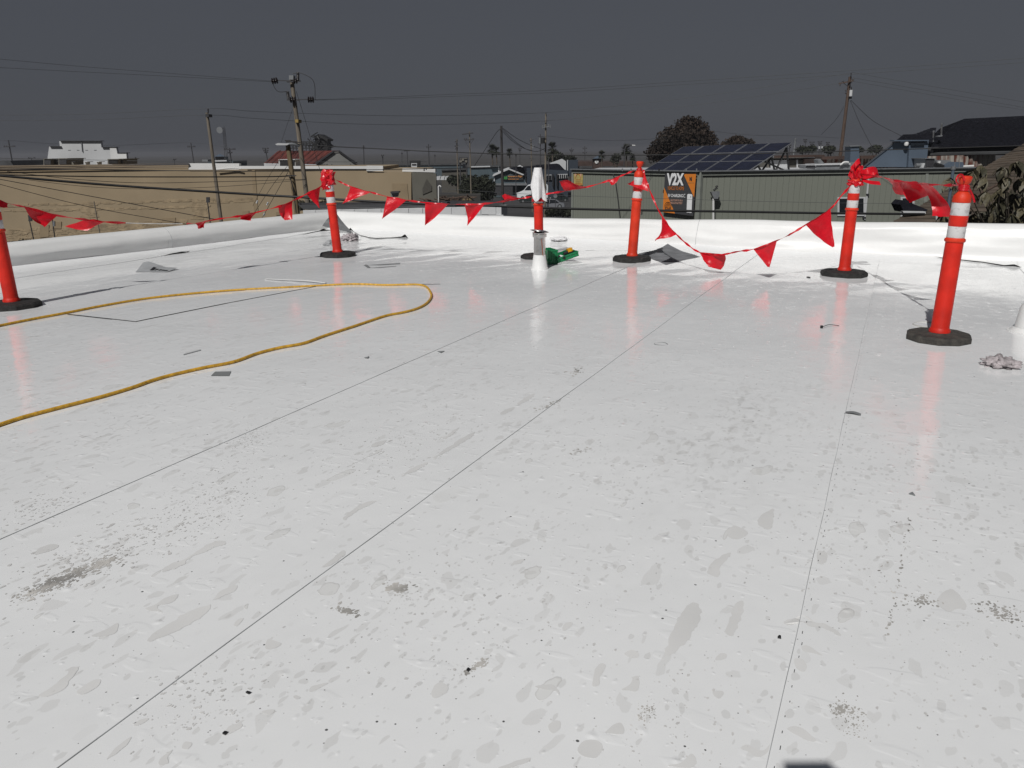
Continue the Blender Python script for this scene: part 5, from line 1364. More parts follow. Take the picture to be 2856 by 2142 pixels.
# ---- vehicles ----------------------------------------------------------------
def car(label, x0, x1, y0, y1, Y, mt, kind='car'):
    """side/three-quarter body lofted from a profile, set on four wheels"""
    c = P((x0 + x1) / 2, y1, Y); t = thing('parked_' + kind, label, kind, V(c.x, c.y, GZ))
    Wd = W(x1 - x0, Y); Hh = W(y1 - y0, Y) * 1.0; zb = GZ
    if kind == 'car': pr = [(-.5, .18), (-.5, .42), (-.46, .50), (-.30, .56), (-.16, .92), (-.02, 1.0), (.20, .98), (.36, .62), (.47, .55), (.5, .40), (.5, .18)]
    else: pr = [(-.5, .16), (-.5, .45), (-.40, .52), (-.28, .62), (-.14, .95), (-.05, 1.0), (.46, 1.0), (.5, .9), (.5, .16)]
    K = Wd / 4.5 if kind == 'car' else Wd / 5.0; dp = 1.75 * K
    pts = [V(c.x + x * Wd, c.y, zb + z * Hh) for x, z in pr]
    b = MB(); n = len(pts)
    rows = []
    for k, (dy, s) in enumerate(((0, .95), (.12, 1), (dp - .12, 1), (dp, .95))):
        for p, (x, z) in zip(pts, pr):
            tuck = .14 * K * max(0, z - .5) / .5
            rows.append(V(c.x + (p.x - c.x) * s, c.y + dy + (tuck if dy < dp / 2 else -tuck), zb + (p.z - zb) * (1 if k in (1, 2) else .98)))
    fs = [(k * n + i, k * n + (i + 1) % n, (k + 1) * n + (i + 1) % n, (k + 1) * n + i) for k in range(3) for i in range(n)] + [tuple(range(n - 1, -1, -1)), tuple(range(3 * n, 4 * n))]
    b.add(rows, fs).build('body', M[mt], t, smooth=True)
    gx_ = [(-.24, .60), (-.14, .88), (-.03, .93), (-.03, .60)] if kind == 'car' else [(-.26, .64), (-.15, .90), (-.03, .92), (-.03, .64)]
    g2 = [(0, .60), (0, .93), (.18, .91), (.30, .62)] if kind == 'car' else [(.0, .64), (.0, .92), (.2, .92), (.2, .64)]
    for gg in (gx_, g2) + (() if kind == 'car' else ([(.23, .64), (.23, .92), (.44, .92), (.44, .64)],)):
        MB().prism([V(c.x + x * Wd, c.y - .03 + .14 * K * (z - .5) / .5, zb + z * Hh) for x, z in gg], V(0, .05, 0)).build('window', M['glass'], t)
    for sx in (-.32, .32):
        for yy in (.06 * K, dp - .06 * K):
            w_ = MB().lathe([(0, -.1 * K), (.31 * K, -.1 * K), (.33 * K, -.06 * K), (.33 * K, .06 * K), (.31 * K, .1 * K), (0, .1 * K)], V(c.x + sx * Wd, c.y + yy, zb + .33 * K), 16, (V(1, 0, 0), V(0, 0, 1), V(0, 1, 0))).build('wheel', M['tyre'], t, smooth=True)
            MB().lathe([(0, 0), (.2 * K, 0), (.2 * K, .03 * K), (0, .05 * K)], V(c.x + sx * Wd, c.y + yy + (-.1 * K if yy < .5 else .1 * K), zb + .33 * K), 12, (V(1, 0, 0), V(0, 0, 1), V(0, -1 if yy < .5 else 1, 0))).build('hub', M['metal'], w_)
    MB().box(V(c.x - .5 * Wd, c.y + .35 * K, zb + .44 * Hh), (.06, .3 * K, .14 * K)).build('headlight', M['white_paint'], t)
    MB().box(V(c.x - .5 * Wd, c.y + dp - .35 * K, zb + .44 * Hh), (.06, .3 * K, .14 * K)).build('headlight', M['white_paint'], t)
    return t
car('white van parked before the gabled shop', 1441, 1530, 512, 556, 99, 'van_white', 'van')
car('dark green car parked in front of the white van', 1447, 1510, 535, 557, 94, 'dark_car')
car('silver saloon car parked right of the cloth-topped post', 1490, 1577, 555, 582, 84, 'silver')
car('black car half hidden under the shopfront, behind the silver car', 1535, 1586, 526, 548, 96, 'dark_car')
ss_ = thing('round_sign', 'pale round street sign above the silver car', 'street sign', loc_of(1549, 560, 80))
MB().lathe([(0, 0), (W(5.5, 80), 0), (W(5.5, 80), .04), (0, .04)], P(1549, 547, 80), 16, (V(1, 0, 0), V(0, 0, 1), V(0, -1, 0))).build('disc', M['metal'], ss_)
MB().tube(P(1549, 553, 80.1), V(P(1549, 553, 80.1).x, 80.1, GZ), .03, None, 6).build('sign_post', M['far_pole'], ss_)

# ---- trees -------------------------------------------------------------------
def leafcloud(b, lobes, n, size, seed, flat=.8):
    r_ = random.Random(seed); tot = sum(l[1].x * l[1].z for l in lobes)
    for c, rad_ in lobes:
        k = int(n * rad_.x * rad_.z / tot)
        for _ in range(k):
            d = V(r_.gauss(0, 1), r_.gauss(0, 1), r_.gauss(0, 1)).normalized()
            s = .55 + .55 * r_.random() ** .7
            lump = 1 + .34 * noise.noise(d * 2.8 + c * .7) + .26 * noise.noise(d * 6.5 + c)
            p = c + V(d.x * rad_.x, d.y * rad_.y, d.z * rad_.z) * s * lump
            u_ = V(r_.gauss(0, 1), r_.gauss(0, 1), r_.gauss(0, flat)).normalized(); v_ = u_.orthogonal().normalized()
            v_ = (Matrix.Rotation(r_.random() * 6.28, 3, u_) @ v_); w_ = u_.cross(v_); z = size * r_.uniform(.6, 1.3)
            b.add([p - v_ * z, p + w_ * z * .6, p + v_ * z, p - w_ * z * .6], [(0, 1, 2, 3)])
def tree(label, lobes, Y, n, size, mt, foot, seed, name='tree', trunk_r=.22):
    L = [(P(x, y, Y + dy), V(W(rx, Y), W(rx, Y) * .8, W(ry, Y))) for x, y, rx, ry, dy in lobes]
    f = loc_of(foot, 450, Y)
    t = thing(name, label, 'tree' if name == 'tree' else 'bush', f)
    b = MB(); top = L[0][0]
    b.path([f, f.lerp(top, .35) + V(.1, 0, 0), f.lerp(top, .7), top], trunk_r, 8, trunk_r * .35)
    for c, r_ in L[1:]: b.path([f.lerp(top, .45), f.lerp(top, .5).lerp(c, .55), c], trunk_r * .5, 6, trunk_r * .15)
    b.build('trunk', M['bark'], t, smooth='all')
    b = MB(); leafcloud(b, L, n, size, seed)
    b.build('crown', M[mt], t, recalc=False)
    return t
tree('large dark bronze-green tree behind the solar panels', [(1905, 395, 62, 42, 0), (1935, 372, 42, 34, 1), (1918, 350, 30, 22, 0), (1870, 405, 45, 34, -1), (1835, 425, 30, 26, 0), (1965, 400, 34, 32, 1), (1985, 418, 20, 22, 0), (1918, 338, 12, 12, 0)], 88, 15000, .15, 'leaf_bronze', 1905, 1, trunk_r=.35)
tree('small dark tree peeking over the top edge of the solar panels', [(2055, 400, 26, 18, 0), (2085, 402, 18, 12, 0), (2028, 408, 20, 12, 0), (2050, 390, 12, 9, 0)], 92, 2600, .16, 'leaf_bronze', 2055, 2)
tree('round dense dark green street tree beyond the far parapet', [(1330, 530, 42, 30, 0), (1318, 515, 30, 22, 0), (1350, 520, 28, 26, 0), (1305, 535, 24, 20, 0), (1345, 545, 30, 18, 0)], 84, 8500, .13, 'leaf', 1330, 3)
tree('loose dark shrub mass left of the round street tree', [(1285, 505, 26, 14, 0), (1262, 500, 14, 10, 0), (1300, 498, 16, 10, 0)], 98, 1600, .18, 'leaf', 1283, 4)
tree('distant dark bush on the skyline right of the transformer pole', [(1548, 437, 20, 12, 0), (1565, 442, 14, 8, 0), (1535, 442, 10, 8, 0)], 130, 900, .25, 'leaf', 1550, 5, 'bush')
tree('small far bush left of the clock tower', [(1592, 443, 13, 7, 0)], 138, 400, .22, 'leaf', 1592, 6, 'bush')
tree('bare-topped far tree with thin crown above the orange post', [(1718, 442, 12, 12, 0), (1726, 436, 6, 8, 0), (1708, 444, 7, 8, 0)], 125, 170, .2, 'leaf', 1718, 7)
tree('low far tree clump right of the pale leaning post', [(2238, 418, 16, 9, 0), (2262, 416, 14, 9, 0)], 150, 500, .25, 'leaf', 2245, 8)
tree('low far dark tree behind the substation posts', [(2310, 418, 16, 9, 0), (2322, 415, 8, 7, 0)], 155, 450, .25, 'leaf', 2312, 9)
tree('far hazy tree between brown pole and blue dormer', [(2445, 415, 14, 9, 0), (2430, 418, 10, 7, 0)], 170, 420, .28, 'leaf', 2442, 10)
tree('far grey tree above the roof of the rusty shed', [(2382, 414, 16, 7, 0), (2398, 418, 10, 6, 0)], 175, 380, .28, 'leaf', 2384, 12)
tree('clipped hedge below the silver car beside the green building', [(1555, 592, 26, 9, 0), (1580, 594, 20, 9, 0), (1535, 594, 16, 8, 0)], 60, 1800, .10, 'leaf', 1560, 13, 'bush', .05)
tree('dark leafy bush at the foot of the beige wall, left end', [(35, 684, 20, 7, 0), (70, 678, 22, 7, 0), (105, 680, 16, 5, 0), (10, 690, 16, 8, 0)], 50, 1500, .10, 'leaf', 50, 14, 'bush', .05)
tree('leafy bush at the foot of the beige wall behind the tall corner pole', [(840, 574, 14, 12, 0), (862, 572, 16, 12, 0), (905, 570, 14, 10, 0), (884, 578, 12, 9, 0)], 50, 900, .11, 'leaf_olive2', 868, 15, 'bush', .05)
def palm(label, x, y, Y, r, seed, foot_y=None):
    c = P(x, y, Y); f = V(c.x, c.y, GZ); t = thing('palm_tree', label, 'palm tree', f, 'palms on the skyline')
    MB().path([f, f.lerp(c, .5) + V(.1, 0, 0), c], W(r * .16, Y), 8, W(r * .12, Y)).build('trunk', M['bark'], t, smooth='all')
    q = random.Random(seed); b = MB(); R_ = W(r, Y)
    for i in range(60):
        az = q.random() * 6.28; el = q.uniform(-.75, 1.35); L_ = R_ * q.uniform(1.0, 1.35)
        d = V(math.cos(az) * math.cos(el), math.sin(az) * math.cos(el), math.sin(el)); s_ = V(-math.sin(az), math.cos(az), 0)
        prev = c
        st_ = c + d * L_ * .45
        for k in range(9):                         # fan blades
            a = (k - 4) * .26
            tip = st_ + (d * math.cos(a) + s_ * math.sin(a)) * L_ * .55 + V(0, 0, -.10 * L_ * abs(a) - .08 * L_ * max(0, 1 - el))
            w_ = s_ * L_ * .07
            b.add([st_ - w_, st_ + w_, tip], [(0, 1, 2)])
        b.add([c - s_ * .03, c + s_ * .03, st_ + s_ * .03, st_ - s_ * .03], [(0, 1, 2, 3)])
    b.build('crown', M['leaf_palm'], t, recalc=False)
palm('fan palm, left one of the twin palms left of the bare dark pole', 1372, 418, 120, 15, 1)
palm('fan palm, right one of the twin palms touching the bare dark pole', 1384, 422, 123, 13, 2)
palm('small fan palm right of the bare dark middle pole', 1421, 425, 125, 11, 3)
palm('tall dense fan palm right of the transformer pole', 1540, 413, 118, 16, 4)
palm('small palm rising behind the clock tower', 1678, 432, 128, 12, 5)
palm('tall palm beside the far street lamp', 1747, 420, 115, 17, 6)
palm('short palm right of the tall palm by the street lamp', 1764, 440, 118, 11, 7)

# ---- low neighbour with white block wall -----------------------------------
nb = bldg('low neighbouring building with white block wall and dark roof, just beyond the parapet', 1130, 21, 'block_building')
YK = 21.0
fr0, fr1 = P(846, 586, YK + 1.5), P(1398, 575, YK - .6)
MB().prism([fr0, fr1, V(fr1.x, fr1.y, GZ), V(fr0.x, fr0.y, GZ)], V(.15, .5, 0)).build('wall', M['block_white'], nb)
bl = 0
dx_ = fr1 - fr0; hx = math.hypot(dx_.x, dx_.y); dn_ = V(dx_.x, dx_.y, 0).normalized(); nn = V(dn_.y, -dn_.x, 0)
bm_ = None
for row in range(3):
    o_ = .2 if row % 2 else 0
    for k in range(int(hx / .41)):
        a = fr0.lerp(fr1, (k * .41 + o_ + .2) / hx) - V(0, 0, .10 + row * .2)
        if k == 0 and row == 0:
            first = MB().box(nb.location, (.398, .03, .188), (dn_, nn, V(0, 0, 1))).build('block', M['block_white'], nb)
            first.location = a + nn * .008 - nb.location
        else:
            c = first.copy(); COL.objects.link(c); c.parent = nb; c.location = a + nn * (.008 + R.uniform(-.003, .004)) - nb.location
e0, e1 = P(832, 572, YK + 7), P(1404, 566, YK + 5)
MB().add([fr0 + V(0, .02, .02), fr1 + V(0, .02, .02), e1, e0], [(0, 1, 2, 3)]).build('roof', M['tar'], nb)
b = MB()
b.prism([e0, e1, e1 + V(0, 0, .06), e0 + V(0, 0, .06)], V(0, .3, 0)).build('roof_upstand', M['metal_dark'], nb)
# gooseneck vent and lamp on that roof
gn = thing('gooseneck_pipe', 'white gooseneck pipe standing beyond the white block wall', 'pipe', P(1223, 566, YK + 5))
MB().path(smoothpts([P(1223, 566, YK + 5), P(1223, 530, YK + 5), P(1223, 521, YK + 5), P(1227, 518, YK + 5), P(1230, 522, YK + 5)]), W(1.8, YK + 5), 8).build('pipe', M['white_paint'], gn, smooth='all')
fx = thing('flood_light', 'grey flood light on a thin post beyond the corner post', 'flood light', P(1098, 580, YK + 3))
MB().tube(P(1097, 592, YK + 3), P(1099, 550, YK + 3), .02, None, 6).build('stem', M['metal_dark'], fx)
slab(MB(), [(1090, 538), (1111, 536), (1108, 549), (1092, 551)], YK + 2.8, .25).build('lamp_box', M['metal'], fx)
slab(MB(), [(1088, 535), (1113, 534), (1112, 538), (1090, 540)], YK + 2.7, .35).build('hood', M['metal_dark'], fx)
# timber debris on the ground by the end wall
db = thing('debris_pile', 'pile of broken brown timber beside the grey end wall', 'debris', P(1250, 560, 58))
b = MB(); q = random.Random(9)
for i in range(70):
    a = P(q.uniform(1168, 1320), q.uniform(548, 562), q.uniform(56, 62)); d = V(q.gauss(0, 1), q.gauss(0, .5), q.gauss(0, .12)).normalized()
    b.box(a, (q.uniform(.3, 1.0), .07, .04), (d, d.orthogonal().normalized(), d.cross(d.orthogonal().normalized())))
b.build('timber', M['wood_brown'], db, kind='stuff')
b = MB()
for i in range(3): b.prism([P(1290 + i * 9, 552, 57), P(1297 + i * 9, 552, 57), P(1297 + i * 9, 559, 57), P(1290 + i * 9, 559, 57)], V(0, .8, 0))
b.build('pallet', M['wood_tan'], db)
slab(MB(), [(1150, 545), (1340, 543), (1340, 600), (1150, 600)], 63, 2).build('bank', M['earth'], db)

# sign posts in front of the beige wall
for lab, top, bot, hd in (('thin sign post with a small grey plate, second from left before the beige wall', (146, 612), (154, 672), (147, 617, 152, 631)), ('thin sign post with a dark meter box, leftmost before the beige wall', (79, 600), (96, 678), (79, 600, 88, 617)), ('plain brown thin post before the beige wall, in the middle of the left string', (262, 562), (280, 660), None), ('thin post with a clamp on top close to the slender grey pole', (577, 550), (585, 612), (575, 550, 584, 565))):
    t = pole(lab, top, bot, 48, 3, 3.4, 'wood_dark' if hd else 'wood', 'sign post', 'sign_post')
    if hd: bit(t, hd[0], hd[1], hd[2], hd[3], 48, 'plate', 'metal_dark' if hd[0] < 100 or hd[0] > 500 else 'metal', .1)

# ---- grey-green building ------------------------------------------------------
ZT = .2
c0, c1, c2 = G(1600, 474, ZT), G(1955, 480, ZT), G(2745, 469.5, ZT)
gbld = thing('green_building', 'long grey-green building with vertical board siding beyond the far parapet', 'building', V(c0.x, c0.y, GZ))
def wallface(a, b_, name, sp_, seed):
    """vertical board siding: a joined run of boards with recessed joints"""
    d = (b_ - a); L_ = V(d.x, d.y, 0).length; d = V(d.x, d.y, 0).normalized(); out = V(d.y, -d.x, 0)
    MB().prism([V(a.x, a.y, GZ), V(b_.x, b_.y, GZ), V(b_.x, b_.y, ZT), V(a.x, a.y, ZT)], -out * .3).build('wall', M['seafoam'], gbld)
    rb = random.Random(seed); n = int(L_ / sp_); first = None
    for i in range(n):
        c = V(a.x, a.y, (GZ + ZT) / 2 - .1) + d * (i + .5) * sp_ + out * (.007 + rb.uniform(-.002, .002))
        if first is None:
            first = MB().box(gbld.location, (sp_ - .014, .024, ZT - GZ - .2), (d, out, V(0, 0, 1))).build('siding_board', M['seafoam'], gbld)
            first.location = c - gbld.location
        else:
            q = first.copy(); COL.objects.link(q); q.parent = gbld; q.location = c - gbld.location
    MB().box((a + b_) / 2 + out * .06 + V(0, 0, -.07), (L_, .12, .18), (d, out, V(0, 0, 1))).build('fascia', M['seafoam_trim'], gbld)
    MB().box((a + b_) / 2 + out * .10 + V(0, 0, .045), (L_ + .1, .30, .05), (d, out, V(0, 0, 1))).build('roof_flashing', M['metal'], gbld)
    return d, out
d1, o1 = wallface(c0, c1, 'wall', .20, 1)
d2, o2 = wallface(c1, c2, 'wall', .30, 2)
MB().box(V(c1.x, c1.y, (GZ + ZT) / 2) + o1 * .04, (.22, .16, ZT - GZ), (d1, o1, V(0, 0, 1))).build('corner_trim', M['seafoam_trim'], gbld)
MB().box(V(c0.x, c0.y, (GZ + ZT) / 2) + o1 * .04, (.12, .14, ZT - GZ), (d1, o1, V(0, 0, 1))).build('corner_trim', M['seafoam_trim'], gbld)
rf = [c0 + V(0, .2, -.25), c1 + V(0, .2, -.25), c2 + V(0, .2, -.25), c2 + V(-2, 16, -.25), c0 + V(3, 14, -.25)]
MB().prism(rf, V(0, 0, .06)).build('flat_roof', M['dim_white'], gbld)
def onwall(px, py, which, off=.03):
    a, o_ = (c0, o1) if which == 1 else (c1, o2)
    r_ = ray(px, py); o0 = V(0, 0, H)
    t = (a - o0).dot(o_) / r_.dot(o_)
    return o0 + r_ * t + o_ * off
def wallpoly(px, which, off, th, name, mt, parent):
    q = [onwall(x, y, which, off) for x, y in px]
    return MB().prism(q, (o1 if which == 1 else o2) * th).build(name, M[mt], parent)
# battens and trims on the right part
for x0, x1, y0, y1 in ((2577, 2585, 473, 612), ):
    wallpoly([(x0 + 4, y0), (x1 + 4, y0), (x1 - 6, y1), (x0 - 6, y1)], 2, .035, .03, 'batten', 'seafoam_trim', gbld)
wallpoly([(2419, 490), (2423, 490), (2412, 612), (2408, 612)], 2, .035, .05, 'conduit', 'dim_white', gbld)
wallpoly([(2414, 540), (2421, 540), (2421, 546), (2414, 546)], 2, .05, .06, 'conduit_clamp', 'metal_dark', gbld)
wallpoly([(2404, 604), (2412, 604), (2412, 609), (2404, 609)], 2, .05, .06, 'conduit_clamp', 'metal_dark', gbld)
def window(px, which, mull=None):
    (x0, y0), (x1, y1) = px
    f = wallpoly([(x0, y0), (x1, y0 - 1), (x1, y1), (x0, y1)], which, .03, .05, 'window_frame', 'dim_white', gbld)
    wallpoly([(x0 + 5, y0 + 4), (x1 - 6, y0 + 3), (x1 - 6, y1 - 5), (x0 + 5, y1 - 5)], which, .07, .02, 'pane', 'glass', gbld)
    wallpoly([(x1 - 4, y0 + 3), (x1 - 1, y0 + 3), (x1 - 1, y1 - 2), (x1 - 4, y1 - 2)], which, .075, .02, 'jamb', 'dim_white', gbld)
window(((2334, 550), (2412, 602)), 2)
window(((2510, 549), (2548, 612)), 2)
for x in (1736, 1760, 1838, 1914, 1943):
    t_ = thing('vent_stub', 'thin roof vent stub above the green wall, %s' % {1736: 'left of the orange post', 1760: 'just left of the orange post', 1838: 'dark one at the solar panels', 1914: 'left one above the banner', 1943: 'right one above the banner'}[x], 'vent pipe', P(x, 476, 41))
    MB().tube(P(x, 477, 41), P(x, 470, 41), .035, None, 6).build('pipe', M['black' if x == 1838 else 'metal'], t_)
# flood light on white post, right of the banner
fl2 = thing('flood_light', 'grey twin flood light hood on a white post beside the banner', 'flood light', onwall(1985, 612, 2, .35))
pa, pb_ = onwall(1983, 612, 2, .35), onwall(1983, 553, 2, .35)
MB().tube(pa, pb_, .055, None, 10).build('post', M['white_paint'], fl2, smooth=True)
q = [onwall(x, y, 2, .28) for x, y in ((1974, 534), (1996, 532), (1998, 538), (1993, 553), (1982, 553))]
MB().prism(q, o2 * .22).build('hood', M['metal'], fl2)
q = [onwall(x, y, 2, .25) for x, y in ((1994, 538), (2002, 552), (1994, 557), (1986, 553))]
MB().prism(q, o2 * .04).build('hood_shadow_plate', M['metal_dark'], fl2)  # dark plate painted as the hood's shadow
for x, y in ((1985, 530), (1991, 521), (1990, 526)):
    MB().tube(onwall(x - 2, y, 2, .38), onwall(x + 3, y - 3, 2, .38), .05, None, 8).build('knuckle', M['black'], fl2)
# black cable down the wall
MB().path([onwall(x, y, 1, .08) for x, y in ((1702, 474), (1710, 480), (1719, 500), (1727, 560), (1733, 612))], .03, 5).build('hanging_cable', M['wire'], gbld)
# yellow poster
yp = thing('poster', 'faded yellow poster with an arch print at the left end of the green wall', 'poster', onwall(1614, 518, 1, .05))
wallpoly([(1602, 479), (1628, 480), (1627, 517), (1603, 518)], 1, .05, .012, 'sheet', 'poster', yp)
ar = [onwall(1615, 498, 1, .07) + d1 * (.20 * math.cos(a)) + V(0, 0, .24 * math.sin(a)) for a in [math.pi * i / 10 for i in range(11)]]
MB().path(ar, .022, 5).build('arch_print', M['poster_dark'], yp)
for y in (500, 504, 509): wallpoly([(1608, y), (1622, y), (1622, y + 1.3), (1608, y + 1.3)], 1, .066, .006, 'print_line', 'poster_dark', yp)
for x0, x1 in ((1603.5, 1609), (1621, 1627)): wallpoly([(x0, 480.5), (x1, 480.5), ((x0 + x1) / 2 + (3 if x0 < 1610 else -3), 497)], 1, .066, .006, 'corner_print', 'banner_peach', yp)
wallpoly([(1606, 511), (1626, 511), (1626, 516), (1606, 516)], 1, .066, .006, 'print_band', 'poster_dark', yp)
# V2X banner -------------------------------------------------------------------
BO = .16
BX = lambda x: 1500 + x * .2532
BY = lambda y: 250 + y * .2532
bnr = thing('banner', 'hanging charcoal and orange banner reading V2X on the green wall', 'banner', onwall(1905, 600, 1, .05))
def bp(pts, off, mt, name, th=.006):
    return wallpoly([(BX(x), BY(y)) for x, y in pts], 1, off + BO, th, name, mt, bnr)
bp([(1435, 925), (1778, 928), (1745, 1390), (1410, 1345)], .06, 'banner_dark', 'cloth', .015)
bp([(1640, 928), (1778, 928), (1756, 1185)], .08, 'banner_orange', 'orange_panel')
bp([(1426, 1075), (1410, 1345), (1545, 1362)], .08, 'banner_orange', 'orange_panel')
rtv = (onwall(BX(1770), BY(926), 1) - onwall(BX(1440), BY(926), 1)).normalized(); upv_ = V(0, 0, 1)
k2 = (onwall(1956, 540, 1) - onwall(1860, 540, 1)).length / 96 * .2532       # metres per crop pixel
def bt(s_, x, y, h, w, mt, **k): return text(s_, M[mt], bnr, onwall(BX(x), BY(y), 1, .09 + BO), h * k2, rtv, upv_, width=w * k2, **k)
bt('V2X', 1452, 1058, 112, 205, 'ink', bold=.05, depth=.0)
bt('V2X', 1455, 1052, 104, 190, 'banner_white', bold=.045, depth=.012)
bt('VEHICLE TO HOME', 1466, 1102, 30, 182, 'banner_orange', depth=.004)
bt('EV CHARGING', 1470, 1180, 27, 165, 'banner_white', bold=.02, depth=.004)
bt('USE YOUR EV AS A', 1497, 1226, 17, 135, 'banner_peach', bold=.02, depth=.004)
bt('BACKUP BATTERY', 1500, 1256, 17, 130, 'banner_peach', bold=.02, depth=.004)
bt('SOLAR', 1434, 1322, 30, 72, 'ink', bold=.03, depth=.012)
def bpath(pts, r_, mt, name): MB().path([onwall(BX(x), BY(y), 1, .095 + BO) for x, y in pts], r_, 5).build(name, M[mt], bnr)
bpath([(1470 + 36 * math.cos(a), 1282 - 46 * math.sin(a)) for a in [math.pi * i / 10 for i in range(11)]], .012, 'ink', 'logo_arch')
for i, y in enumerate((1248, 1262, 1276)): bpath([(1470 - 14 - 8 * i, y), (1470 + 14 + 8 * i, y)], .009, 'ink', 'logo_bar')
bp([(1682, 1155), (1692, 1146), (1730, 1150), (1738, 1162), (1728, 1356), (1674, 1350)], .085, 'banner_white', 'charger_print')
bp([(1720, 1168), (1726, 1168), (1725, 1185), (1719, 1185)], .095, 'ink', 'charger_mark')
bpath([(1662, 1150), (1645, 1152), (1644, 1182), (1660, 1184)], .014, 'banner_white', 'plug_print')
bpath([(1654, 1146), (1654, 1156)], .012, 'banner_white', 'plug_print')
bp([(1708, 960), (1716, 962), (1716, 1005), (1708, 1003)], .09, 'ink', 'emblem_bar')
bp([(1726, 958), (1734, 958), (1733, 1006), (1725, 1006)], .09, 'ink', 'emblem_bar')
bp([(1708, 960), (1716, 962), (1733, 1006), (1725, 1006)], .088, 'ink', 'emblem_bar')
bp([(1688, 1020), (1754, 1020), (1754, 1027), (1688, 1027)], .09, 'poster_dark', 'small_print')

# solar array ------------------------------------------------------------------
sa_ = thing('solar_array', 'tilted array of dark blue solar panels on the green building roof', 'solar array', P(1796, 476, 47))
BL, BR, TL, TR = P(1790, 478, 47), P(2088, 477, 43.7), P(1905, 409, 51), P(2212, 397, 47.5)
nrm_s = (BR - BL).cross(TL - BL).normalized()
if nrm_s.z < 0: nrm_s = -nrm_s
def sp_pt(s, t): return BL.lerp(BR, s).lerp(TL.lerp(TR, s), t)
rows_ = [(0, .335), (.345, .655), (.675, 1)]
for r0, r1 in rows_:
    for c in range(5):
        s0, s1 = c / 5 + .004, (c + 1) / 5 - .004
        q = [sp_pt(s0, r0), sp_pt(s1, r0), sp_pt(s1, r1), sp_pt(s0, r1)]
        p = MB().prism(q, -nrm_s * .05).build('solar_panel', M['frame'], sa_)
        iq = [sp_pt(s0 + .006, r0 + .008), sp_pt(s1 - .006, r0 + .008), sp_pt(s1 - .006, r1 - .008), sp_pt(s0 + .006, r1 - .008)]
        g = MB(); g.prism([v + nrm_s * .004 for v in iq], nrm_s * .004)
        g.build('glass', M['solar'], p)
b = MB()
for t_ in (.12, .55, .9):
    b.tube(sp_pt(0, t_) - nrm_s * .12, sp_pt(1, t_) - nrm_s * .12, .05, None, 6)
b.build('rail', M['frame'], sa_)
zf_ = BL.z - .1
def leg(p, q, r_=.055): MB().tube(p, q, r_, None, 6).build('strut', M['strut'], sa_)
for s_ in (.98, .6, .2):
    for t_, xo in ((.9, 0), (.55, 0), (.25, 0)):
        a = sp_pt(s_, t_) - nrm_s * .14
        leg(a, V(a.x + .35, a.y + .3, zf_)); leg(a, V(a.x - .7, a.y - .5, zf_))
    a = sp_pt(s_, .9) - nrm_s * .14; c = sp_pt(s_, .4) - nrm_s * .14
    leg(V(a.x + .2, a.y + .2, zf_), c)
# roof clutter behind, at right of the array
t = block('cream wall with two grey doors behind the solar panel legs', [(2140, 443), (2296, 441)], 56, 6, 'hvac'); eave(t, [(2146, 436), (2300, 432)], 55.6, 'brown_roof', 5)
slab(MB(), [(2150, 447), (2196, 446), (2196, 480), (2150, 480)], 55.7, .1).build('white_panel', M['dim_white'], t)
for x0, x1 in ((2198, 2221), (2227, 2246)): slab(MB(), [(x0, 447), (x1, 446.5), (x1, 475), (x0, 475)], 55.8, .12).build('door', M['grey_dark'], t)
slab(MB(), [(2222, 446), (2226, 446), (2226, 475), (2222, 475)], 55.7, .2).build('door_post', M['dim_white'], t)
def corrugated(label, poly, Y, pitch, name='corrugated_shed'):
    x0, x1 = poly[0][0], poly[1][0]; t = bldg(label, (x0 + x1) / 2, Y, name, 'shed')
    b = MB(); a, c = P(*poly[0], Y), P(*poly[1], Y); d0, d3 = P(*poly[3], Y), P(*poly[2], Y)
    n = int((c - a).length / pitch * 2); v = []
    for i in range(n + 1):
        o_ = V(0, .05 * (1 if i % 2 else -1), 0); v += [a.lerp(c, i / n) + o_, d0.lerp(d3, i / n) + o_]
    b.add(v, [(2 * i, 2 * i + 2, 2 * i + 3, 2 * i + 1) for i in range(n)]).build('corrugated_sheet', M['rust_sheet'], t)
    slab(MB(), [poly[0], poly[1], poly[2], (poly[2][0], 500), (poly[3][0], 500), poly[3]], Y + .12, 5).build('frame_wall', M['brown_roof'], t)
    return t
t = corrugated('rusty corrugated metal shed behind the shredded-top post', [(2296, 445), (2480, 441), (2480, 462), (2296, 464)], 52, .22)
slab(MB(), [(2292, 437), (2484, 433), (2484, 441.5), (2292, 445)], 51.6, 1.2).build('roof_edge', M['brown_roof'], t)
t = corrugated('rusty corrugated metal wall under the charcoal shingle roof', [(2582, 436), (2775, 430), (2775, 468), (2582, 468)], 47.5, .26)
# duct chimney
dc = thing('chimney_duct', 'square grey metal duct rising left of the blue dormer', 'chimney', P(2385, 465, 46))
slab(MB(), [(2373, 408), (2396, 407), (2397, 452), (2371, 452)], 46, .8).build('duct', M['blue_wall'], dc)
slab(MB(), [(2369, 452), (2399, 452), (2400, 468), (2368, 468)], 45.9, 1.0).build('base', M['metal'], dc)
slab(MB(), [(2371, 406), (2398, 405), (2398, 408), (2371, 409)], 45.9, 1).build('cap', M['metal'], dc)
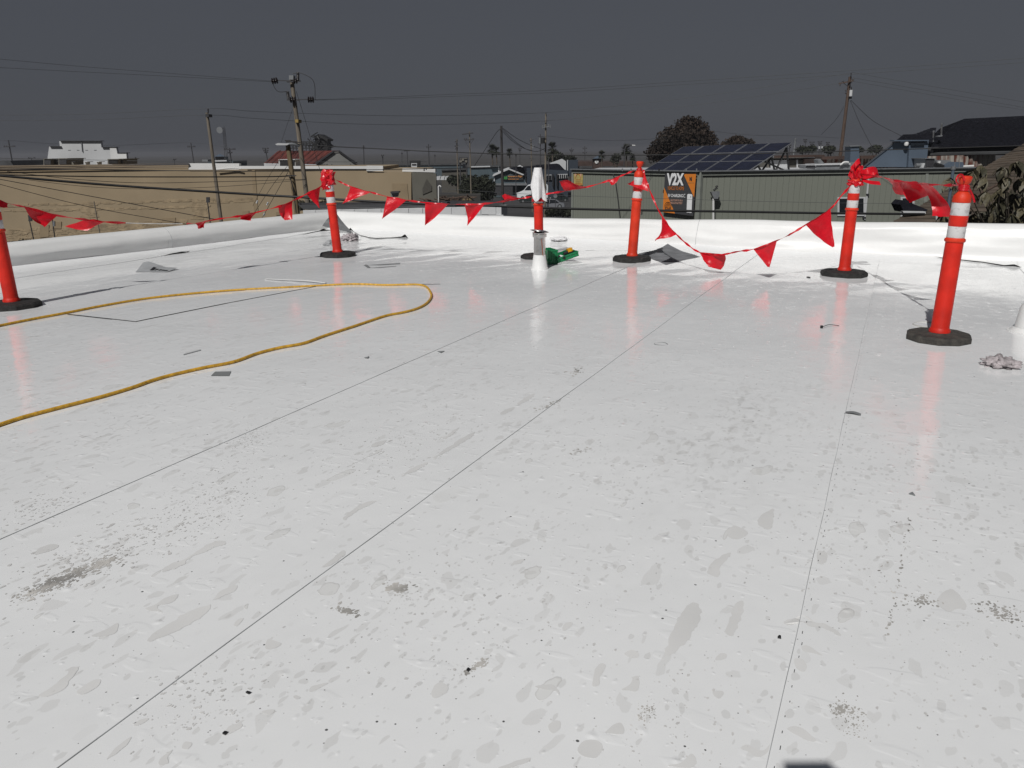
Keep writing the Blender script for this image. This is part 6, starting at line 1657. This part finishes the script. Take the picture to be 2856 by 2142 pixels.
# rooftop unit: pale curved pipe and long cabinet
ru = thing('rooftop_unit', 'long grey rooftop cabinet with a white elbow pipe, left of the square duct', 'rooftop unit', P(2320, 470, 43))
slab(MB(), [(2275, 460), (2370, 458), (2370, 470), (2275, 472)], 43, 1.2).build('cabinet', M['metal'], ru)
slab(MB(), [(2272, 457.5), (2372, 455.5), (2372, 459), (2272, 461)], 42.9, 1.4).build('lid', M['dim_white'], ru)
slab(MB(), [(2281, 446), (2288, 443), (2302, 459), (2284, 459)], 43.2, .6).build('hood', M['metal'], ru)
MB().path(smoothpts([P(2343, 460, 42.8), P(2348, 457, 42.8), P(2353, 453, 42.8), P(2360, 452, 42.8), P(2367, 453, 42.8)]), W(2.6, 43), 8).build('elbow_pipe', M['white_paint'], ru, smooth='all')
unit('small pale rooftop box between solar panel legs and the long cabinet', 2248, 2276, 461, 471, 42.6, mt='dim_white', dep=1)
# blue dormer
bd = bldg('slate blue slanted dormer block with a dark louvre and white lamp', 2500, 44, 'dormer')
slab(MB(), [(2408, 466), (2494, 398), (2540, 396), (2536, 466)], 44, .15).build('side_wall', M['blue_wall'], bd)
slab(MB(), [(2537, 392), (2590, 391), (2584, 466), (2533, 466)], 43.8, 1.0).build('front_wall', M['blue_wall'], bd)
slab(MB(), [(2540, 399), (2580, 397), (2577, 407), (2541, 407)], 43.75, .2).build('louvre', M['ink'], bd)
for y in (400, 402.5, 405): slab(MB(), [(2541, y), (2579, y - 1), (2579, y), (2541, y + 1)], 43.68, .06).build('slat', M['dk_blue'], bd)
MB().path([P(2408, 465, 43.9), P(2494, 397.5, 43.9)], .025, 5).build('slope_trim', M['ink'], bd)
slab(MB(), [(2494, 390.5), (2591, 390), (2591, 393), (2494, 394)], 43.6, .5).build('top_trim', M['blue_wall'], bd)
MB().lathe([(0, -.12), (.09, -.09), (.12, 0), (.09, .09), (0, .12)], P(2528, 401, 43.7), 12).build('lamp', M['white_paint'], bd, smooth=True)
# charcoal shingle roof
cr_ = bldg('big charcoal shingle roof with two steel flues at the right', 2700, 50, 'shingle_roof_house', 'house')
def shingle_plane(A, B_, C, D, rows, cols, mt, name, parent, seed, thick=.02):
    """A-B lower edge, D-C upper edge: courses of shingles, each course lapped over the one below"""
    q = random.Random(seed); b = MB(); n_ = (B_ - A).cross(D - A).normalized()
    if n_.dot(V(0, -1, .5)) < 0: n_ = -n_
    for r_ in range(rows):
        t0, t1 = r_ / rows, min(1.0, (r_ + 1.12) / rows); s = 0
        while s < 1:
            w = q.uniform(.6, 1.4) / cols; e_ = min(1, s + w)
            a = A.lerp(B_, s).lerp(D.lerp(C, s), t0) + n_ * (thick + q.uniform(0, thick * .7)); b2 = A.lerp(B_, e_).lerp(D.lerp(C, e_), t0) + n_ * (thick + q.uniform(0, thick * .7))
            c2_ = A.lerp(B_, e_).lerp(D.lerp(C, e_), t1); d2_ = A.lerp(B_, s).lerp(D.lerp(C, s), t1)
            b.add([a, b2, c2_, d2_, a - n_ * thick * 1.3, b2 - n_ * thick * 1.3], [(0, 1, 2, 3), (4, 5, 1, 0)])
            s = e_
    o = b.build(name, M[mt], parent, kind='stuff', recalc=False)
    MB().prism([p - n_ * .3 for p in (A, B_, C, D)], -n_ * .12).build('roof_deck', M['tar'], parent)
    return o
YR = 49
shingle_plane(P(2587, 413, YR - .6), P(2960, 405, YR - 4), P(2960, 318, YR + 4), P(2690, 331, YR + 5), 34, 46, 'shingle_dark', 'shingles', cr_, 3, .03)
shingle_plane(P(2565, 414, YR), P(2640, 411, YR - .7), P(2690, 331, YR + 5), P(2624, 357, YR + 3.3), 26, 10, 'shingle_dark', 'shingles', cr_, 4, .03)
shingle_plane(P(2487, 398, YR - 1), P(2600, 398, YR - 1.5), P(2612, 356, YR + 3), P(2602, 356, YR + 3), 12, 14, 'shingle_dark', 'shingles', cr_, 5, .03)
shingle_plane(P(2494, 397, YR - 1.2), P(2570, 397, YR - 1.3), P(2561, 374, YR + 1), P(2520, 375, YR + 1), 8, 10, 'shingle_dark', 'shingles', cr_, 6, .03)
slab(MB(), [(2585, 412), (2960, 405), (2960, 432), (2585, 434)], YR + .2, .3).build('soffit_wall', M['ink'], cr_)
slab(MB(), [(2585, 410), (2960, 402.5), (2960, 407), (2585, 414.5)], YR - 4.2 if 0 else YR - .9, .3).build('fascia', M['metal_dark'], cr_)
for x in (2596, 2640, 2661, 2733, 2756, 2812): slab(MB(), [(x, 418), (x + 8, 418), (x + 6, 425), (x + 2, 427)], YR - .6, .5).build('rafter_tail', M['metal'], cr_)
for x0, y0, y1, xb, lab in ((2604, 364, 395, 2601, 'short steel flue on the charcoal roof'), (2627, 343, 380, 2625, 'tall steel flue on the charcoal roof')):
    f = thing('flue', lab, 'flue', P(xb, y1, YR - .5))
    MB().tube(P(xb, y1, YR - .3), P(x0, y0 + 4, YR - .3), .055, None, 10).build('pipe', M['steel'], f, smooth=True)
    MB().tube(P(x0, y0 + 4, YR - .3), P(x0, y0, YR - .3), .075, .06, 10).build('cap', M['steel'], f, smooth=True)
    slab(MB(), [(xb - 7, y1), (xb + 4, y1 - 3), (xb + 4, y1), (xb - 7, y1 + 2)], YR - .5, .4).build('flashing', M['metal'], f)
# roof-top cowl and skylights right of the dormer
uw = thing('rooftop_cowl', 'small grey barrel cowl in front of the blue dormer', 'vent cowl', P(2563, 466, 42))
MB().tube(P(2554, 461, 42), P(2577, 461, 42), W(5.5, 42), None, 14).build('barrel', M['metal'], uw, smooth=True)
slab(MB(), [(2574, 455), (2580, 455), (2576, 468), (2570, 468)], 41.8, .3).build('end_plate', M['dim_white'], uw)
unit('tall dark grey rooftop cabinet right of the barrel cowl', 2581, 2609, 443, 467, 42.5, mt='metal', dep=1.2)
sk_ = thing('rooftop_hood', 'angled grey rooftop hood with a pale window, right of the dark cabinet', 'rooftop hood', P(2650, 468, 42))
slab(MB(), [(2612, 448), (2648, 447), (2662, 456), (2640, 468), (2610, 468)], 42.2, 1.5).build('hood', M['metal'], sk_)
slab(MB(), [(2618, 450), (2624, 449), (2621, 460), (2616, 460)], 42.1, .1).build('pale_strip', M['white_paint'], sk_)
slab(MB(), [(2640, 462), (2656, 452), (2686, 452), (2690, 466), (2636, 467)], 41.8, 1.2).build('glazed_cover', M['blue_wall'], sk_)
for x in (2663, 2676): slab(MB(), [(x, 452), (x + 1.5, 452), (x, 466), (x - 1.5, 466)], 41.75, .06).build('glazing_bar', M['frame'], sk_)
MB().path([P(2607, 459, 41.9), P(2618, 462, 41.9), P(2630, 467, 41.9)], .12, 6).build('black_flap', M['black'], sk_)
MB().path([P(2686, 465, 41.8), P(2715, 463, 41.8)], .06, 6).build('edge_bar', M['white_paint'], sk_)
pv = thing('vent_stack', 'slim blue-grey vent pipe left of the nearest post top', 'vent pipe', P(2640, 620, 22))
MB().tube(P(2638, 630, 22), P(2659, 470, 22), W(9, 22) / 2, None, 12).build('pipe', M['blue_wall'], pv, smooth=True)
MB().tube(P(2658.6, 473, 22), P(2659.4, 464, 22), W(13, 22) / 2, None, 12).build('collar', M['metal'], pv, smooth=True)

# brown shingled roof close at the right ---------------------------------------
hs = bldg('weathered brown shingled roof rising at the right edge behind the leafy plant', 2760, 24, 'shingled_house', 'house')
A_, B2 = P(2440, 650, 22), P(3300, 690, 19)
D_, C_ = P(2860, 399, 29), P(3300, 330, 27)
shingle_plane(A_, B2, C_, D_, 30, 40, 'shingle_brown', 'shingles', hs, 8, .022)
slab(MB(), [(2512, 571), (2524, 559), (2588, 585), (2580, 593), (2522, 592)], 23, .6).build('porch_roof', M['shingle_dark'], hs)
slab(MB(), [(2518, 589), (2582, 590), (2582, 596), (2521, 595)], 22.8, .14).build('gutter', M['dim_white'], hs)
slab(MB(), [(2530, 595), (2600, 595), (2600, 640), (2534, 640)], 23.2, .3).build('shaded_wall', M['black'], hs)  # black colour stands in for the shade below the porch
MB().path([P(2612, 600, 22.4), P(2614, 630, 22.4)], W(6, 22) / 2, 6).build('post', M['dim_white'], hs)
rp_ = thing('brown_pipe', 'brown slanted pole crossing behind the leafy plant', 'pole', P(2712, 552, 19))
MB().tube(P(2706, 556, 19), P(2800, 505, 18.6), W(7, 19) / 2, None, 8).build('rod', M['wood_brown'], rp_)
dg = thing('lumber_stack', 'grey boards lying below the leafy plant by the parapet', 'boards', P(2745, 612, 18.5))
for i in range(4): slab(MB(), [(2715, 604 + i * 4), (2770, 606 + i * 4), (2770, 608.6 + i * 4), (2715, 606.6 + i * 4)], 18.5, .3).build('board', M['hvac' if i % 2 else 'metal_dark'], dg)

# leafy plant: large drooping leaves, each a part
plr = random.Random(21); YL = 17.0
pt_ = thing('loquat_tree', 'plant with large drooping olive-brown leaves beyond the right end of the parapet', 'tree', loc_of(2790, 640, YL))
b = MB(); base_ = V(P(2790, 640, YL).x, YL, GZ)
twigs = [(2712, 478), (2735, 465), (2800, 470), (2835, 455), (2850, 500), (2705, 535), (2640, 596), (2750, 540), (2790, 530), (2830, 545), (2720, 600), (2770, 590), (2820, 600), (2856, 580), (2648, 500), (2806, 500), (2745, 500), (2785, 560), (2843, 620), (2875, 540), (2880, 470), (2730, 630), (2800, 640)]
fork = P(2800, 700, YL + .3)
b.path([base_, base_.lerp(fork, .6) + V(.06, 0, 0), fork], .07, 8, .05)
for x, y in twigs:
    e = P(x, y, YL + plr.uniform(-.5, .8)); b.path(smoothpts([fork, fork.lerp(e, .5) + V(plr.uniform(-.1, .1), 0, -.08), e], 4), .022, 5, .008)
b.build('branch', M['bark'], pt_, smooth='all')
def leafmesh(mt):
    v, f = [], []; n = 6
    for i in range(n + 1):
        t = i / n; w = .30 * math.sin(math.pi * min(1, t * .92 + .06)) ** .8 * (.5 + .5 * (1 - t * .3)); z = -.35 * t * t * t; x = t
        v += [(x, -w, z - .05 * w + .06 * w), (x, 0, z - .05), (x, w, z + .06 * w)]
    for i in range(n):
        for j in (0, 1): f.append((3 * i + j, 3 * i + j + 1, 3 * i + 4 + j, 3 * i + 3 + j))
    me = bpy.data.meshes.new('leaf'); me.from_pydata(v, [], f); me.materials.append(M[mt])
    for p in me.polygons: p.use_smooth = True
    return me
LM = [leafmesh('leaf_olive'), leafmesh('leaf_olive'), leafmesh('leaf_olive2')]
cnt = 0
for x, y in twigs:
    c = P(x, y, YL + plr.uniform(-.4, .5))
    for k in range(plr.randint(9, 12)):
        o = bpy.data.objects.new('leaf', plr.choice(LM)); COL.objects.link(o); o.parent = pt_
        az = plr.random() * 6.283; dr_ = plr.uniform(-1.25, -.35)
        ln = W(plr.uniform(26, 40), YL)
        o.location = c + V(plr.uniform(-.03, .03), plr.uniform(-.05, .05), plr.uniform(-.04, .04)) - pt_.location
        o.rotation_euler = (plr.uniform(-.4, .4), -dr_, az); o.scale = (ln, ln * plr.uniform(.8, 1.1), ln); cnt += 1
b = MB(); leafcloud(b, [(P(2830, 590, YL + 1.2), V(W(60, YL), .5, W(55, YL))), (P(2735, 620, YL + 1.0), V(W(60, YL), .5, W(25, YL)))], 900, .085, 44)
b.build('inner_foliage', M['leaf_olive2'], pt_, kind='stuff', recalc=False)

# ---- overhead lines ---------------------------------------------------------
wire('upper of two thin lines from the top left to the corner pole insulator', [(-60, 159, 26), (200, 183, 28), (480, 205, 30), (757, 226, 32)], 1.3, 'wire_grey')
wire('lower of two thin lines from the top left to the corner pole insulator', [(-60, 185, 26), (200, 199, 28), (480, 213, 30), (757, 228, 32)], 1.3, 'wire_grey')
wire('long line over the slender pole top, the transformer pole and the brown pole', [(-60, 321.5, 34), (250, 318, 34), (579, 303, 33), (720, 311, 36), (1000, 321, 45), (1220, 322.5, 52), (1522, 314, 62), (1800, 287, 60), (2060, 254, 58), (2374, 203, 55)], 1.2, 'wire_grey')
wire('lower long line from the slender pole clamp to the brown pole crossarm', [(-60, 336, 34), (250, 334, 34), (577, 321, 33), (720, 331, 36), (1000, 346, 45), (1220, 347, 52), (1520, 337, 62), (1800, 310, 60), (2060, 276, 58), (2343, 232, 55)], 1.2, 'wire_grey')
wire('upper of two lines from the corner pole rising to the top right', [(877, 278, 32), (1050, 272, 34), (1220, 264.5, 36), (1560, 250, 38), (1900, 227.5, 39), (2300, 201.5, 38), (2600, 181, 36), (2900, 159, 34)], 1.3, 'wire_grey')
wire('lower of two lines from the corner pole rising to the top right', [(877, 279, 32), (1050, 276, 34), (1220, 270, 36), (1560, 257, 38), (1900, 236, 39), (2300, 212, 38), (2600, 192, 36), (2900, 171, 34)], 1.3, 'wire_grey')
wire('twisted black cable from the street light pole along the skyline to the right', [(820, 402, 29), (917, 408, 28), (1100, 417, 27), (1220, 423, 26.5), (1520, 432, 25), (1800, 432.5, 24), (2060, 429.5, 23.5), (2300, 423, 23), (2600, 414, 22.5), (2900, 405, 22)], 3.2)
wire('thin black line along the top of the beige wall', [(-60, 470, 40), (360, 474.5, 42), (720, 478, 44), (1000, 474, 46), (1220, 470, 48), (1454, 465, 52)], 2.4)
wire('faint line just over the beige roofline at left', [(-60, 440, 60), (250, 446, 64), (560, 451, 66), (900, 451.5, 70), (1190, 451, 75)], 1.4, 'wire_grey')
wire('black cable across the beige wall ending at the short tan pole', [(-60, 486, 18), (325, 493, 22), (720, 493, 27), (803, 491, 28.8)], 4)
wire('thickest black cable sagging low behind the posts to the right', [(-60, 485, 15), (0, 490, 15), (325, 517.5, 16), (720, 543, 17), (825, 549, 17), (1100, 565, 17), (1397, 575, 17), (1660, 584, 17.2), (2060, 590.5, 17.6), (2340, 595, 18), (2578, 597, 19)], 6.8)
wire('thin cable sloping from the left edge to the parapet top', [(-60, 489, 19), (0, 500, 19), (300, 556, 20.5), (602, 612, 22)], 2.4)
wire('thin cable sloping low before the beige wall, the lowest at left', [(-60, 494, 19), (0, 514, 19), (240, 575, 20.5), (482, 619, 22), (560, 634, 22.5)], 2.0)
wire('sagging thin line before the beige wall, upper one to the corner pole', [(20, 478, 24), (200, 499, 26), (390, 510, 28), (600, 507, 30), (852, 500, 31.8)], 1.8)
wire('sagging thin line before the beige wall, lower one to the corner pole', [(80, 502, 24), (250, 521, 26), (423, 527, 28), (640, 519, 30), (852, 501.5, 31.8)], 1.4)
wire('taut guy wire down the left of the corner pole', [(816, 305, 31.9), (800, 350, 31), (784, 398, 30)], 1.2, name='guy_wire', cat='guy wire', n=2)
wire('taut guy wire down the right of the corner pole', [(826, 254, 32), (848, 324, 32), (868, 392, 32), (900, 500, 32)], 1.6, name='guy_wire', cat='guy wire', n=2)
wire('slanting guy wire, left of a close pair before the beige wall', [(820, 440, 31.8), (765, 510, 27), (704, 602, 22)], 1.6, name='guy_wire', cat='guy wire', n=2)
wire('slanting guy wire, right of a close pair before the beige wall', [(832, 430, 31.8), (786, 510, 27), (730, 610, 22)], 1.8, name='guy_wire', cat='guy wire', n=2)
wire('slanting guy wire to the left of the close pair', [(808, 400, 29), (745, 500, 26), (705, 575, 24)], 1.2, name='guy_wire', cat='guy wire', n=2)
for i, (x, y, lab) in enumerate(((717, 563, 'pale guy strain insulator, left one'), (746, 568, 'pale guy strain insulator, middle one'), (737, 598, 'pale guy strain insulator, lowest one'))):
    t = thing('strain_insulator', lab, 'insulator', P(x, y, 24.5)); MB().tube(P(x + 1.5, y - 4, 24.5), P(x - 1.5, y + 4, 24.5), W(2.4, 24.5), None, 8).build('rod', M['dim_white'], t)
wire('drooping cable from the bare dark pole to the lower left', [(1397, 362, 38), (1388, 366, 38), (1363, 402, 50), (1323, 463, 75)], 1.8)
wire('drooping service cable from the bare dark pole, upper of three', [(1403, 358, 38), (1440, 385, 46), (1480, 405, 54), (1520, 419, 62)], 1.8)
wire('drooping service cable from the bare dark pole, middle of three', [(1403, 361, 38), (1435, 393, 46), (1470, 417, 54), (1500, 422, 58), (1520, 413, 62)], 1.8)
wire('drooping service cable from the bare dark pole, lowest of three', [(1403, 367, 38), (1430, 394, 46), (1460, 413, 54), (1484, 420, 60)], 1.8)
wire('thin grey line from the gooseneck across the green wall', [(1229, 526, 27), (1430, 539, 27), (1600, 546.5, 27), (1753, 551, 27), (2060, 560, 27), (2340, 566, 27), (2560, 568, 27)], 1.2, 'wire_grey')
wire('line from the transformer pole sagging right to the bronze-green tree', [(1526, 379, 62), (1650, 391, 66), (1760, 391, 70), (1860, 384, 76)], 1.0, 'wire_grey')
wire('service drop from the brown pole to the charcoal roof', [(2374, 280, 55), (2405, 311, 52), (2441, 341, 50), (2514, 379, 48)], 1.6)
wire('steep service drop from the brown pole to the blue dormer', [(2372, 281, 55), (2392, 330, 52), (2415, 378, 49), (2437, 418, 46)], 1.6)
wire('faint drop wire from the brown pole to the lower left', [(2354, 297, 55), (2330, 335, 60), (2290, 376, 70)], 1.1, 'wire_grey')
wire('line from the brown pole top sloping down to the right edge', [(2374, 201, 55), (2500, 224, 55), (2700, 258, 55), (2920, 295, 55)], 1.1, 'wire_grey')
wire('middle line from the brown pole sloping down to the right edge', [(2379, 217, 55), (2520, 241, 55), (2700, 272, 55), (2920, 311, 55)], 1.2, 'wire_grey')
wire('lowest line from the brown pole sloping down to the right edge', [(2380, 227, 55), (2520, 251, 55), (2700, 282, 55), (2920, 316, 55)], 1.0, 'wire_grey')
wire('faint skyline wire between the far posts at the solar panels', [(1990, 366, 120), (2100, 377, 130), (2220, 378, 140), (2340, 385, 150)], 1.0, 'wire_grey')
wire('faint skyline wire over the white stepped facade', [(-40, 396, 120), (25, 392, 120), (150, 401, 125), (330, 405, 130), (530, 398, 140), (640, 412, 130)], .9, 'wire_grey')

# ---- the photographer behind the lens, whose shadow reaches the bottom edge ----
ph = thing('person', 'person in a dark jacket holding up a phone, standing behind the viewpoint', 'person', (-.10, -.41, 0))
def skin(chains, name, mt, parent, sub=2):
    vs, es, rs, idx = [], [], [], {}
    for ch in chains:
        prev = None
        for p, r_ in ch:
            k = tuple(round(c, 4) for c in p)
            if k not in idx: idx[k] = len(vs); vs.append(p); rs.append(r_)
            if prev is not None and prev != idx[k]: es.append((prev, idx[k]))
            prev = idx[k]
    me = bpy.data.meshes.new(name); me.from_pydata(vs, es, [])
    o = bpy.data.objects.new(name, me); COL.objects.link(o); o.parent = parent
    o.modifiers.new('Skin', 'SKIN'); 
    for v, r_ in zip(me.skin_vertices[0].data, rs): v.radius = (r_, r_)
    me.skin_vertices[0].data[0].use_root = True
    s_ = o.modifiers.new('Sub', 'SUBSURF'); s_.levels = s_.render_levels = sub
    me.materials.append(mt); return o
M['skin'] = mat('skin_tone', (.45, .27, .19), .6)
hip, ch_, nk, hd = (0, -.05, .96), (0, -.04, 1.36), (0, -.02, 1.56), (0, .0, 1.72)
arms = []
for s in (-1, 1):
    arms.append([(ch_, .15), ((s * .19, -.04, 1.46), .065), ((s * .27, .0, 1.17), .048), ((s * .11, .18, 1.24), .036), ((s * .075, .21, 1.27), .030)])
legs = [[(hip, .15), ((s * .10, -.05, .88), .10), ((s * .12, -.03, .48), .07), ((s * .13, -.06, .09), .05), ((s * .14, .08, .04), .045)] for s in (-1, 1)]
skin([[(hip, .15), ((0, -.05, 1.15), .14), (ch_, .15), (nk, .055), ((0, .0, 1.64), .075), (hd, .095), ((0, .0, 1.79), .07)]] + arms + legs, 'body', M['jacket'], ph)
for s in (-1, 1):
    skin([[((s * .075, .21, 1.27), .03), ((s * .085, .225, 1.29), .024)]] + [[((s * .085, .225, 1.29), .024), ((s * .078, .237, 1.275 + .014 * k), .009), ((s * (.06 - .003 * k), .2425, 1.272 + .015 * k), .007)] for k in range(4)], 'hand', M['skin'], ph)
capm = MB().lathe([(.125, 1.765), (.118, 1.80), (.09, 1.85), (.0, 1.868)], V(-.10, -.41, 0), 20)
capm.add([(-.18, -.33, 1.775), (-.02, -.33, 1.775), (-.05, -.205, 1.755), (-.15, -.205, 1.755), (-.18, -.33, 1.765), (-.02, -.33, 1.765), (-.05, -.205, 1.748), (-.15, -.205, 1.748)], [(0, 1, 2, 3), (7, 6, 5, 4), (2, 3, 7, 6), (0, 3, 7, 4), (1, 2, 6, 5)])
capm.build('cap', M['jacket'], ph, smooth=True)
phn = thing('phone', 'black phone held up in both hands of the person', 'phone', (-.1, -.148, 1.26))
MB().box(V(-.10, -.148, 1.295), (.15, .009, .072)).build('case', M['black'], phn)

# ---- the sea haze that thins the far town -----------------------------------
hz = MB().box(V(0, 1500, .8), (4600, 3400, 13)).build('haze', M['roof'])
hz['kind'] = 'stuff'
hm = bpy.data.materials.new('haze'); hm.use_nodes = True; hn = hm.node_tree; hn.nodes.clear()
pvn = hn.nodes.new('ShaderNodeVolumePrincipled')
pvn.inputs['Color'].default_value = (.60, .61, .66, 1); pvn.inputs['Density'].default_value = .0007; pvn.inputs['Anisotropy'].default_value = .35
hn.links.new(pvn.outputs[0], hn.nodes.new('ShaderNodeOutputMaterial').inputs['Volume'])
hz.data.materials.clear(); hz.data.materials.append(hm)
